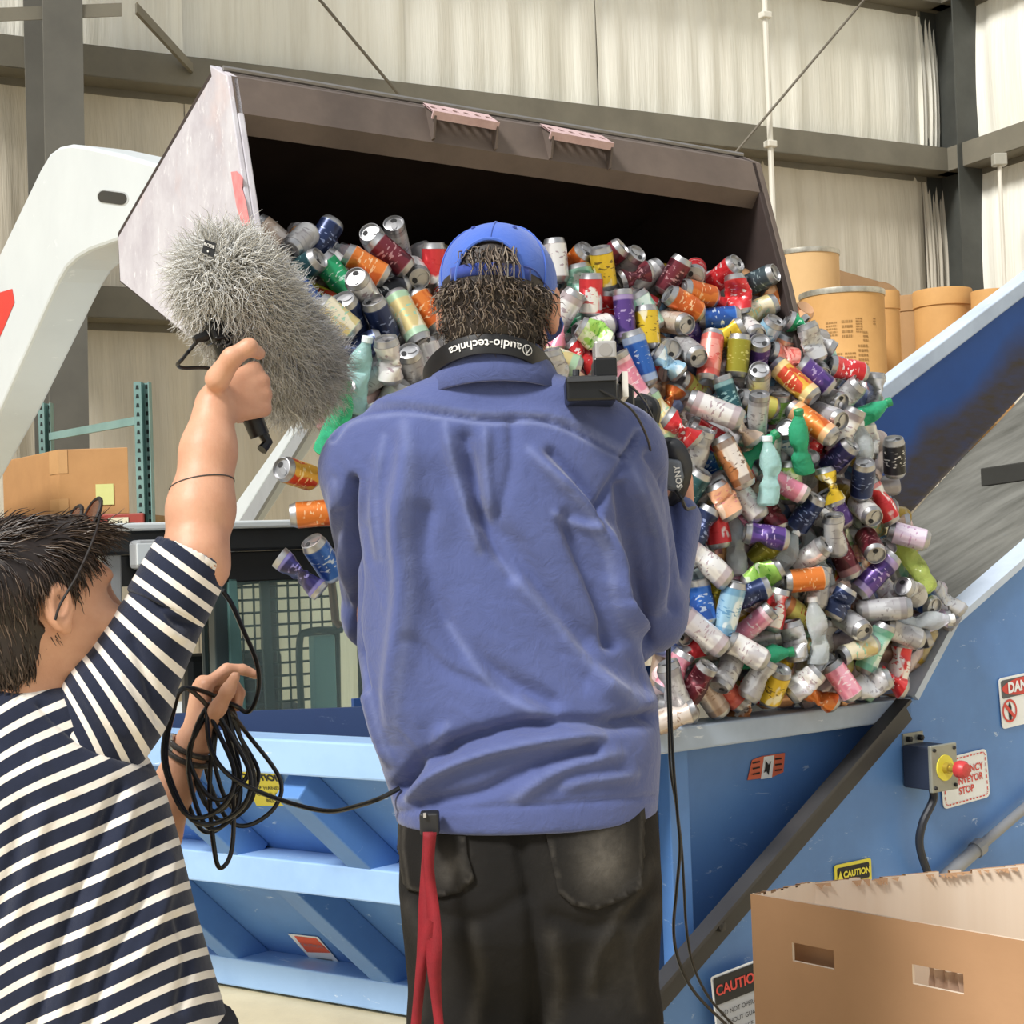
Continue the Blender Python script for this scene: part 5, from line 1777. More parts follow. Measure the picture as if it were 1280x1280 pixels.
def cloth_mat(name, c, c2, weave=900, rough=0.85, wr=0.5, fade=None):
    m, t = new_mat(name, rough, 0, 0.25)
    v = t.coord('Object')
    f = t.ramp(t.noise(v, 7, 5, 0.6), [(0.35, 0.0), (0.7, 0.7)])
    a = t.mix(f, srgb(c), srgb(c2))
    if fade is not None:
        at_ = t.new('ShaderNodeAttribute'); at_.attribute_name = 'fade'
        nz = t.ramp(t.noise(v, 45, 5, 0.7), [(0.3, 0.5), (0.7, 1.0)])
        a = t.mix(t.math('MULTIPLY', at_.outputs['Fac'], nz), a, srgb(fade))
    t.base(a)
    t.b.inputs['Sheen Weight'].default_value = 0.25 if sum(srgb(c)) > 0.2 else 0.0
    n1 = t.noise(v, 38, 6, 0.6, 0.6)
    n2 = t.noise(v, weave, 2)
    h_ = t.math('ADD', t.math('MULTIPLY', n1, 1.0), t.math('MULTIPLY', n2, 0.12))
    t.bump(h_, wr, 0.006)
    return m
def add_head(F, C, Rm, s=1.0):
    """cranium, face and ears; Rm columns right, forward, up"""
    def L(x, y, z): return C + Rm @ (Vector((x, y, z)) * s)
    E = lambda p, r, k=0.012, cut=False: F.ell(L(*p), [q * s for q in r], Rm, k, cut)
    E((0, -0.005, 0.032), (0.076, 0.098, 0.088))
    E((0, 0.03, -0.03), (0.066, 0.068, 0.08), 0.03)
    E((0, 0.055, -0.085), (0.042, 0.042, 0.036), 0.03)
    E((0, 0.09, 0.03), (0.045, 0.012, 0.014), 0.02)          # brow
    for sx in (-1, 1):
        E((sx * 0.031, 0.104, 0.008), (0.017, 0.016, 0.012), 0.012, True)
        E((sx * 0.045, 0.075, -0.03), (0.022, 0.022, 0.022), 0.02)
    F.cap(L(0, 0.097, 0.012), L(0, 0.113, -0.026), 0.008 * s, 0.013 * s, 0.012)
    for sx in (-1, 1): E((sx * 0.012, 0.106, -0.031), (0.009, 0.01, 0.007), 0.006)
    F.cap(L(-0.02, 0.09, -0.061), L(0.02, 0.09, -0.061), 0.006 * s, None, 0.008)
    F.cap(L(-0.016, 0.09, -0.071), L(0.016, 0.09, -0.071), 0.007 * s, None, 0.008)
    for sx in (-1, 1):
        er = Matrix.Rotation(math.radians(-20 * sx), 3, 'Z')
        F.ell(L(sx * 0.083, -0.004, -0.002), [0.010 * s, 0.020 * s, 0.034 * s], Rm @ er, 0.006)
        F.ell(L(sx * 0.094, -0.001, -0.002), [0.008 * s, 0.011 * s, 0.021 * s], Rm @ er, 0.004, True)
        F.ell(L(sx * 0.082, 0.002, -0.032), [0.007 * s, 0.010 * s, 0.010 * s], Rm, 0.006)
    return L
def add_eyes(L, parent, iris):
    for sx in (-1, 1):
        c = L(sx * 0.030, 0.071, 0.008)
        MB().lathe([(0.0125 * math.sin(a), 0.0125 * math.cos(a)) for a in np.linspace(0.02, 3.12, 10)], 16, Matrix.Translation(c)).build('eye', mat('eye_white', 'ece8e2', 0.2), parent, smooth=True)
def leveled(rows):
    out = []
    for py, xl, xr, b, Yc in rows:
        l, r = at(xl, py, Yc), at(xr, py, Yc)
        out.append(((l.z + r.z) / 2, (l.x + r.x) / 2, Yc, (r.x - l.x) / 2, b))
    return out
_B = -_F
def hand(F, W, d, t, right, curls, thumb=0.5, s=1.0):
    """palm, four fingers and a thumb grown from the wrist W; d along the hand, t to the thumb side"""
    d = d.normalized(); t = (t - d * t.dot(d)).normalized()
    n = d.cross(t) if right else t.cross(d)
    off = (0.030, 0.010, -0.010, -0.029)
    kl = (0.086, 0.090, 0.085, 0.076)
    ln = ((0.042, 0.026, 0.021), (0.046, 0.030, 0.022), (0.042, 0.028, 0.021), (0.034, 0.021, 0.018))
    rr_ = (0.0098, 0.0100, 0.0095, 0.0085)
    tips = []
    for i in range(4):
        base = W + (d * 0.01 + t * off[i] * 0.55) * s
        kn = W + (d * kl[i] + t * off[i] + n * (0.004 - 0.002 * abs(i - 1.3))) * s
        F.cap(base, kn, 0.0165 * s, 0.0125 * s, 0.010)
        p, ang = kn, 0.0
        c = curls[i]
        for j in range(3):
            ang += math.radians(c[j])
            v = d * math.cos(ang) - n * math.sin(ang)
            q = p + v * ln[i][j] * s
            F.cap(p, q, rr_[i] * s * (1.08 - 0.09 * j), rr_[i] * s * (1.0 - 0.1 * j), 0.0045)
            p = q
        tips.append(p)
    if thumb is None:
        return d, t, n, tips
    tb = W + (d * 0.022 + t * 0.026 - n * 0.008) * s
    v = (t * (0.75 - 0.4 * thumb) + d * 0.62 - n * (0.15 + 0.35 * thumb)).normalized()
    p1 = tb + v * 0.044 * s
    v2 = (v + d * 0.35 - t * 0.35 * thumb - n * 0.35 * thumb).normalized()
    p2 = p1 + v2 * 0.033 * s
    v3 = (v2 + d * 0.2 - t * 0.4 * thumb - n * 0.3 * thumb).normalized()
    p3 = p2 + v3 * 0.026 * s
    F.chain([tb - v * 0.012, p1, p2, p3], [0.017 * s, 0.0125 * s, 0.011 * s, 0.0085 * s], 0.008)
    return d, t, n, tips

# ================================================================ the camera operator
M1 = thing('person', 'camera operator in a blue shirt and blue cap seen from behind', 'person', (at(650, 1280, 2.22).x, 2.22, 0))
skin1 = skin_mat('skin_a', 'cf9478', 'bd7a62')
S1 = 2.22
HC = at(622, 384, S1)
yaw = math.radians(-7)
R1 = Matrix.Rotation(yaw, 3, 'Z') @ Matrix.Rotation(math.radians(3), 3, 'Y') @ Matrix.Rotation(math.radians(-8), 3, 'X')
bf_ = Field((-0.42, 1.85, -0.01), (0.42, 2.95, 1.95), 0.0055)
L1h = add_head(bf_, HC, R1)
neck_b = at(618, 490, S1 - 0.01)
bf_.cap(HC + R1 @ Vector((0, -0.02, -0.04)), neck_b, 0.056, 0.062, 0.03)
bf_.loft(leveled([(480, 570, 670, 0.05, S1), (520, 500, 740, 0.07, S1), (560, 470, 770, 0.065, S1), (800, 490, 770, 0.065, S1), (1000, 515, 795, 0.08, S1), (1130, 520, 805, 0.10, S1)]), 0.03)
shR, elR, wrR = at(768, 572, S1), at(812, 768, 2.38), at(845, 648, 2.49)
shL, elL, wrL = at(460, 588, S1), at(472, 770, 2.40), at(640, 640, 2.62)
bf_.chain([shR, elR, wrR], [0.05, 0.038, 0.027], 0.02)
bf_.chain([shL, elL, wrL], [0.05, 0.038, 0.027], 0.02)
hand(bf_, wrR, _U * 0.8 + _F * 0.45 - _R * 0.1, -_R + _U * 0.2, True, [(40, 50, 30)] * 4, 0.6)
hand(bf_, wrL, _U * 0.6 + _R * 0.7 + _F * 0.2, _B, False, [(35, 40, 25)] * 4, 0.5)
hpL, hpR = at(585, 1110, S1), at(738, 1110, S1)
knL, knR = at(590, 1500, S1 - 0.01), at(748, 1500, S1 + 0.03)
anL = Vector((knL.x - 0.01, S1 - 0.03, 0.09)); anR = Vector((knR.x + 0.02, S1 + 0.04, 0.09))
for hq_, kq, aq in ((hpL, knL, anL), (hpR, knR, anR)):
    bf_.chain([hq_, kq, aq], [0.072, 0.05, 0.036], 0.02)
    bf_.cap(aq, aq + Vector((0, 0.16, -0.055)), 0.035, 0.03, 0.02)
V, Q = bf_.mesh()
np_obj('body', V, Q, skin1, M1)
add_eyes(L1h, M1, None)

# shirt
m_shirt = cloth_mat('shirt_blue', '556092', '465180', 1100, 0.85, 0.5, fade='8a94bc')
sf = Field((-0.45, 1.9, 0.80), (0.42, 2.85, 1.80), 0.0045)
sf.loft(leveled([(448, 572, 668, 0.060, S1), (470, 545, 692, 0.068, S1), (487, 505, 728, 0.080, S1), (505, 470, 760, 0.092, S1), (530, 446, 785, 0.108, S1), (570, 440, 792, 0.124, S1), (640, 446, 786, 0.134, S1),
                 (720, 448, 786, 0.138, S1), (800, 446, 792, 0.142, S1), (880, 458, 822, 0.146, S1), (940, 474, 826, 0.148, S1), (1000, 492, 823, 0.148, S1), (1022, 496, 821, 0.146, S1)]), 0.02, 2.2)
sf.chain([shR + Vector((-0.03, 0, 0.01)), shR, elR], [0.062, 0.069, 0.056], 0.035)
sf.cap(elR, wrR - (wrR - elR) * 0.02, 0.056, 0.043, 0.02)
sf.chain([shL + Vector((0.03, 0, 0.01)), shL, elL], [0.062, 0.064, 0.053], 0.035)
sf.cap(elL, wrL - (wrL - elL) * 0.15, 0.053, 0.042, 0.02)
sf.smooth(2)
V, Q = sf.mesh()
FL = [  # points (on the visible back), width px, height m, kind
    ([(415, 548), (440, 523), (500, 513), (560, 519), (610, 525), (660, 523), (700, 531), (740, 550), (780, 571)], 3.2, 0.004, 'seam'),
    ([(780, 571), (792, 552), (798, 540)], 3, 0.004, 'seam'),
    ([(797, 545), (775, 585), (752, 625), (747, 650), (757, 700), (766, 750)], 5, 0.005, 'seam'),
    ([(415, 540), (432, 518), (500, 505), (600, 516), (700, 522), (785, 562)], 7, 0.0025, 'ridge'),
    ([(556, 527), (566, 580), (584, 640), (600, 690)], 9, 0.007, 'ridge'),
    ([(606, 532), (607, 590), (612, 650)], 8, 0.006, 'ridge'),
    ([(582, 545), (592, 600), (606, 660), (640, 720)], 8, 0.007, 'seam'),
    ([(640, 530), (640, 580), (625, 640)], 7, 0.004, 'seam'),
    ([(505, 527), (512, 580), (506, 660), (512, 740), (498, 850), (490, 930)], 14, 0.009, 'ridge'),
    ([(530, 640), (524, 700), (548, 770), (600, 830), (690, 880)], 13, 0.008, 'seam'),
    ([(480, 545), (470, 620), (476, 700)], 8, 0.004, 'ridge'),
    ([(660, 560), (700, 600), (742, 648), (764, 700), (772, 760), (815, 830), (838, 870)], 9, 0.011, 'ridge'),
    ([(690, 565), (728, 610), (745, 640)], 7, 0.006, 'seam'),
    ([(708, 650), (730, 700), (758, 760), (770, 800)], 10, 0.010, 'seam'),
    ([(735, 655), (756, 690), (770, 755), (800, 800)], 6, 0.007, 'ridge'),
    ([(690, 640), (720, 655), (745, 662)], 6, 0.005, 'ridge'),
    ([(620, 700), (680, 760), (740, 830), (800, 880)], 12, 0.006, 'ridge'),
    ([(560, 780), (620, 860), (700, 900), (780, 905)], 10, 0.006, 'ridge'),
    ([(498, 985), (530, 950), (590, 922), (680, 903), (770, 905), (828, 893)], 9, 0.013, 'seam'),
    ([(505, 1000), (545, 966), (610, 940), (700, 922), (760, 918)], 8, 0.010, 'ridge'),
    ([(520, 1005), (600, 990), (660, 960), (740, 935)], 8, 0.006, 'seam'),
    ([(640, 1000), (700, 960), (780, 940)], 10, 0.006, 'ridge'),
    ([(700, 985), (740, 975), (800, 968)], 8, 0.004, 'ridge'),
    ([(560, 905), (545, 935), (520, 965)], 9, 0.006, 'ridge'),
    ([(441, 600), (438, 650), (446, 720), (443, 790), (460, 860)], 5, 0.012, 'seam'),
    ([(418, 600), (425, 680), (440, 740)], 8, 0.005, 'ridge'),
    ([(426, 640), (420, 720), (440, 780)], 5, 0.005, 'seam'),
    ([(790, 580), (812, 640), (826, 700), (822, 770)], 9, 0.007, 'ridge'),
    ([(775, 610), (790, 680), (800, 760), (805, 800)], 8, 0.008, 'seam'),
    ([(812, 570), (838, 620), (846, 690), (842, 760)], 7, 0.006, 'seam'),
    ([(450, 820), (470, 900), (490, 960)], 8, 0.006, 'ridge'),
    ([(520, 800), (560, 840), (640, 870)], 8, 0.004, 'seam'),
    ([(495, 1016), (560, 1012), (640, 1008), (740, 1002), (822, 995)], 3, 0.002, 'seam'),
    ([(600, 640), (650, 690), (700, 760), (740, 800)], 14, 0.006, 'seam'),
    ([(500, 560), (512, 700), (508, 840), (530, 940)], 26, 0.007, 'ridge'),
    ([(580, 600), (635, 715), (715, 820), (790, 868)], 42, 0.011, 'seam'),
    ([(555, 690), (590, 800), (640, 875)], 36, 0.006, 'seam'),
    ([(740, 850), (800, 872), (838, 880)], 20, 0.007, 'ridge'),
    ([(430, 520), (520, 490), (620, 480), (720, 495), (780, 530)], 24, 0.004, 'ridge'),
]
V = folds(V, Q, FL, 2.1)
# finer creases everywhere
N = normals(V, Q)
px, py = proj_np(V)
rw = random.Random(12)
cr = np.zeros(len(V))
for k in range(46):
    x0, y0 = rw.uniform(420, 830), rw.uniform(560, 1000)
    a = rw.uniform(0.6, 1.5) if x0 < 560 else rw.uniform(0.2, 1.2)
    ln_ = rw.uniform(25, 80)
    d, s, t_ = seg_dist(px, py, [(x0, y0), (x0 + math.cos(a) * ln_, y0 + math.sin(a) * ln_)])
    cr += rw.choice((-1, 1)) * rw.uniform(0.0008, 0.002) * np.exp(-(d / rw.uniform(3.5, 7)) ** 2)
V = V + N * cr[:, None]
V = relax(V, Q, 1, 0.35)
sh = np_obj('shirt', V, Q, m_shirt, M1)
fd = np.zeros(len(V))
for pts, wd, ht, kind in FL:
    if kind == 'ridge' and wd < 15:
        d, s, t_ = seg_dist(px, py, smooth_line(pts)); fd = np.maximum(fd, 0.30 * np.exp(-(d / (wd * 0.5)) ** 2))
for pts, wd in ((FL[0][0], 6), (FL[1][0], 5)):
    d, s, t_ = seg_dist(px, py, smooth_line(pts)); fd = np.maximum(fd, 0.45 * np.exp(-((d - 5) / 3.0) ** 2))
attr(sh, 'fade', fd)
# collar
nk = at(617, 446, S1)
cm = MB()
def colp(i, j):
    a = 2 * math.pi * i / 48
    back_ = -math.cos(a)            # 1 at the back
    r = (0.068, 0.073, 0.088, 0.113)[j]
    zz = (0.010, 0.013, -0.014, -0.058)[j] + 0.012 * math.cos(a) * -1
    return nk + Vector((math.sin(a) * r * 1.04, math.cos(a) * r * -1.0 * -1.0, 0)) * 1.0 + Vector((0, 0, zz - 0.035 * (math.cos(a) + 1) / 2))
cm.grid(colp, 48, 4, wu=True)
co = cm.build('collar', m_shirt, M1, smooth=True, angle=80)
so_ = co.modifiers.new('thick', 'SOLIDIFY'); so_.thickness = 0.004

# trousers
m_jean = cloth_mat('jeans_black', '1b1918', '131211', 1200, 0.9, 0.35, fade='6a655e')
pf = Field((-0.30, 1.90, 0.03), (0.34, 2.50, 1.12), 0.006)
pf.loft(leveled([(985, 505, 818, 0.125, S1), (1050, 499, 824, 0.135, S1), (1110, 502, 826, 0.138, S1), (1150, 508, 826, 0.132, S1), (1200, 520, 815, 0.105, S1), (1260, 545, 790, 0.06, S1)]), 0.035, 2.4)
for hq_, kq, aq, dx in ((hpL, knL, anL, 1), (hpR, knR, anR, -1)):
    pf.chain([hq_ + Vector((0.004 * dx, 0, 0.0)), at(592 if dx > 0 else 746, 1280, S1), kq, Vector((aq.x, aq.y, 0.07))], [0.096, 0.092, 0.078, 0.066], 0.02)
pf.smooth(1)
V, Q = pf.mesh()
PFL = [([(640, 1020), (652, 1070), (664, 1130), (668, 1200), (670, 1290)], 8, 0.012, 'seam'),
       ([(500, 1100), (540, 1140), (600, 1150), (655, 1120)], 10, 0.006, 'seam'),
       ([(690, 1145), (750, 1160), (810, 1120)], 9, 0.006, 'seam'),
       ([(815, 1080), (770, 1150), (745, 1200), (740, 1240)], 10, 0.008, 'ridge'),
       ([(820, 1130), (790, 1190), (800, 1260)], 10, 0.006, 'ridge'),
       ([(510, 1130), (530, 1200), (525, 1270)], 9, 0.006, 'ridge'),
       ([(690, 1170), (700, 1230), (690, 1280)], 10, 0.005, 'ridge'),
       ([(590, 1160), (600, 1220), (590, 1280)], 9, 0.004, 'ridge'),
       ([(575, 1030), (585, 1080), (580, 1110)], 6, 0.003, 'ridge')]
V = folds(V, Q, PFL)
V = relax(V, Q, 1, 0.3)
px, py = proj_np(V)
Nn = normals(V, Q)
jn = np_obj('jeans', V, Q, m_jean, M1)
fd = np.zeros(len(V))
for (cx, cy, rx, ry, s) in ((745, 1075, 45, 45, 0.75), (565, 1085, 25, 25, 0.45), (775, 1200, 35, 60, 0.35), (545, 1200, 25, 60, 0.25), (530, 1060, 20, 20, 0.3)):
    fd = np.maximum(fd, s * np.exp(-(((px - cx) / rx) ** 2 + ((py - cy) / ry) ** 2)))
for pts, wd, ht, kind in PFL:
    if kind == 'ridge':
        d, s, t_ = seg_dist(px, py, smooth_line(pts)); fd = np.maximum(fd, 0.35 * np.exp(-(d / wd) ** 2))
attr(jn, 'fade', fd * 0.6)
# patch pockets cut out of the seat and laid on it
def patch(name, poly, V, Q, N, lift, m, parent, fade=None):
    x, y = proj_np(V)
    c = np.stack([x[Q].mean(1), y[Q].mean(1)], 1)
    ny = N[Q].mean(1)[:, 1]
    keep = np.array([inside(a, b, poly) for a, b in c]) & (ny < 0.1)
    q = Q[keep]
    u, inv = np.unique(q, return_inverse=True)
    q = inv.reshape(-1, 4)
    W = V[u] + N[u] * lift
    edges = {}
    for f in q:
        for k in range(4):
            e = (f[k], f[(k + 1) % 4]); kk = tuple(sorted(e))
            edges[kk] = edges.get(kk, 0) + 1
    bd = {i for e, c_ in edges.items() if c_ == 1 for i in e}
    # pull the border onto the polygon outline
    bl_ = np.array(sorted(bd))
    for _ in range(2):
        xx, yy = proj_np(W[bl_])
        P2 = [(a, b) for a, b in poly] + [poly[0]]
        for ii, (a, b) in enumerate(zip(xx, yy)):
            best = None
            for (x0, y0), (x1, y1) in zip(P2[:-1], P2[1:]):
                dx, dy = x1 - x0, y1 - y0
                t = min(1, max(0, ((a - x0) * dx + (b - y0) * dy) / (dx * dx + dy * dy)))
                e = math.hypot(a - x0 - dx * t, b - y0 - dy * t)
                if best is None or e < best[0]: best = (e, x0 + dx * t, y0 + dy * t)
            W[bl_[ii]] = np.array(at(best[1], best[2], W[bl_[ii]][1]))
    o = np_obj(name, W, q, m, parent)
    sm = o.modifiers.new('thick', 'SOLIDIFY'); sm.thickness = 0.004; sm.offset = -1
    if fade is not None:
        xx, yy = proj_np(W)
        a = np.zeros(len(W))
        for (cx, cy, rx, ry, s) in fade: a = np.maximum(a, s * np.exp(-(((xx - cx) / rx) ** 2 + ((yy - cy) / ry) ** 2)))
        # worn stitched border
        P2 = list(poly) + [poly[0]]
        d, s, t = seg_dist(xx, yy, P2)
        a = np.maximum(a, 0.35 * np.exp(-((d - 3) / 2.5) ** 2))
        attr(o, 'fade', a)
    return o
patch('back_pocket', [(676, 1009), (806, 1004), (803, 1112), (778, 1126), (745, 1138), (716, 1132), (698, 1116), (688, 1070)], V, Q, Nn, 0.0055, m_jean, M1, [(755, 1075, 32, 40, 0.85), (775, 1055, 12, 26, 0.4)])
patch('back_pocket', [(503, 1013), (580, 1011), (584, 1070), (594, 1100), (574, 1116), (550, 1122), (508, 1112), (500, 1060)], V, Q, Nn, 0.0055, m_jean, M1, [(562, 1085, 22, 24, 0.5)])
# shoes
for aq in (anL, anR):
    f_ = Field((aq.x - 0.08, aq.y - 0.12, 0.0), (aq.x + 0.08, aq.y + 0.26, 0.16), 0.006)
    f_.cap((aq.x, aq.y - 0.03, 0.05), (aq.x, aq.y + 0.16, 0.04), 0.047, 0.043, 0.02)
    f_.cap((aq.x, aq.y, 0.06), (aq.x, aq.y, 0.12), 0.044, 0.046, 0.02)
    s_ = f_.F; s_[:] = np.maximum(s_, (0.006 - f_.ax[2])[None, None, :])
    W, q = f_.mesh()
    np_obj('shoe', W, q, mat('shoe_black', '232325', 0.6, c2='303033'), M1)

# hair: base and curls
m_hair1 = [mat('hair_a1', '4a3e36', 0.5), mat('hair_a2', '6b5b4e', 0.5), mat('hair_a3', '2f2722', 0.5), mat('hair_a4', '8d7f70', 0.45)]
hf = Field(HC - Vector((0.13, 0.14, 0.13)), HC + Vector((0.13, 0.14, 0.14)), 0.005)
hf.ell(HC + R1 @ Vector((0, -0.012, 0.02)), (0.083, 0.099, 0.096), R1, 0.01)
hf.ell(HC + R1 @ Vector((0, -0.035, -0.045)), (0.066, 0.062, 0.05), R1, 0.02)
X, Y, Zz = hf.ax[0][:, None, None], hf.ax[1][None, :, None], hf.ax[2][None, None, :]
Ri = np.array(R1.transposed())
ly = Ri[1, 0] * (X - HC.x) + Ri[1, 1] * (Y - HC.y) + Ri[1, 2] * (Zz - HC.z)
lz = Ri[2, 0] * (X - HC.x) + Ri[2, 1] * (Y - HC.y) + Ri[2, 2] * (Zz - HC.z)
lx = Ri[0, 0] * (X - HC.x) + Ri[0, 1] * (Y - HC.y) + Ri[0, 2] * (Zz - HC.z)
hf.F = np.maximum(hf.F, ly - 0.015 - np.clip(lz, 0, 1) * 1.2)       # keep off the face
hf.F = np.maximum(hf.F, -(lz + 0.082))
earc = np.sqrt((np.abs(lx) - 0.085) ** 2 + (ly - 0.0) ** 2 + (lz + 0.01) ** 2) - 0.030
hf.F = np.maximum(hf.F, -earc)
V, Q = hf.mesh()
hair = np_obj('hair', V, Q, m_hair1[2], M1)
rg = np.random.default_rng(4)
dv = fib(5200)
dv = dv[(dv[:, 1] < 0.28) & (dv[:, 2] > -0.95)]
loc = dv * np.array((0.084, 0.100, 0.096)) + np.array((0, -0.012, 0.02))
lowm = loc[:, 2] < -0.01
loc[lowm] = (dv[lowm] * np.array((0.080, 0.094, 0.098))) + np.array((0, -0.014, 0.012))
near_ear = (np.abs(np.abs(loc[:, 0]) - 0.082) < 0.03) & (np.abs(loc[:, 1]) < 0.028) & (np.abs(loc[:, 2] + 0.005) < 0.036)
inop = inop_ = (np.abs(loc[:, 0]) < 0.036) & (loc[:, 1] < -0.05) & (loc[:, 2] > 0.036) & (loc[:, 2] < 0.058)
keep = (loc[:, 2] > -0.080) & ((loc[:, 2] < 0.012) | inop) & (~near_ear) & (rg.random(len(loc)) < np.where(inop_, 0.4, 0.9))
loc = loc[keep]; dvk = dv[keep]
Rn = np.array(R1)
roots = loc @ Rn.T + np.array(HC)
dd = dvk * np.array((0.45, 0.4, 0.1)) + np.array((0, -0.05, -0.9)) + rg.normal(0, 0.35, (len(loc), 3))
dd /= np.linalg.norm(dd, axis=1, keepdims=True)
strands('hair_curls', m_hair1, hair, roots, dd @ Rn.T, rg.uniform(0.016, 0.034, len(loc)), 0.0013, 5, curl=0.7, drop=0.6, n=8, freq=1.3)
# lock falling over the cap strap
r2 = np.array([(rg.normal(0.008, 0.012), -0.106 + rg.normal(0, 0.003), 0.052 + rg.normal(0, 0.004)) for _ in range(70)])
d2 = np.tile(np.array((0.05, -0.5, -0.85)), (70, 1)) + rg.normal(0, 0.18, (70, 3)); d2 /= np.linalg.norm(d2, axis=1, keepdims=True)
strands('hair_lock', m_hair1, hair, r2 @ Rn.T + np.array(HC), d2 @ Rn.T, rg.uniform(0.04, 0.06, 70), 0.0012, 6, curl=0.35, drop=0.9, n=8, freq=1.0)

# cap
m_cap = cloth_mat('cap_blue', '4a6cc4', '3f5fb4', 1000, 0.85, 0.3)
m_cap_dk = cloth_mat('cap_strap', '35499a', '2c3f88', 1000, 0.85, 0.2)
CC = Vector((0, -0.004, 0.034))
CRx, CRy, CRz = 0.0865, 0.1075, 0.086
def cap_pt(phi, th, g=0.0):
    """phi 0 at the back"""
    return HC + R1 @ (CC + Vector(((CRx + g) * math.sin(th) * math.sin(phi), -(CRy + g) * math.sin(th) * math.cos(phi), (CRz + g) * math.cos(th))))
TH = math.radians(105)
nu, nv = 180, 56
cm = MB()
ids = {}
def lp(i, j):
    phi = 2 * math.pi * i / nu; th = TH * (j + 0.5) / nv
    return phi, th
op_w, op_h = 0.047, 0.056
zr = CRz * math.cos(TH)
faces = []
vs_ = []
for i in range(nu):
    for j in range(nv + 1):
        vs_.append(cap_pt(2 * math.pi * i / nu, TH * j / nv))
for i in range(nu):
    for j in range(nv):
        phi, th = 2 * math.pi * (i + 0.5) / nu, TH * (j + 0.5) / nv
        x = CRx * math.sin(th) * math.sin(phi); z = CRz * math.cos(th) - zr
        if math.cos(phi) > 0 and (x / op_w) ** 2 + (z / op_h) ** 2 < 1: continue
        i2 = (i + 1) % nu
        faces.append((i * (nv + 1) + j, i * (nv + 1) + j + 1, i2 * (nv + 1) + j + 1, i2 * (nv + 1) + j))
cm.add(vs_, faces)
capo = cm.build('cap', m_cap, M1, smooth=True, angle=80)
capo.modifiers.new('thick', 'SOLIDIFY').thickness = 0.0025
def cap_xyz(x, z, g=0.0012):
    th = math.acos(max(-1, min(1, (z + zr) / CRz)))
    sphi = max(-1, min(1, x / (CRx * max(0.05, math.sin(th)))))
    return cap_pt(math.asin(sphi), th, g)
arc = [cap_xyz(op_w * math.cos(a), op_h * math.sin(a)) for a in np.linspace(0, math.pi, 40)]
MB().tube(arc, 0.0026, 6).build('opening_hem', m_cap, capo, smooth=True)
for k in range(6):
    phi = math.pi / 3 * k
    t0 = 0.05
    t1 = TH if k else math.acos((op_h + zr) / CRz) - 0.02
    MB().tube([cap_pt(phi, t0 + (t1 - t0) * q / 14, 0.0008) for q in range(15)], 0.0014, 6).build('seam', m_cap, capo, smooth=True)
    ey = cap_pt(phi + math.pi / 6, 0.75, 0.001)
    nn_ = (ey - (HC + R1 @ CC)).normalized()
    MB().lathe([(0.0035, 0), (0.003, 0.0012), (0.0012, 0.0012), (0.001, 0.0)], 10, Matrix.Translation(ey) @ nn_.to_track_quat('Z', 'Y').to_matrix().to_4x4()).build('eyelet', m_cap_dk, capo)
MB().lathe([(0.008, 0), (0.006, 0.004), (0.001, 0.005)], 14, Matrix.Translation(cap_pt(0, 0, 0.001)) @ R1.to_4x4()).build('top_button', m_cap, capo, smooth=True)
sb = MB()
def stp(i, j):
    x = -0.056 + 0.112 * i / 30
    return cap_xyz(x, 0.002 + 0.0165 * j, 0.003)
sb.grid(stp, 31, 2)
st_o = sb.build('strap', m_cap_dk, capo, smooth=True)
st_o.modifiers.new('thick', 'SOLIDIFY').thickness = 0.002
bu = [cap_xyz(x, z, 0.005) for x, z in ((0.026, 0.0), (0.034, 0.0), (0.034, 0.021), (0.026, 0.021))]
MB().tube(bu + [bu[0]], 0.0014, 6).build('buckle', mat('buckle_metal', 'b5aea4', 0.3, 0.8), capo)
MB().tube(catmull([cap_xyz(0.04, 0.019, 0.003), cap_xyz(0.062, 0.016, 0.003), cap_xyz(0.078, -0.002, 0.003)], 8), 0.0012, 6).build('strap_end', m_cap_dk, capo)
bm2 = MB()
def brim(i, j):
    a = math.radians(-78 + 156 * i / 30)
    th = TH
    p = CC + Vector((CRx * math.sin(th) * math.sin(a), CRy * math.sin(th) * math.cos(a), CRz * math.cos(th) + 0.004))
    ext = 0.072 * j / 8 * math.cos(a) ** 0.5 if math.cos(a) > 0 else 0
    q = p + Vector((0.012 * math.sin(a) * j / 8, ext, -0.35 * ext - 2.2 * (p.x ** 2) * j / 8))
    return HC + R1 @ q
bm2.grid(brim, 31, 9)
br = bm2.build('brim', m_cap, capo, smooth=True)
br.modifiers.new('thick', 'SOLIDIFY').thickness = 0.003

# headphones round the neck -------------------------------------------
hpn = thing('headphones', 'black headphones worn round the neck of the camera operator', 'headphones', at(612, 450, S1))
m_hp = mat('headphone_black', '1d1c1d', 0.45, c2='131314', nscale=10)
ctrl = [((533, 492), 2.33), ((534, 470), 2.23), ((553, 447), 2.155), ((585, 433), 2.125), ((618, 430), 2.12), ((648, 435), 2.128), ((672, 448), 2.155), ((690, 472), 2.23), ((692, 492), 2.33)]
pathc = catmull([at(x, y, Yd) for (x, y), Yd in ctrl], 10)
def hb(i, s):
    """strip across the band: s in -1..1"""
    p = pathc[i]
    tg = (pathc[min(i + 1, len(pathc) - 1)] - pathc[max(i - 1, 0)]).normalized()
    outw = (p - at(612, 470, 2.24)); outw = (outw - tg * outw.dot(tg)).normalized()
    wv = tg.cross(outw).normalized()
    wv = wv if wv.z > 0 else -wv
    wv = (wv * 0.9 + outw * 0.1).normalized()
    return p, wv, wv.cross(tg).normalized() if wv.cross(tg).y < 0 else -wv.cross(tg).normalized()
mb = MB()
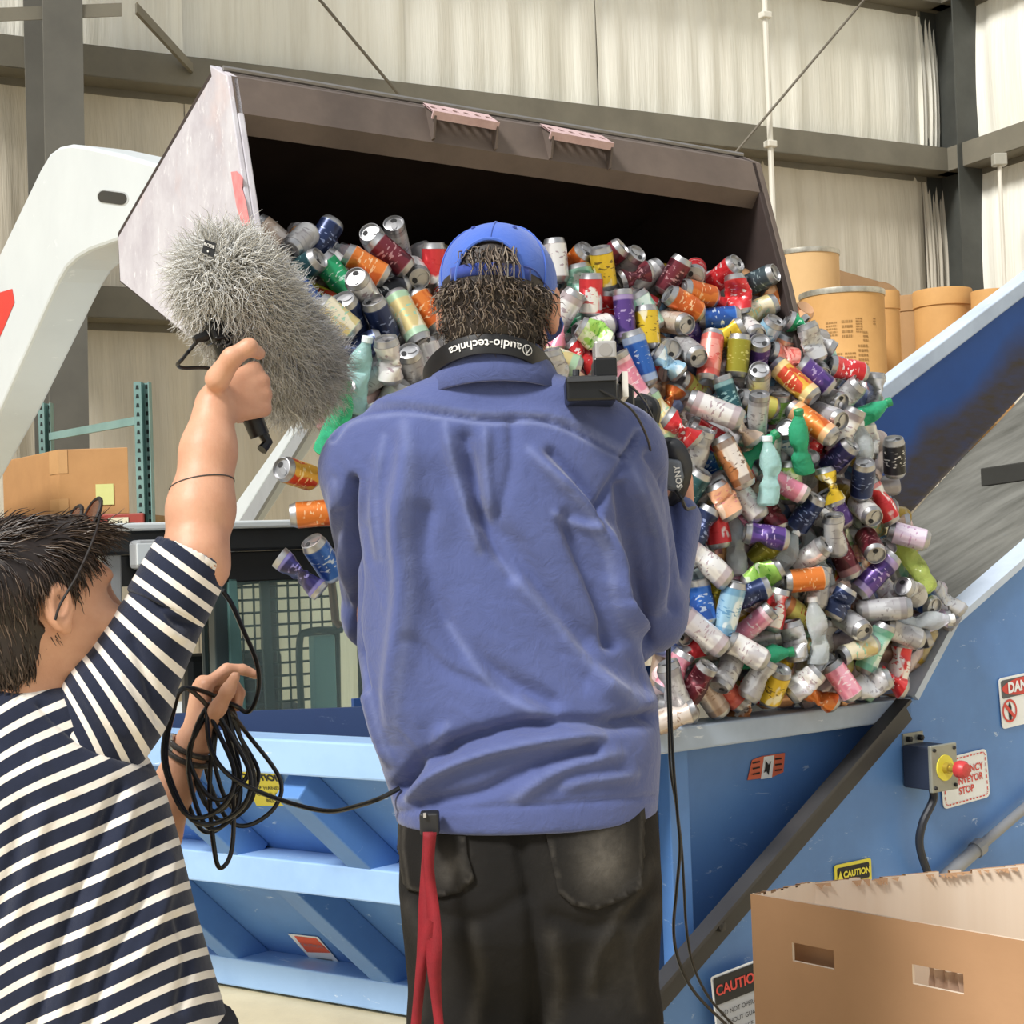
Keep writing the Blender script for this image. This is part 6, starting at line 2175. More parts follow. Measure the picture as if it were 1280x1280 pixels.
prof = [(-0.015, 0.0), (-0.014, 0.003), (0.0, 0.0045), (0.014, 0.003), (0.015, 0.0), (0.012, -0.006), (-0.012, -0.006)]
def bandp(i, j):
    p, wv, on_ = hb(i, 0)
    return p + wv * prof[j][0] + on_ * prof[j][1]
mb.grid(bandp, len(pathc), len(prof), wv=True)
band = mb.build('headband', m_hp, hpn, smooth=True, angle=60)
# lettering runs upside down along the band
cum = [0.0]
for a, b in zip(pathc[:-1], pathc[1:]): cum.append(cum[-1] + (b - a).length)
def band_at(s, v_):
    s = max(0, min(cum[-1] - 1e-6, s))
    i = max(k for k in range(len(cum)) if cum[k] <= s)
    i = min(i, len(pathc) - 2)
    f = (s - cum[i]) / (cum[i + 1] - cum[i])
    p0, w0, o0 = hb(i, 0); p1, w1, o1 = hb(i + 1, 0)
    p, wv, on_ = p0.lerp(p1, f), w0.lerp(w1, f), o0.lerp(o1, f)
    return p + wv * v_ + on_ * (0.0057 - 9.0 * v_ * v_)
i_mid = min(range(len(pathc)), key=lambda k: abs(proj(pathc[k])[0] - 604))
s_mid = cum[i_mid]
vs_, fs = text_geo('audio-technica', 0.0175, 'CENTER', 0.0002)
tb_ = MB()
tb_.add([band_at(s_mid - v[0], -v[1]) for v in vs_], fs)
s_l = s_mid + max(v[0] for v in vs_) + 0.010
rg_ = []
for k in range(20):
    a, b = 2 * math.pi * k / 20, 2 * math.pi * (k + 1) / 20
    tb_.poly([band_at(s_l - r_ * math.cos(q), r_ * math.sin(q)) for r_, q in ((0.0078, a), (0.0078, b), (0.0066, b), (0.0066, a))])
for (x0, y0, x1, y1) in ((-0.004, 0.0045, 0, -0.0055), (0.004, 0.0045, 0, -0.0055)):
    tb_.poly([band_at(s_l - x, y) for x, y in ((x0 - 0.0008, y0), (x0 + 0.0008, y0), (x1 + 0.0008, y1), (x1 - 0.0008, y1))])
tb_.build('lettering', mat('letter_white', 'e8e6e2', 0.5), band)
for e, sx in ((pathc[0], -1), (pathc[-1], 1)):
    c = e + Vector((0.012 * sx, 0.05, -0.05))
    MB().tube([e, c + Vector((0, 0, 0.03))], 0.006, 8).build('yoke', m_hp, hpn, smooth=True)
    ax = Vector((sx * 0.9, 0.3, 0.1)).normalized()
    M = Matrix.Translation(c) @ ax.to_track_quat('Z', 'Y').to_matrix().to_4x4()
    MB().lathe([(0.001, -0.02), (0.03, -0.02), (0.042, -0.012), (0.043, 0.006), (0.036, 0.016), (0.001, 0.018)], 24, M).build('ear_cup', m_hp, hpn, smooth=True)

# video camera on the shoulder ------------------------------------------
vc = thing('video_camera', 'black shoulder video camera with battery block and silver top box', 'camera', at(745, 520, 2.25))
m_cam = mat('camera_black', '0b0c0d', 0.35, c2='151618', nscale=12)
m_cam2 = mat('camera_grey', '3a3c40', 0.5)
m_silv = mat('camera_silver', 'b9b6b4', 0.35, 0.5)
def pxbox(x0, y0, x1, y1, Ya, Yb):
    """block whose near face fills the pixel box at depth Ya and runs back to Yb"""
    a, b = at(x0, y0, Ya), at(x1, y1, Ya)
    return (Vector(((a.x + b.x) / 2, (Ya + Yb) / 2, (a.z + b.z) / 2)), (abs(b.x - a.x), Yb - Ya, abs(a.z - b.z)))
c_, s_ = pxbox(707, 470, 772, 500, 2.06, 2.20)
MB().box(c_, s_).build('battery_plate', m_cam, vc, bevel=0.004)
c_, s_ = pxbox(708, 470, 771, 477, 2.055, 2.07)
MB().box(c_, (s_[0] * 0.98, 0.02, 0.006)).build('plate_edge', m_cam2, vc)
c_, s_ = pxbox(742, 447, 772, 471, 2.07, 2.14)
MB().box(c_, s_).build('receiver', m_cam, vc, bevel=0.003)
c_, s_ = pxbox(743, 426, 771, 448, 2.072, 2.135)
ro_ = MB().box(c_, s_).build('receiver_top', m_silv, vc, bevel=0.003)
c2_ = at(757, 437, 2.071)
MB().prism([c2_ + Vector((math.cos(a) * 0.009, 0, math.sin(a) * 0.009)) for a in np.linspace(0, 6.28, 17)[:-1]], (0, 0.002, 0)).build('logo_plate', mat('plate_grey', '95928f', 0.4), ro_)
c_, s_ = pxbox(712, 482, 800, 552, 2.20, 2.66)
MB().box(c_ + Vector((0, 0, 0.01)), (s_[0] * 0.9, s_[1], s_[2] * 0.8)).build('camera_body', m_cam, vc, bevel=0.01)
MB().box(at(779, 484, 2.12), (0.008, 0.08, 0.035)).build('side_label', mat('tape_white', 'd9d6d0', 0.7), vc)
MB().box(at(740, 545, 2.36), (0.07, 0.2, 0.03)).build('shoulder_pad', m_cam2, vc, bevel=0.01)
for (x, y) in ((720, 462), (748, 466)):
    MB().tube([at(x, y + 8, 2.12), at(x, y, 2.12)], 0.005, 10).build('knob', m_cam2, vc, smooth=True)
lensc = at(755, 520, 2.66)
MB().lathe([(0.03, 0), (0.036, 0.005), (0.036, 0.09), (0.045, 0.1), (0.045, 0.16), (0.04, 0.162), (0.001, 0.15)], 28, Matrix.Translation(lensc) @ Matrix.Rotation(-math.pi / 2, 4, 'X')).build('lens', m_cam, vc, smooth=True)
# hand grip with strap on the right side
gpos = at(836, 585, 2.50)
gf = Field(gpos - Vector((0.06, 0.08, 0.08)), gpos + Vector((0.06, 0.08, 0.08)), 0.004)
gf.cap(at(820, 560, 2.51), at(822, 600, 2.52), 0.022, 0.026, 0.01)
V, Q = gf.mesh()
np_obj('grip', V, Q, m_cam2, vc)
sp_ = [at(x, y, Yd) for x, y, Yd in ((812, 562, 2.46), (826, 556, 2.43), (842, 562, 2.42), (853, 580, 2.425), (853, 600, 2.43), (846, 622, 2.45), (838, 634, 2.47))]
sp_ = catmull(sp_, 6)
mb = MB()
mb.grid(lambda i, j: sp_[i] + (Vector((0.012, -0.004, 0.012)) * (j - 1) if i < 18 else Vector((0.014, -0.004, 0.004)) * (j - 1)), len(sp_), 3)
so2 = mb.build('hand_strap', mat('strap_leather', '26272b', 0.35, c2='3d3f45', nscale=30), vc, smooth=True)
so2.modifiers.new('thick', 'SOLIDIFY').thickness = 0.006
c_, s_ = pxbox(822, 572, 854, 612, 2.415, 2.44)
gb2 = MB().prism([at(x, y, 2.418) for x, y in ((822, 578), (834, 572), (852, 575), (856, 596), (850, 616), (836, 612), (824, 604))], (0.0, 0.03, 0)).build('strap_pad', mat('pad_grey', '4b4f57', 0.35, c2='7b828c', nscale=16, amt=0.7), vc, bevel=0.006)
tb_ = MB()
put_text(tb_, 'SONY', 0.0135, at(848, 596, 2.4165), Vector((0.12, 0, -0.99)) * -1, Vector((-0.99, 0, -0.12)), bold=0.0003)
tb_.build('strap_lettering', mat('letter_white', 'e8e6e2', 0.5), gb2)
MB().tube(catmull([at(815, 528, 2.40), at(816, 508, 2.40), at(800, 500, 2.42)], 6), 0.012, 10).build('viewfinder_arm', m_cam, vc, smooth=True)
MB().box(at(798, 512, 2.36), (0.025, 0.04, 0.035)).build('connector_block', m_cam, vc, bevel=0.005)
m_wire = mat('wire_black', '141416', 0.4)
def wire(name, pts, r, label, n=8, seg=8):
    P = catmull([at(*p) for p in pts], seg)
    o = MB().tube(P, r, n).build(name, m_wire, None, smooth=True)
    # origin at the middle
    return tag(o, label, 'cable')
MB().tube(catmull([at(*p) for p in ((774, 478, 2.10), (790, 484, 2.12), (808, 506, 2.2), (818, 530, 2.3), (823, 552, 2.42))], 8), 0.002, 6).build('camera_lead', m_wire, vc, smooth=True)
MB().tube(catmull([at(*p) for p in ((750, 487, 2.055), (770, 498, 2.05), (792, 515, 2.07), (808, 545, 2.12), (816, 575, 2.2), (822, 598, 2.3), (832, 618, 2.43))], 8), 0.0018, 6).build('camera_lead', m_wire, vc, smooth=True)
MB().tube(catmull([at(*p) for p in ((845, 614, 2.42), (852, 624, 2.40), (858, 636, 2.42), (868, 634, 2.45))], 8), 0.003, 6).build('camera_lead', m_wire, vc, smooth=True)
wire('camera_cable', [(838, 760, 2.45), (837, 820, 2.42), (838, 880, 2.38), (842, 960, 2.36), (847, 1020, 2.36), (850, 1060, 2.36), (846, 1110, 2.37), (842, 1160, 2.4), (848, 1200, 2.42), (868, 1240, 2.45), (905, 1278, 2.5), (950, 1320, 2.55)], 0.0026, 'thin black camera cable hanging in front of the hopper, bending right to the carton')
wire('camera_cable', [(836, 770, 2.47), (834, 830, 2.44), (836, 900, 2.42), (838, 960, 2.40), (846, 1010, 2.40), (852, 1060, 2.40), (855, 1110, 2.40), (858, 1160, 2.42), (866, 1205, 2.44), (885, 1245, 2.48), (915, 1280, 2.52), (960, 1330, 2.58)], 0.0022, 'second slimmer camera cable hanging beside the blue elbow, crossing the first')
# red lanyard and clip at the belt
ln_ = thing('red_lanyard', 'red woven lanyard hanging from a black clip at the back pocket', 'lanyard', at(535, 1045, 2.06))
c_, s_ = pxbox(524, 1017, 549, 1044, 2.063, 2.09)
MB().box(c_, s_).build('clip', mat('clip_black', '202022', 0.5), ln_, bevel=0.003)
MB().box(at(531, 1019, 2.06), (0.004, 0.004, 0.006)).build('clip_pin', m_silv, ln_)
m_lan = mat('lanyard_red', '8c1220', 0.75, c2='6a0c18', nscale=40, amt=0.6, bump=0.4, bscale=600, bdist=0.002)
for pts in (((535, 1040), (534, 1080), (533, 1120), (531, 1170), (526, 1220), (519, 1290), (512, 1350)), ((538, 1040), (537, 1085), (541, 1130), (543, 1180), (543, 1210), (547, 1260), (553, 1330))):
    P = catmull([at(x, y, 2.055 - 0.00003 * (y - 1040)) for x, y in pts], 6)
    mb = MB()
    k_ = 1 if pts[0][0] == 535 else 0
    mb.grid(lambda i, j: P[i] + Vector((0.0085 * (j * 2 - 1) * (1 - 0.25 * math.sin(i * 0.25 + k_)), -0.004 * (1 - k_) + 0.004 * (j * 2 - 1) * math.sin(i * 0.3), 0)), len(P), 2)
    o = mb.build('ribbon', m_lan, ln_, smooth=True)
    o.modifiers.new('thick', 'SOLIDIFY').thickness = 0.0015
# ================================================================ the sound recordist
S2 = 2.02
M2 = thing('person', 'sound recordist in a navy striped shirt raising a microphone overhead', 'person', (at(60, 1200, S2).x, S2, 0))
skin2 = skin_mat('skin_b', 'd3a082', 'c28a6c')
HC2 = at(48, 762, S2)
R2 = Matrix.Rotation(math.radians(-52), 3, 'Z') @ Matrix.Rotation(math.radians(6), 3, 'X') @ Matrix.Rotation(math.radians(-6), 3, 'Y')
b2 = Field((-1.0, 1.70, -0.01), (0.02, 2.72, 1.72), 0.0048)
L2h = add_head(b2, HC2, R2, 0.98)
b2.cap(HC2 + R2 @ Vector((0, -0.02, -0.04)), at(25, 890, S2 - 0.01), 0.056, 0.06, 0.03)
b2.loft(leveled([(880, -40, 80, 0.05, S2), (930, -120, 130, 0.07, S2), (980, -140, 165, 0.085, S2), (1150, -110, 200, 0.09, S2), (1300, -80, 235, 0.09, S2)]), 0.03)
sR, eR, wR = at(112, 925, S2), at(243, 700, 2.06), at(268, 506, 2.13)
b2.chain([sR, eR], [0.052, 0.042], 0.02)
b2.chain([eR, eR.lerp(wR, 0.32), eR.lerp(wR, 0.7), wR], [0.041, 0.0435, 0.036, 0.0275], 0.02)
b2.cap(at(258, 712, 2.05), at(252, 690, 2.05), 0.027, 0.029, 0.02)
dR, tR, nR, _ = hand(b2, wR, _R * 0.62 + _U * 0.30 + _F * 0.62, -_R * 0.28 + _U * 0.95, True, [(58, 75, 45), (72, 86, 50), (75, 88, 50), (78, 85, 50)], None, 0.98)
b2.chain([at(272, 474, 2.105), at(290, 447, 2.095), at(311, 434, 2.10), at(324, 442, 2.13)], [0.018, 0.0135, 0.0118, 0.0095], 0.008)
sL, eL, wL = at(-130, 945, S2), at(160, 1110, 2.34), at(243, 925, 2.31)
b2.chain([sL, eL], [0.05, 0.04], 0.02)
b2.chain([eL, eL.lerp(wL, 0.35), wL], [0.042, 0.042, 0.0275], 0.02)
dL, tL, nL, tipsL = hand(b2, wL, _U * 0.93 + _R * 0.10 + _F * 0.22, _B * 0.85 + _R * 0.35, False, [(45, 38, 20), (70, 70, 40), (75, 80, 45), (78, 85, 50)], 0.15, 0.95)
# legs, half squat
hip_z = at(110, 1340, S2).z
hL, hR = Vector((-0.70, S2, hip_z)), Vector((-0.50, S2, hip_z))
for hq_, sx in ((hL, -1), (hR, 1)):
    kn = hq_ + Vector((0.05 * sx, 0.34, -0.22)); an = Vector((hq_.x + 0.07 * sx, S2 + 0.12, 0.08))
    b2.chain([hq_, kn, an], [0.075, 0.052, 0.036], 0.02)
    b2.cap(an, an + Vector((0.02 * sx, 0.15, -0.045)), 0.034, 0.028, 0.02)
V, Q = b2.mesh()
bo2 = np_obj('body', V, Q, skin2, M2)
add_eyes(L2h, M2, None)
# thin line tattoo round the forearm
tt = []
ax_ = (wR - eR).normalized()
pm_ = eR.lerp(wR, 0.47)
e1 = ax_.orthogonal().normalized(); e2 = ax_.cross(e1)
from mathutils.bvhtree import BVHTree
bvh = BVHTree.FromPolygons([Vector(v) for v in V.tolist()], [tuple(q) for q in Q.tolist()])
for k in range(41):
    a = 2 * math.pi * k / 40
    dq = e1 * math.cos(a) + e2 * math.sin(a)
    start = pm_ + dq * 0.09 + ax_ * (0.012 * math.cos(a + 0.6))
    hit = bvh.ray_cast(start, -dq, 0.09)
    if hit[0] is not None: tt.append(hit[0] + dq * 0.0004)
MB().tube(tt, 0.0011, 5).build('line_tattoo', mat('tattoo_ink', '4a4440', 0.7), bo2)

# striped jersey
def stripe_mat():
    m, t = new_mat('jersey_stripes', 0.9, 0, 0.2)
    at_ = t.new('ShaderNodeAttribute'); at_.attribute_name = 'stripe'
    fr = t.math('FRACT', at_.outputs['Fac'])
    v = t.coord('Object')
    s = t.ramp(fr, [(0.0, 0.0), (0.64, 0.0), (0.655, 1.0), (0.985, 1.0), (1.0, 0.0)])
    navy = t.mix(t.ramp(t.noise(v, 30, 5), [(0.3, 0.0), (0.7, 0.6)]), srgb('262c40'), srgb('1d2233'))
    wht = t.mix(t.ramp(t.noise(v, 40, 4), [(0.3, 0.0), (0.7, 0.5)]), srgb('f0e9df'), srgb('ddd4c8'))
    t.base(t.mix(s, navy, wht))
    t.b.inputs['Sheen Weight'].default_value = 0.2
    t.bump(t.math('ADD', t.noise(v, 30, 5), t.math('MULTIPLY', t.noise(v, 1300, 2), 0.15)), 0.35, 0.006)
    return m
m_str = stripe_mat()
t2 = Field((-0.92, 1.78, 0.55), (-0.30, 2.25, 1.36), 0.0048)
t2.loft(leveled([(846, -42, 72, 0.058, S2), (860, -80, 98, 0.072, S2), (880, -120, 124, 0.090, S2), (920, -158, 152, 0.105, S2), (955, -176, 183, 0.118, S2), (1000, -178, 205, 0.124, S2), (1060, -165, 222, 0.126, S2),
                 (1150, -140, 243, 0.130, S2), (1270, -110, 278, 0.136, S2), (1380, -85, 305, 0.14, S2)]), 0.02, 2.2)
t2.cap(sL + Vector((0.04, 0, 0)), sL + (eL - sL) * 0.3, 0.07, 0.066, 0.03)
t2.smooth(2)
V, Q = t2.mesh()
FL2 = [([(150, 985), (120, 1060), (85, 1150), (40, 1290)], 8, 0.009, 'seam'), ([(170, 990), (145, 1060), (105, 1170), (70, 1290)], 9, 0.008, 'ridge'),
       ([(200, 1040), (180, 1120), (140, 1200), (110, 1290)], 8, 0.008, 'seam'), ([(215, 1060), (205, 1130), (160, 1230)], 8, 0.006, 'ridge'),
       ([(60, 1000), (40, 1080), (10, 1180)], 10, 0.006, 'ridge'), ([(30, 1010), (10, 1100), (-20, 1200)], 9, 0.006, 'seam'),
       ([(225, 1150), (235, 1200), (225, 1260)], 7, 0.006, 'seam'), ([(50, 880), (75, 905), (110, 930), (188, 955)], 4, 0.006, 'seam'),
       ([(40, 930), (60, 970), (100, 1000)], 8, 0.004, 'ridge')]
V = folds(V, Q, FL2, 1.3)
V = relax(V, Q, 1, 0.3)
px, py = proj_np(V)
xr = (px - 60) * S2 / F_PX
zz = -(py - 1000) * S2 / F_PX
back = V[:, 1] - S2
jt = np_obj('jersey', V, Q, m_str, M2)
attr(jt, 'stripe', (zz - 0.56 * xr + 0.8 * xr ** 2 + 0.02 * np.sin(xr * 22) * 0.3) / 0.0315 + 20)
# neck binding
nb = at(16, 853, S2)
mbn = MB()
ringp = [nb + Vector((0.068 * math.cos(a), 0.062 * math.sin(a), 0.016 * math.cos(a) + 0.016 * math.sin(a) * -1 - 0.006)) for a in np.linspace(0, 2 * math.pi, 41)]
mbn.tube(ringp, 0.0085, 8, flat=((0, 0, 1), 1.0))
mbn.build('neck_binding', cloth_mat('navy_rib', '2a3248', '1f2639', 900, 0.9, 0.3), M2, smooth=True)
# right sleeve and turned cuff
axS = (at(243, 690, 2.06) - at(120, 922, S2)).normalized()
s0 = at(120, 922, S2); s1_ = at(214, 752, 2.045)
f_ = Field((-0.72, 1.85, 1.02), (-0.34, 2.22, 1.45), 0.0045)
f_.chain([s0 - axS * 0.015, s0 + axS * 0.05, s1_], [0.070, 0.071, 0.053], 0.02)
f_.smooth(2)
V, Q = f_.mesh()
FS = [([(165, 800), (185, 850), (200, 900)], 7, 0.006, 'seam'), ([(200, 760), (215, 790), (235, 800)], 6, 0.006, 'ridge'), ([(100, 860), (130, 900), (170, 930)], 7, 0.004, 'ridge'),
      ([(140, 830), (165, 880), (180, 930)], 6, 0.005, 'ridge'), ([(190, 745), (215, 775), (240, 782)], 5, 0.006, 'seam')]
V = folds(V, Q, FS, 1.3)
px, py = proj_np(V)
e1x, e1y = 0.471, -0.882
tl = ((px - 120) * e1x + (py - 922) * e1y)
ll = ((px - 120) * 0.882 + (py - 922) * 0.471)
tn = np.clip(tl / 190.0, -0.3, 1)
sk = 0.62 * (1 - tn) + 0.08
sv2 = (tl + sk * ll - 0.0012 * ll * ll) / 28.0 + 20
so3 = np_obj('sleeve', V, Q, m_str, M2)
attr(so3, 'stripe', sv2)
cu = Field((-0.60, 1.9, 1.20), (-0.32, 2.22, 1.48), 0.0035)
ca_, cb_ = at(206, 762, 2.043), at(243, 690, 2.06)
cdir = (cb_ - ca_).normalized()
cu.cap(ca_, cb_, 0.0575, 0.0545, 0.01)
X, Y, Zz = cu.ax[0][:, None, None], cu.ax[1][None, :, None], cu.ax[2][None, None, :]
pr_ = (X - ca_.x) * cdir.x + (Y - ca_.y) * cdir.y + (Zz - ca_.z) * cdir.z
Lc = (cb_ - ca_).length
cu.F = np.maximum(cu.F, np.maximum(pr_ - Lc, -pr_ ))
cu.cap(cb_ - cdir * 0.012, cb_ + cdir * 0.06, 0.049, 0.046, 0.004, cut=True)
cu.smooth(1)
V, Q = cu.mesh()
px, py = proj_np(V)
co3 = np_obj('cuff', V, Q, m_str, M2)
tl = ((px - 206) * 0.40 + (py - 762) * -0.916)
ll = ((px - 206) * 0.916 + (py - 762) * 0.40)
attr(co3, 'stripe', (tl + 0.22 * ll) / 24.0 + 20.4)
# left sleeve
f_ = Field((-1.0, 1.85, 0.75), (-0.4, 2.35, 1.30), 0.006)
f_.chain([sL, eL + (sL - eL) * 0.12], [0.066, 0.054], 0.02)
V, Q = f_.mesh()
so4 = np_obj('sleeve', V, Q, m_str, M2)
attr(so4, 'stripe', ((V - np.array(sL)) @ np.array((eL - sL).normalized())) / 0.029 + 20)
# trousers and shoes
f_ = Field((-1.0, 1.78, 0.02), (-0.2, 2.6, 0.85), 0.008)
f_.loft(leveled([(1290, -100, 292, 0.132, S2), (1370, -95, 300, 0.14, S2)]), 0.03)
for hq_, sx in ((hL, -1), (hR, 1)):
    kn = hq_ + Vector((0.05 * sx, 0.34, -0.22)); an = Vector((hq_.x + 0.07 * sx, S2 + 0.12, 0.1))
    f_.chain([hq_ + Vector((0, 0, 0.03)), kn, an], [0.1, 0.078, 0.062], 0.03)
V, Q = f_.mesh()
np_obj('trousers', V, Q, cloth_mat('chino_dark', '3c3d42', '2e2f33', 900, 0.9, 0.3), M2)
for hq_, sx in ((hL, -1), (hR, 1)):
    an = Vector((hq_.x + 0.07 * sx, S2 + 0.12, 0.08))
    f_ = Field((an.x - 0.08, an.y - 0.12, 0.0), (an.x + 0.1, an.y + 0.26, 0.15), 0.006)
    f_.cap((an.x, an.y - 0.03, 0.05), (an.x + 0.02 * sx, an.y + 0.16, 0.04), 0.046, 0.042, 0.02)
    f_.cap((an.x, an.y, 0.06), (an.x, an.y, 0.11), 0.042, 0.044, 0.02)
    f_.F[:] = np.maximum(f_.F, (0.006 - f_.ax[2])[None, None, :])
    W, q = f_.mesh()
    np_obj('shoe', W, q, mat('shoe_black', '232325', 0.6), M2)
# hair
m_hair2 = [mat('hair_b1', '33261f', 0.42), mat('hair_b2', '43342b', 0.42), mat('hair_b3', '241a16', 0.42), mat('hair_b4', '6a594c', 0.4)]
hf = Field(HC2 - Vector((0.15, 0.15, 0.15)), HC2 + Vector((0.15, 0.15, 0.17)), 0.0045)
hf.ell(HC2 + R2 @ Vector((0, -0.014, 0.031)), (0.086, 0.106, 0.090), R2, 0.01)
hf.ell(HC2 + R2 @ Vector((0, 0.045, 0.090)), (0.062, 0.05, 0.026), R2, 0.02)
hf.ell(HC2 + R2 @ Vector((0, -0.05, -0.05)), (0.060, 0.050, 0.060), R2, 0.03)
X, Y, Zz = hf.ax[0][:, None, None], hf.ax[1][None, :, None], hf.ax[2][None, None, :]
Ri = np.array(R2.transposed())
lx = Ri[0, 0] * (X - HC2.x) + Ri[0, 1] * (Y - HC2.y) + Ri[0, 2] * (Zz - HC2.z)
ly = Ri[1, 0] * (X - HC2.x) + Ri[1, 1] * (Y - HC2.y) + Ri[1, 2] * (Zz - HC2.z)
lz = Ri[2, 0] * (X - HC2.x) + Ri[2, 1] * (Y - HC2.y) + Ri[2, 2] * (Zz - HC2.z)
front = 0.028 + np.clip(lz - 0.02, 0, 0.06) * 1.1 + np.clip(lz - 0.075, 0, 1) * 4
hf.F = np.maximum(hf.F, ly - front)
hf.F = np.maximum(hf.F, -(lz + 0.100 + np.clip(ly + 0.06, 0, 1) * -1.2))
earc = np.sqrt(((np.abs(lx) - 0.085) / 1.2) ** 2 + (ly + 0.002) ** 2 + ((lz + 0.006)) ** 2) - 0.030
hf.F = np.maximum(hf.F, -earc)
V, Q = hf.mesh()
hair2 = np_obj('hair', V, Q, m_hair2[2], M2)
N = normals(V, Q)
rg = np.random.default_rng(9)
loc = (V - np.array(HC2)) @ np.array(R2)
outw = (N * (V - np.array(HC2))).sum(1) > 0.02
top = loc[:, 2] > 0.055
nearear = (np.abs(loc[:, 0]) > 0.06) & (loc[:, 1] > -0.035) & (loc[:, 2] < 0.005)
cand = np.where(outw & ~nearear)[0]
pick = rg.choice(cand, size=4200, replace=True)
Lp = loc[pick]
Nl = N[pick] @ np.array(R2)
tp_ = np.clip((Lp[:, 2] - 0.045) / 0.05, 0, 1)[:, None]
flow_top = np.array((0.15, 0.85, 0.15)); flow_low = np.array((0.0, 0.05, -1.0))
fl2 = flow_top * tp_ + flow_low * (1 - tp_)
fl2 = fl2 - Nl * (fl2 * Nl).sum(1)[:, None]
fl2 = fl2 + Nl * (0.02 + 0.10 * tp_) + (rg.normal(0, 0.10, (len(pick), 3)))
wav = np.sin(Lp[:, 0] * 90 + Lp[:, 1] * 40)[:, None] * tp_
fl2 = fl2 + np.array((0.5, 0.1, 0.0)) * wav
fl2 /= np.linalg.norm(fl2, axis=1, keepdims=True)
lens = 0.024 + 0.022 * tp_[:, 0] + rg.uniform(0, 0.012, len(pick))
strands('hair_strands', m_hair2, hair2, V[pick] - N[pick] * 0.002, fl2 @ np.array(R2).T, lens, 0.0014, 8, curl=0.20, drop=0.5, n=6, freq=1.1)
# sunglasses pushed up on the head
sg_ = thing('sunglasses', 'dark sunglasses with amber lenses pushed up on brown hair', 'glasses', HC2 + Vector((0, 0, 0.1)))
m_fr = mat('glasses_frame', '120d0c', 0.6, c2='2c160d', nscale=60)
def H2(x, y, z): return HC2 + R2 @ Vector((x, y, z))
for sx in (-1, 1):
    MB().tube(catmull([H2(sx * 0.060, 0.082, 0.110), H2(sx * 0.086, 0.058, 0.080), H2(sx * 0.094, 0.025, 0.035), H2(sx * 0.092, -0.004, 0.0), H2(sx * 0.089, -0.014, -0.02)], 6), 0.0022, 6, flat=((1, 0, 0), 0.8)).build('temple', m_fr, sg_, smooth=True)
    c = H2(sx * 0.034, 0.080, 0.113)
    M = Matrix.Translation(c) @ (R2 @ Matrix.Rotation(math.radians(-30), 3, 'X')).to_4x4() @ Matrix.Rotation(math.radians(-90), 4, 'X')
    MB().lathe([(0.001, 0.002), (0.024, 0.0), (0.024, 0.002), (0.001, 0.004)], 24, M).build('lens', mat('lens_amber', '5a2a12', 0.15), sg_, smooth=True)
    ringp = [M @ Vector((0.025 * math.cos(a), 0.025 * math.sin(a), 0.001)) for a in np.linspace(0, 2 * math.pi, 25)]
    MB().tube(ringp, 0.003, 6).build('rim', m_fr, sg_, smooth=True)
MB().tube([H2(-0.011, 0.083, 0.117), H2(0.011, 0.083, 0.117)], 0.0028, 6).build('bridge', m_fr, sg_)
# watch on the left wrist
wt = thing('wristwatch', 'dark beaded bracelet and watch on the wrist below the cable coil', 'watch', wL)
fdir_ = (wL - eL).normalized()
for nm, off, r_, rr2 in (('bracelet', 0.012, 0.0335, 0.0042), ('watch_band', 0.026, 0.0345, 0.0042)):
    c = wL - fdir_ * off
    e1 = fdir_.orthogonal().normalized(); e2 = fdir_.cross(e1)
    MB().tube([c + (e1 * math.cos(a) + e2 * math.sin(a)) * r_ for a in np.linspace(0, 2 * math.pi, 33)], rr2, 8).build(nm, mat('band_dark', '2a2522', 0.5, c2='4a433d', nscale=200, amt=0.9), wt, smooth=True)
cw = wL - fdir_ * 0.004 - _R * 0.033 + _B * 0.008
MB().box(cw, (0.014, 0.024, 0.028)).build('watch_case', mat('watch_metal', 'a9abae', 0.25, 0.8), wt, bevel=0.004)

# ================================================================ microphone in a fur windshield
grip_c = wR + dR * 0.072 - nR * 0.030
mic = thing('boom_microphone', 'shotgun microphone in a grey fur windshield held by a pistol grip', 'microphone', grip_c)
ma, mb_ = at(283, 350, 2.20), at(368, 462, 2.42)
mdir = (mb_ - ma).normalized()
m_fur = [mat('fur_a', 'd6d4ce', 0.9), mat('fur_b', 'f0f0ee', 0.9), mat('fur_c', 'b4b0a6', 0.9), mat('fur_d', 'e2e1de', 0.9)]
ff = Field(np.minimum(ma, mb_) - 0.16, np.maximum(ma, mb_) + 0.16, 0.008)
ff.cap(ma, mb_, 0.052, 0.054, 0.01)
V, Q = ff.mesh()
# opening in the fur above the grip
openc = grip_c + tR * 0.075 + _B * 0.02
sleeve = np_obj('windshield', V, Q, m_fur[2], mic)
N = normals(V, Q)
rg = np.random.default_rng(14)
pick = rg.choice(len(V), size=15000, replace=True)
root = V[pick] + rg.normal(0, 0.003, (15000, 3))
dO = np.linalg.norm(root - np.array(openc), axis=1)
ok = dO > 0.034
root = root[ok]; Np = N[pick][ok]
dirn_ = Np + np.array(mdir) * 0.25 + rg.normal(0, 0.42, Np.shape) + np.array((0, 0, -0.12))
dirn_ /= np.linalg.norm(dirn_, axis=1, keepdims=True)
strands('fur', m_fur, sleeve, root, dirn_, rg.uniform(0.030, 0.060, len(root)), 0.0011, 15, curl=0.5, drop=0.35, n=6, freq=1.1)
m_plast = mat('mount_black', '0d0d0f', 0.4, c2='1a1a1d', nscale=18)
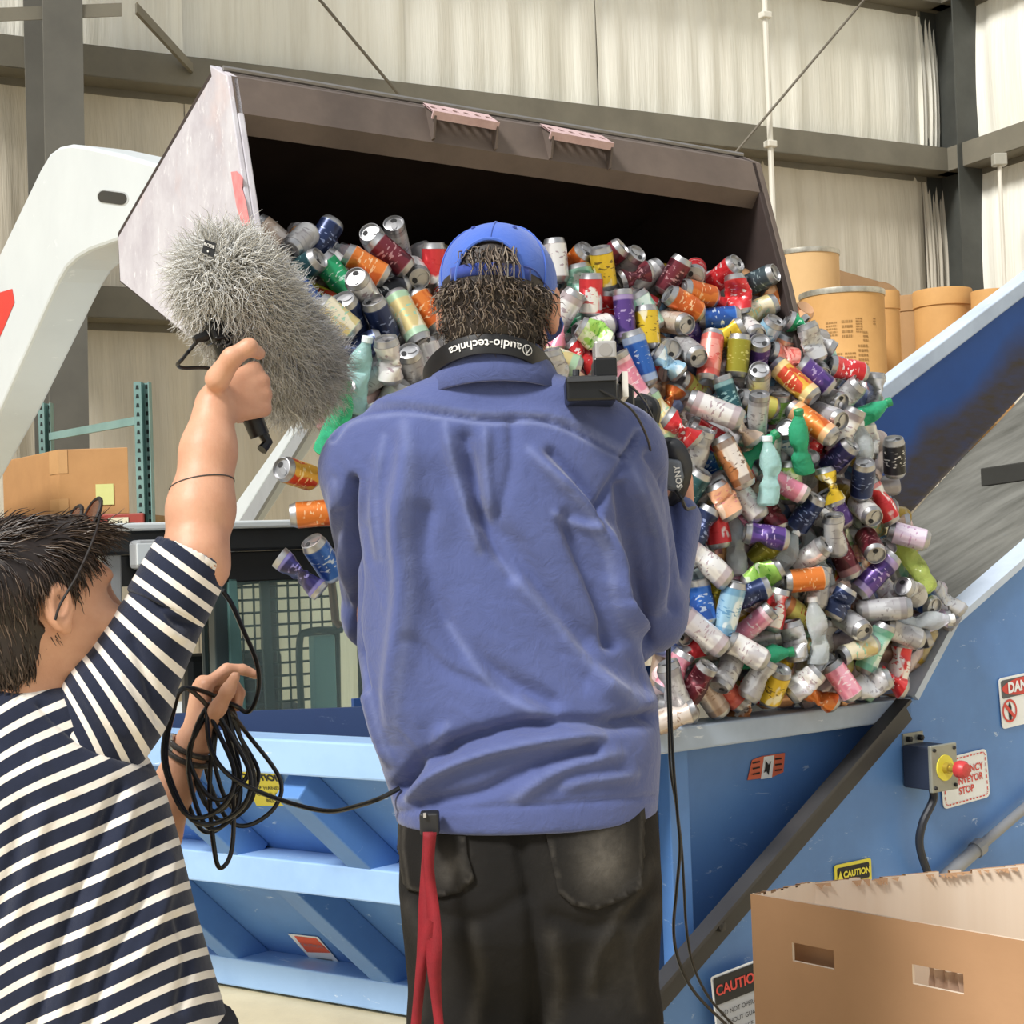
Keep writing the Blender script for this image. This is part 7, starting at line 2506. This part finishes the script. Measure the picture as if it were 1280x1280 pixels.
# cage plate with honeycomb openings at the fur slit
e1 = tR; e2 = dR - tR * dR.dot(tR); e2.normalize(); e3 = e1.cross(e2)
gtop = grip_c + tR * 0.088
MB().tube([grip_c - tR * 0.062, grip_c - tR * 0.03, grip_c + tR * 0.02, gtop], [0.0145, 0.0155, 0.0155, 0.014], 14).build('pistol_grip', m_plast, mic, smooth=True)
MB().box(gtop + tR * 0.010 + _B * 0.012, (0.034, 0.034, 0.028), Matrix((dR, nR, tR)).transposed()).build('swivel', m_plast, mic, bevel=0.004)
cag = MB()
cc = gtop + tR * 0.022 + dR * 0.014 + _B * 0.026
u1, u2 = (mdir - _B * mdir.dot(_B)).normalized(), None
u2 = _B.cross(u1)
for i in range(5):
    for j in range(4):
        c = cc + u1 * (0.0125 * (i - 2) + (0.00625 if j % 2 else 0)) + u2 * 0.0108 * (j - 1.5)
        for k in range(6):
            a, b = math.pi / 3 * k + math.pi / 6, math.pi / 3 * (k + 1) + math.pi / 6
            o1, o2 = 0.0072, 0.0052
            p = [c + (u1 * math.cos(q) + u2 * math.sin(q)) * r_ for r_, q in ((o1, a), (o1, b), (o2, b), (o2, a))]
            cag.prism(p, _B * 0.003)
tag(cag.build('cage_mesh', mat('cage_grey', '4d4d50', 0.4), mic), kind='stuff')
MB().tube([grip_c - tR * 0.058 + dR * 0.006, grip_c - tR * 0.075 + dR * 0.008, grip_c - tR * 0.082 - dR * 0.006], 0.008, 8).build('grip_foot', m_plast, mic, smooth=True)
pl0 = at(283, 408, 2.10)
csw = gtop + tR * 0.010 + _B * 0.012
pjx, pjy = proj(csw)
MB().tube([csw, csw - _R * 0.016 - _U * 0.008 + _B * 0.012, csw - _R * 0.028 - _U * 0.014 + _B * 0.02], [0.0085, 0.0085, 0.005], 10).build('plug', m_plast, mic, smooth=True)
MB().tube(catmull([at(x, y, Yd) for x, y, Yd in ((pjx - 22, pjy + 10, csw.y - 0.018), (pjx - 36, pjy + 26, csw.y - 0.018), (227, 450, 2.11), (222, 456, 2.12), (230, 460, 2.14), (258, 460, 2.17), (290, 468, 2.2))], 8), 0.0028, 8).build('mic_lead', m_wire, mic, smooth=True)
# maker's tag on the fur
tg = [at(x, y, 2.055) for x, y in ((256, 299), (270, 304), (267, 322), (252, 315))]
tgo = MB().prism(tg, Vector((0, 0.003, 0))).build('maker_tag', mat('tag_black', '16171a', 0.6), mic)
ux = (tg[1] - tg[0]).normalized(); uy = (tg[0] - tg[3]).normalized()
tm2 = MB()
cc = (tg[0] + tg[1] + tg[2] + tg[3]) / 4 + Vector((0, -0.002, 0))
put_text(tm2, 'RODE', 0.0058, cc + uy * 0.003, ux, uy, bold=0.0001)
tm2.poly([cc - uy * 0.005 + (ux * math.cos(a) + uy * math.sin(a)) * 0.0013 for a in np.linspace(0, 6.28, 11)[:-1]])
tm2.build('tag_print', mat('letter_white', 'e8e6e2', 0.5), tgo)

# ================================================================ coiled cable in the left hand
cl = []
rc2 = random.Random(31)
hold = [(238, 860, 2.252), (266, 880, 2.285), (272, 880, 2.295), (278, 882, 2.31), (284, 884, 2.325)]
loops = [  # left x, right x, bottom y, depth
    (204, 292, 1022, 2.245), (236, 300, 1036, 2.27), (236, 310, 1000, 2.27), (244, 318, 1026, 2.31), (262, 292, 1084, 2.28),
    (208, 312, 1030, 2.25), (258, 350, 1032, 2.34), (240, 300, 1014, 2.30), (268, 322, 1010, 2.33), (228, 296, 1040, 2.32)]
for i, (xl, xr_, yb, Yd) in enumerate(loops):
    hx, hy, hY = hold[i % 5]
    hx += rc2.uniform(-5, 5)
    cl += [(hx, hy, hY), (xl + (hx - xl) * 0.30, hy + 34, Yd), (xl, hy + (yb - hy) * 0.55, Yd), (xl + (xr_ - xl) * 0.25, yb - 12, Yd), (xl + (xr_ - xl) * 0.55, yb, Yd + 0.01),
           (xr_ - (xr_ - xl) * 0.08, yb - 22, Yd + 0.02), (xr_, hy + (yb - hy) * 0.62, Yd + 0.03), (xr_ - (xr_ - hx) * 0.45, hy + 40, Yd + 0.03)]
first = [(278, 738, 2.16), (290, 756, 2.18), (305, 790, 2.22), (320, 825, 2.26), (324, 855, 2.29), (318, 880, 2.31), (308, 890, 2.32), (290, 880, 2.32)]
last = [(262, 880, 2.29), (262, 930, 2.26), (282, 965, 2.26), (320, 988, 2.27), (370, 1006, 2.26), (412, 1014, 2.24), (445, 1008, 2.20), (475, 998, 2.16), (500, 985, 2.16)]
tag(MB().tube(catmull([at(*p) for p in first + cl + last], 6), 0.0036, 8).build('audio_cable', mat('cable_gloss', '0f1012', 0.3), None, smooth=True),
    'coiled black audio cable hanging in loops from the striped man\'s hand', 'cable')
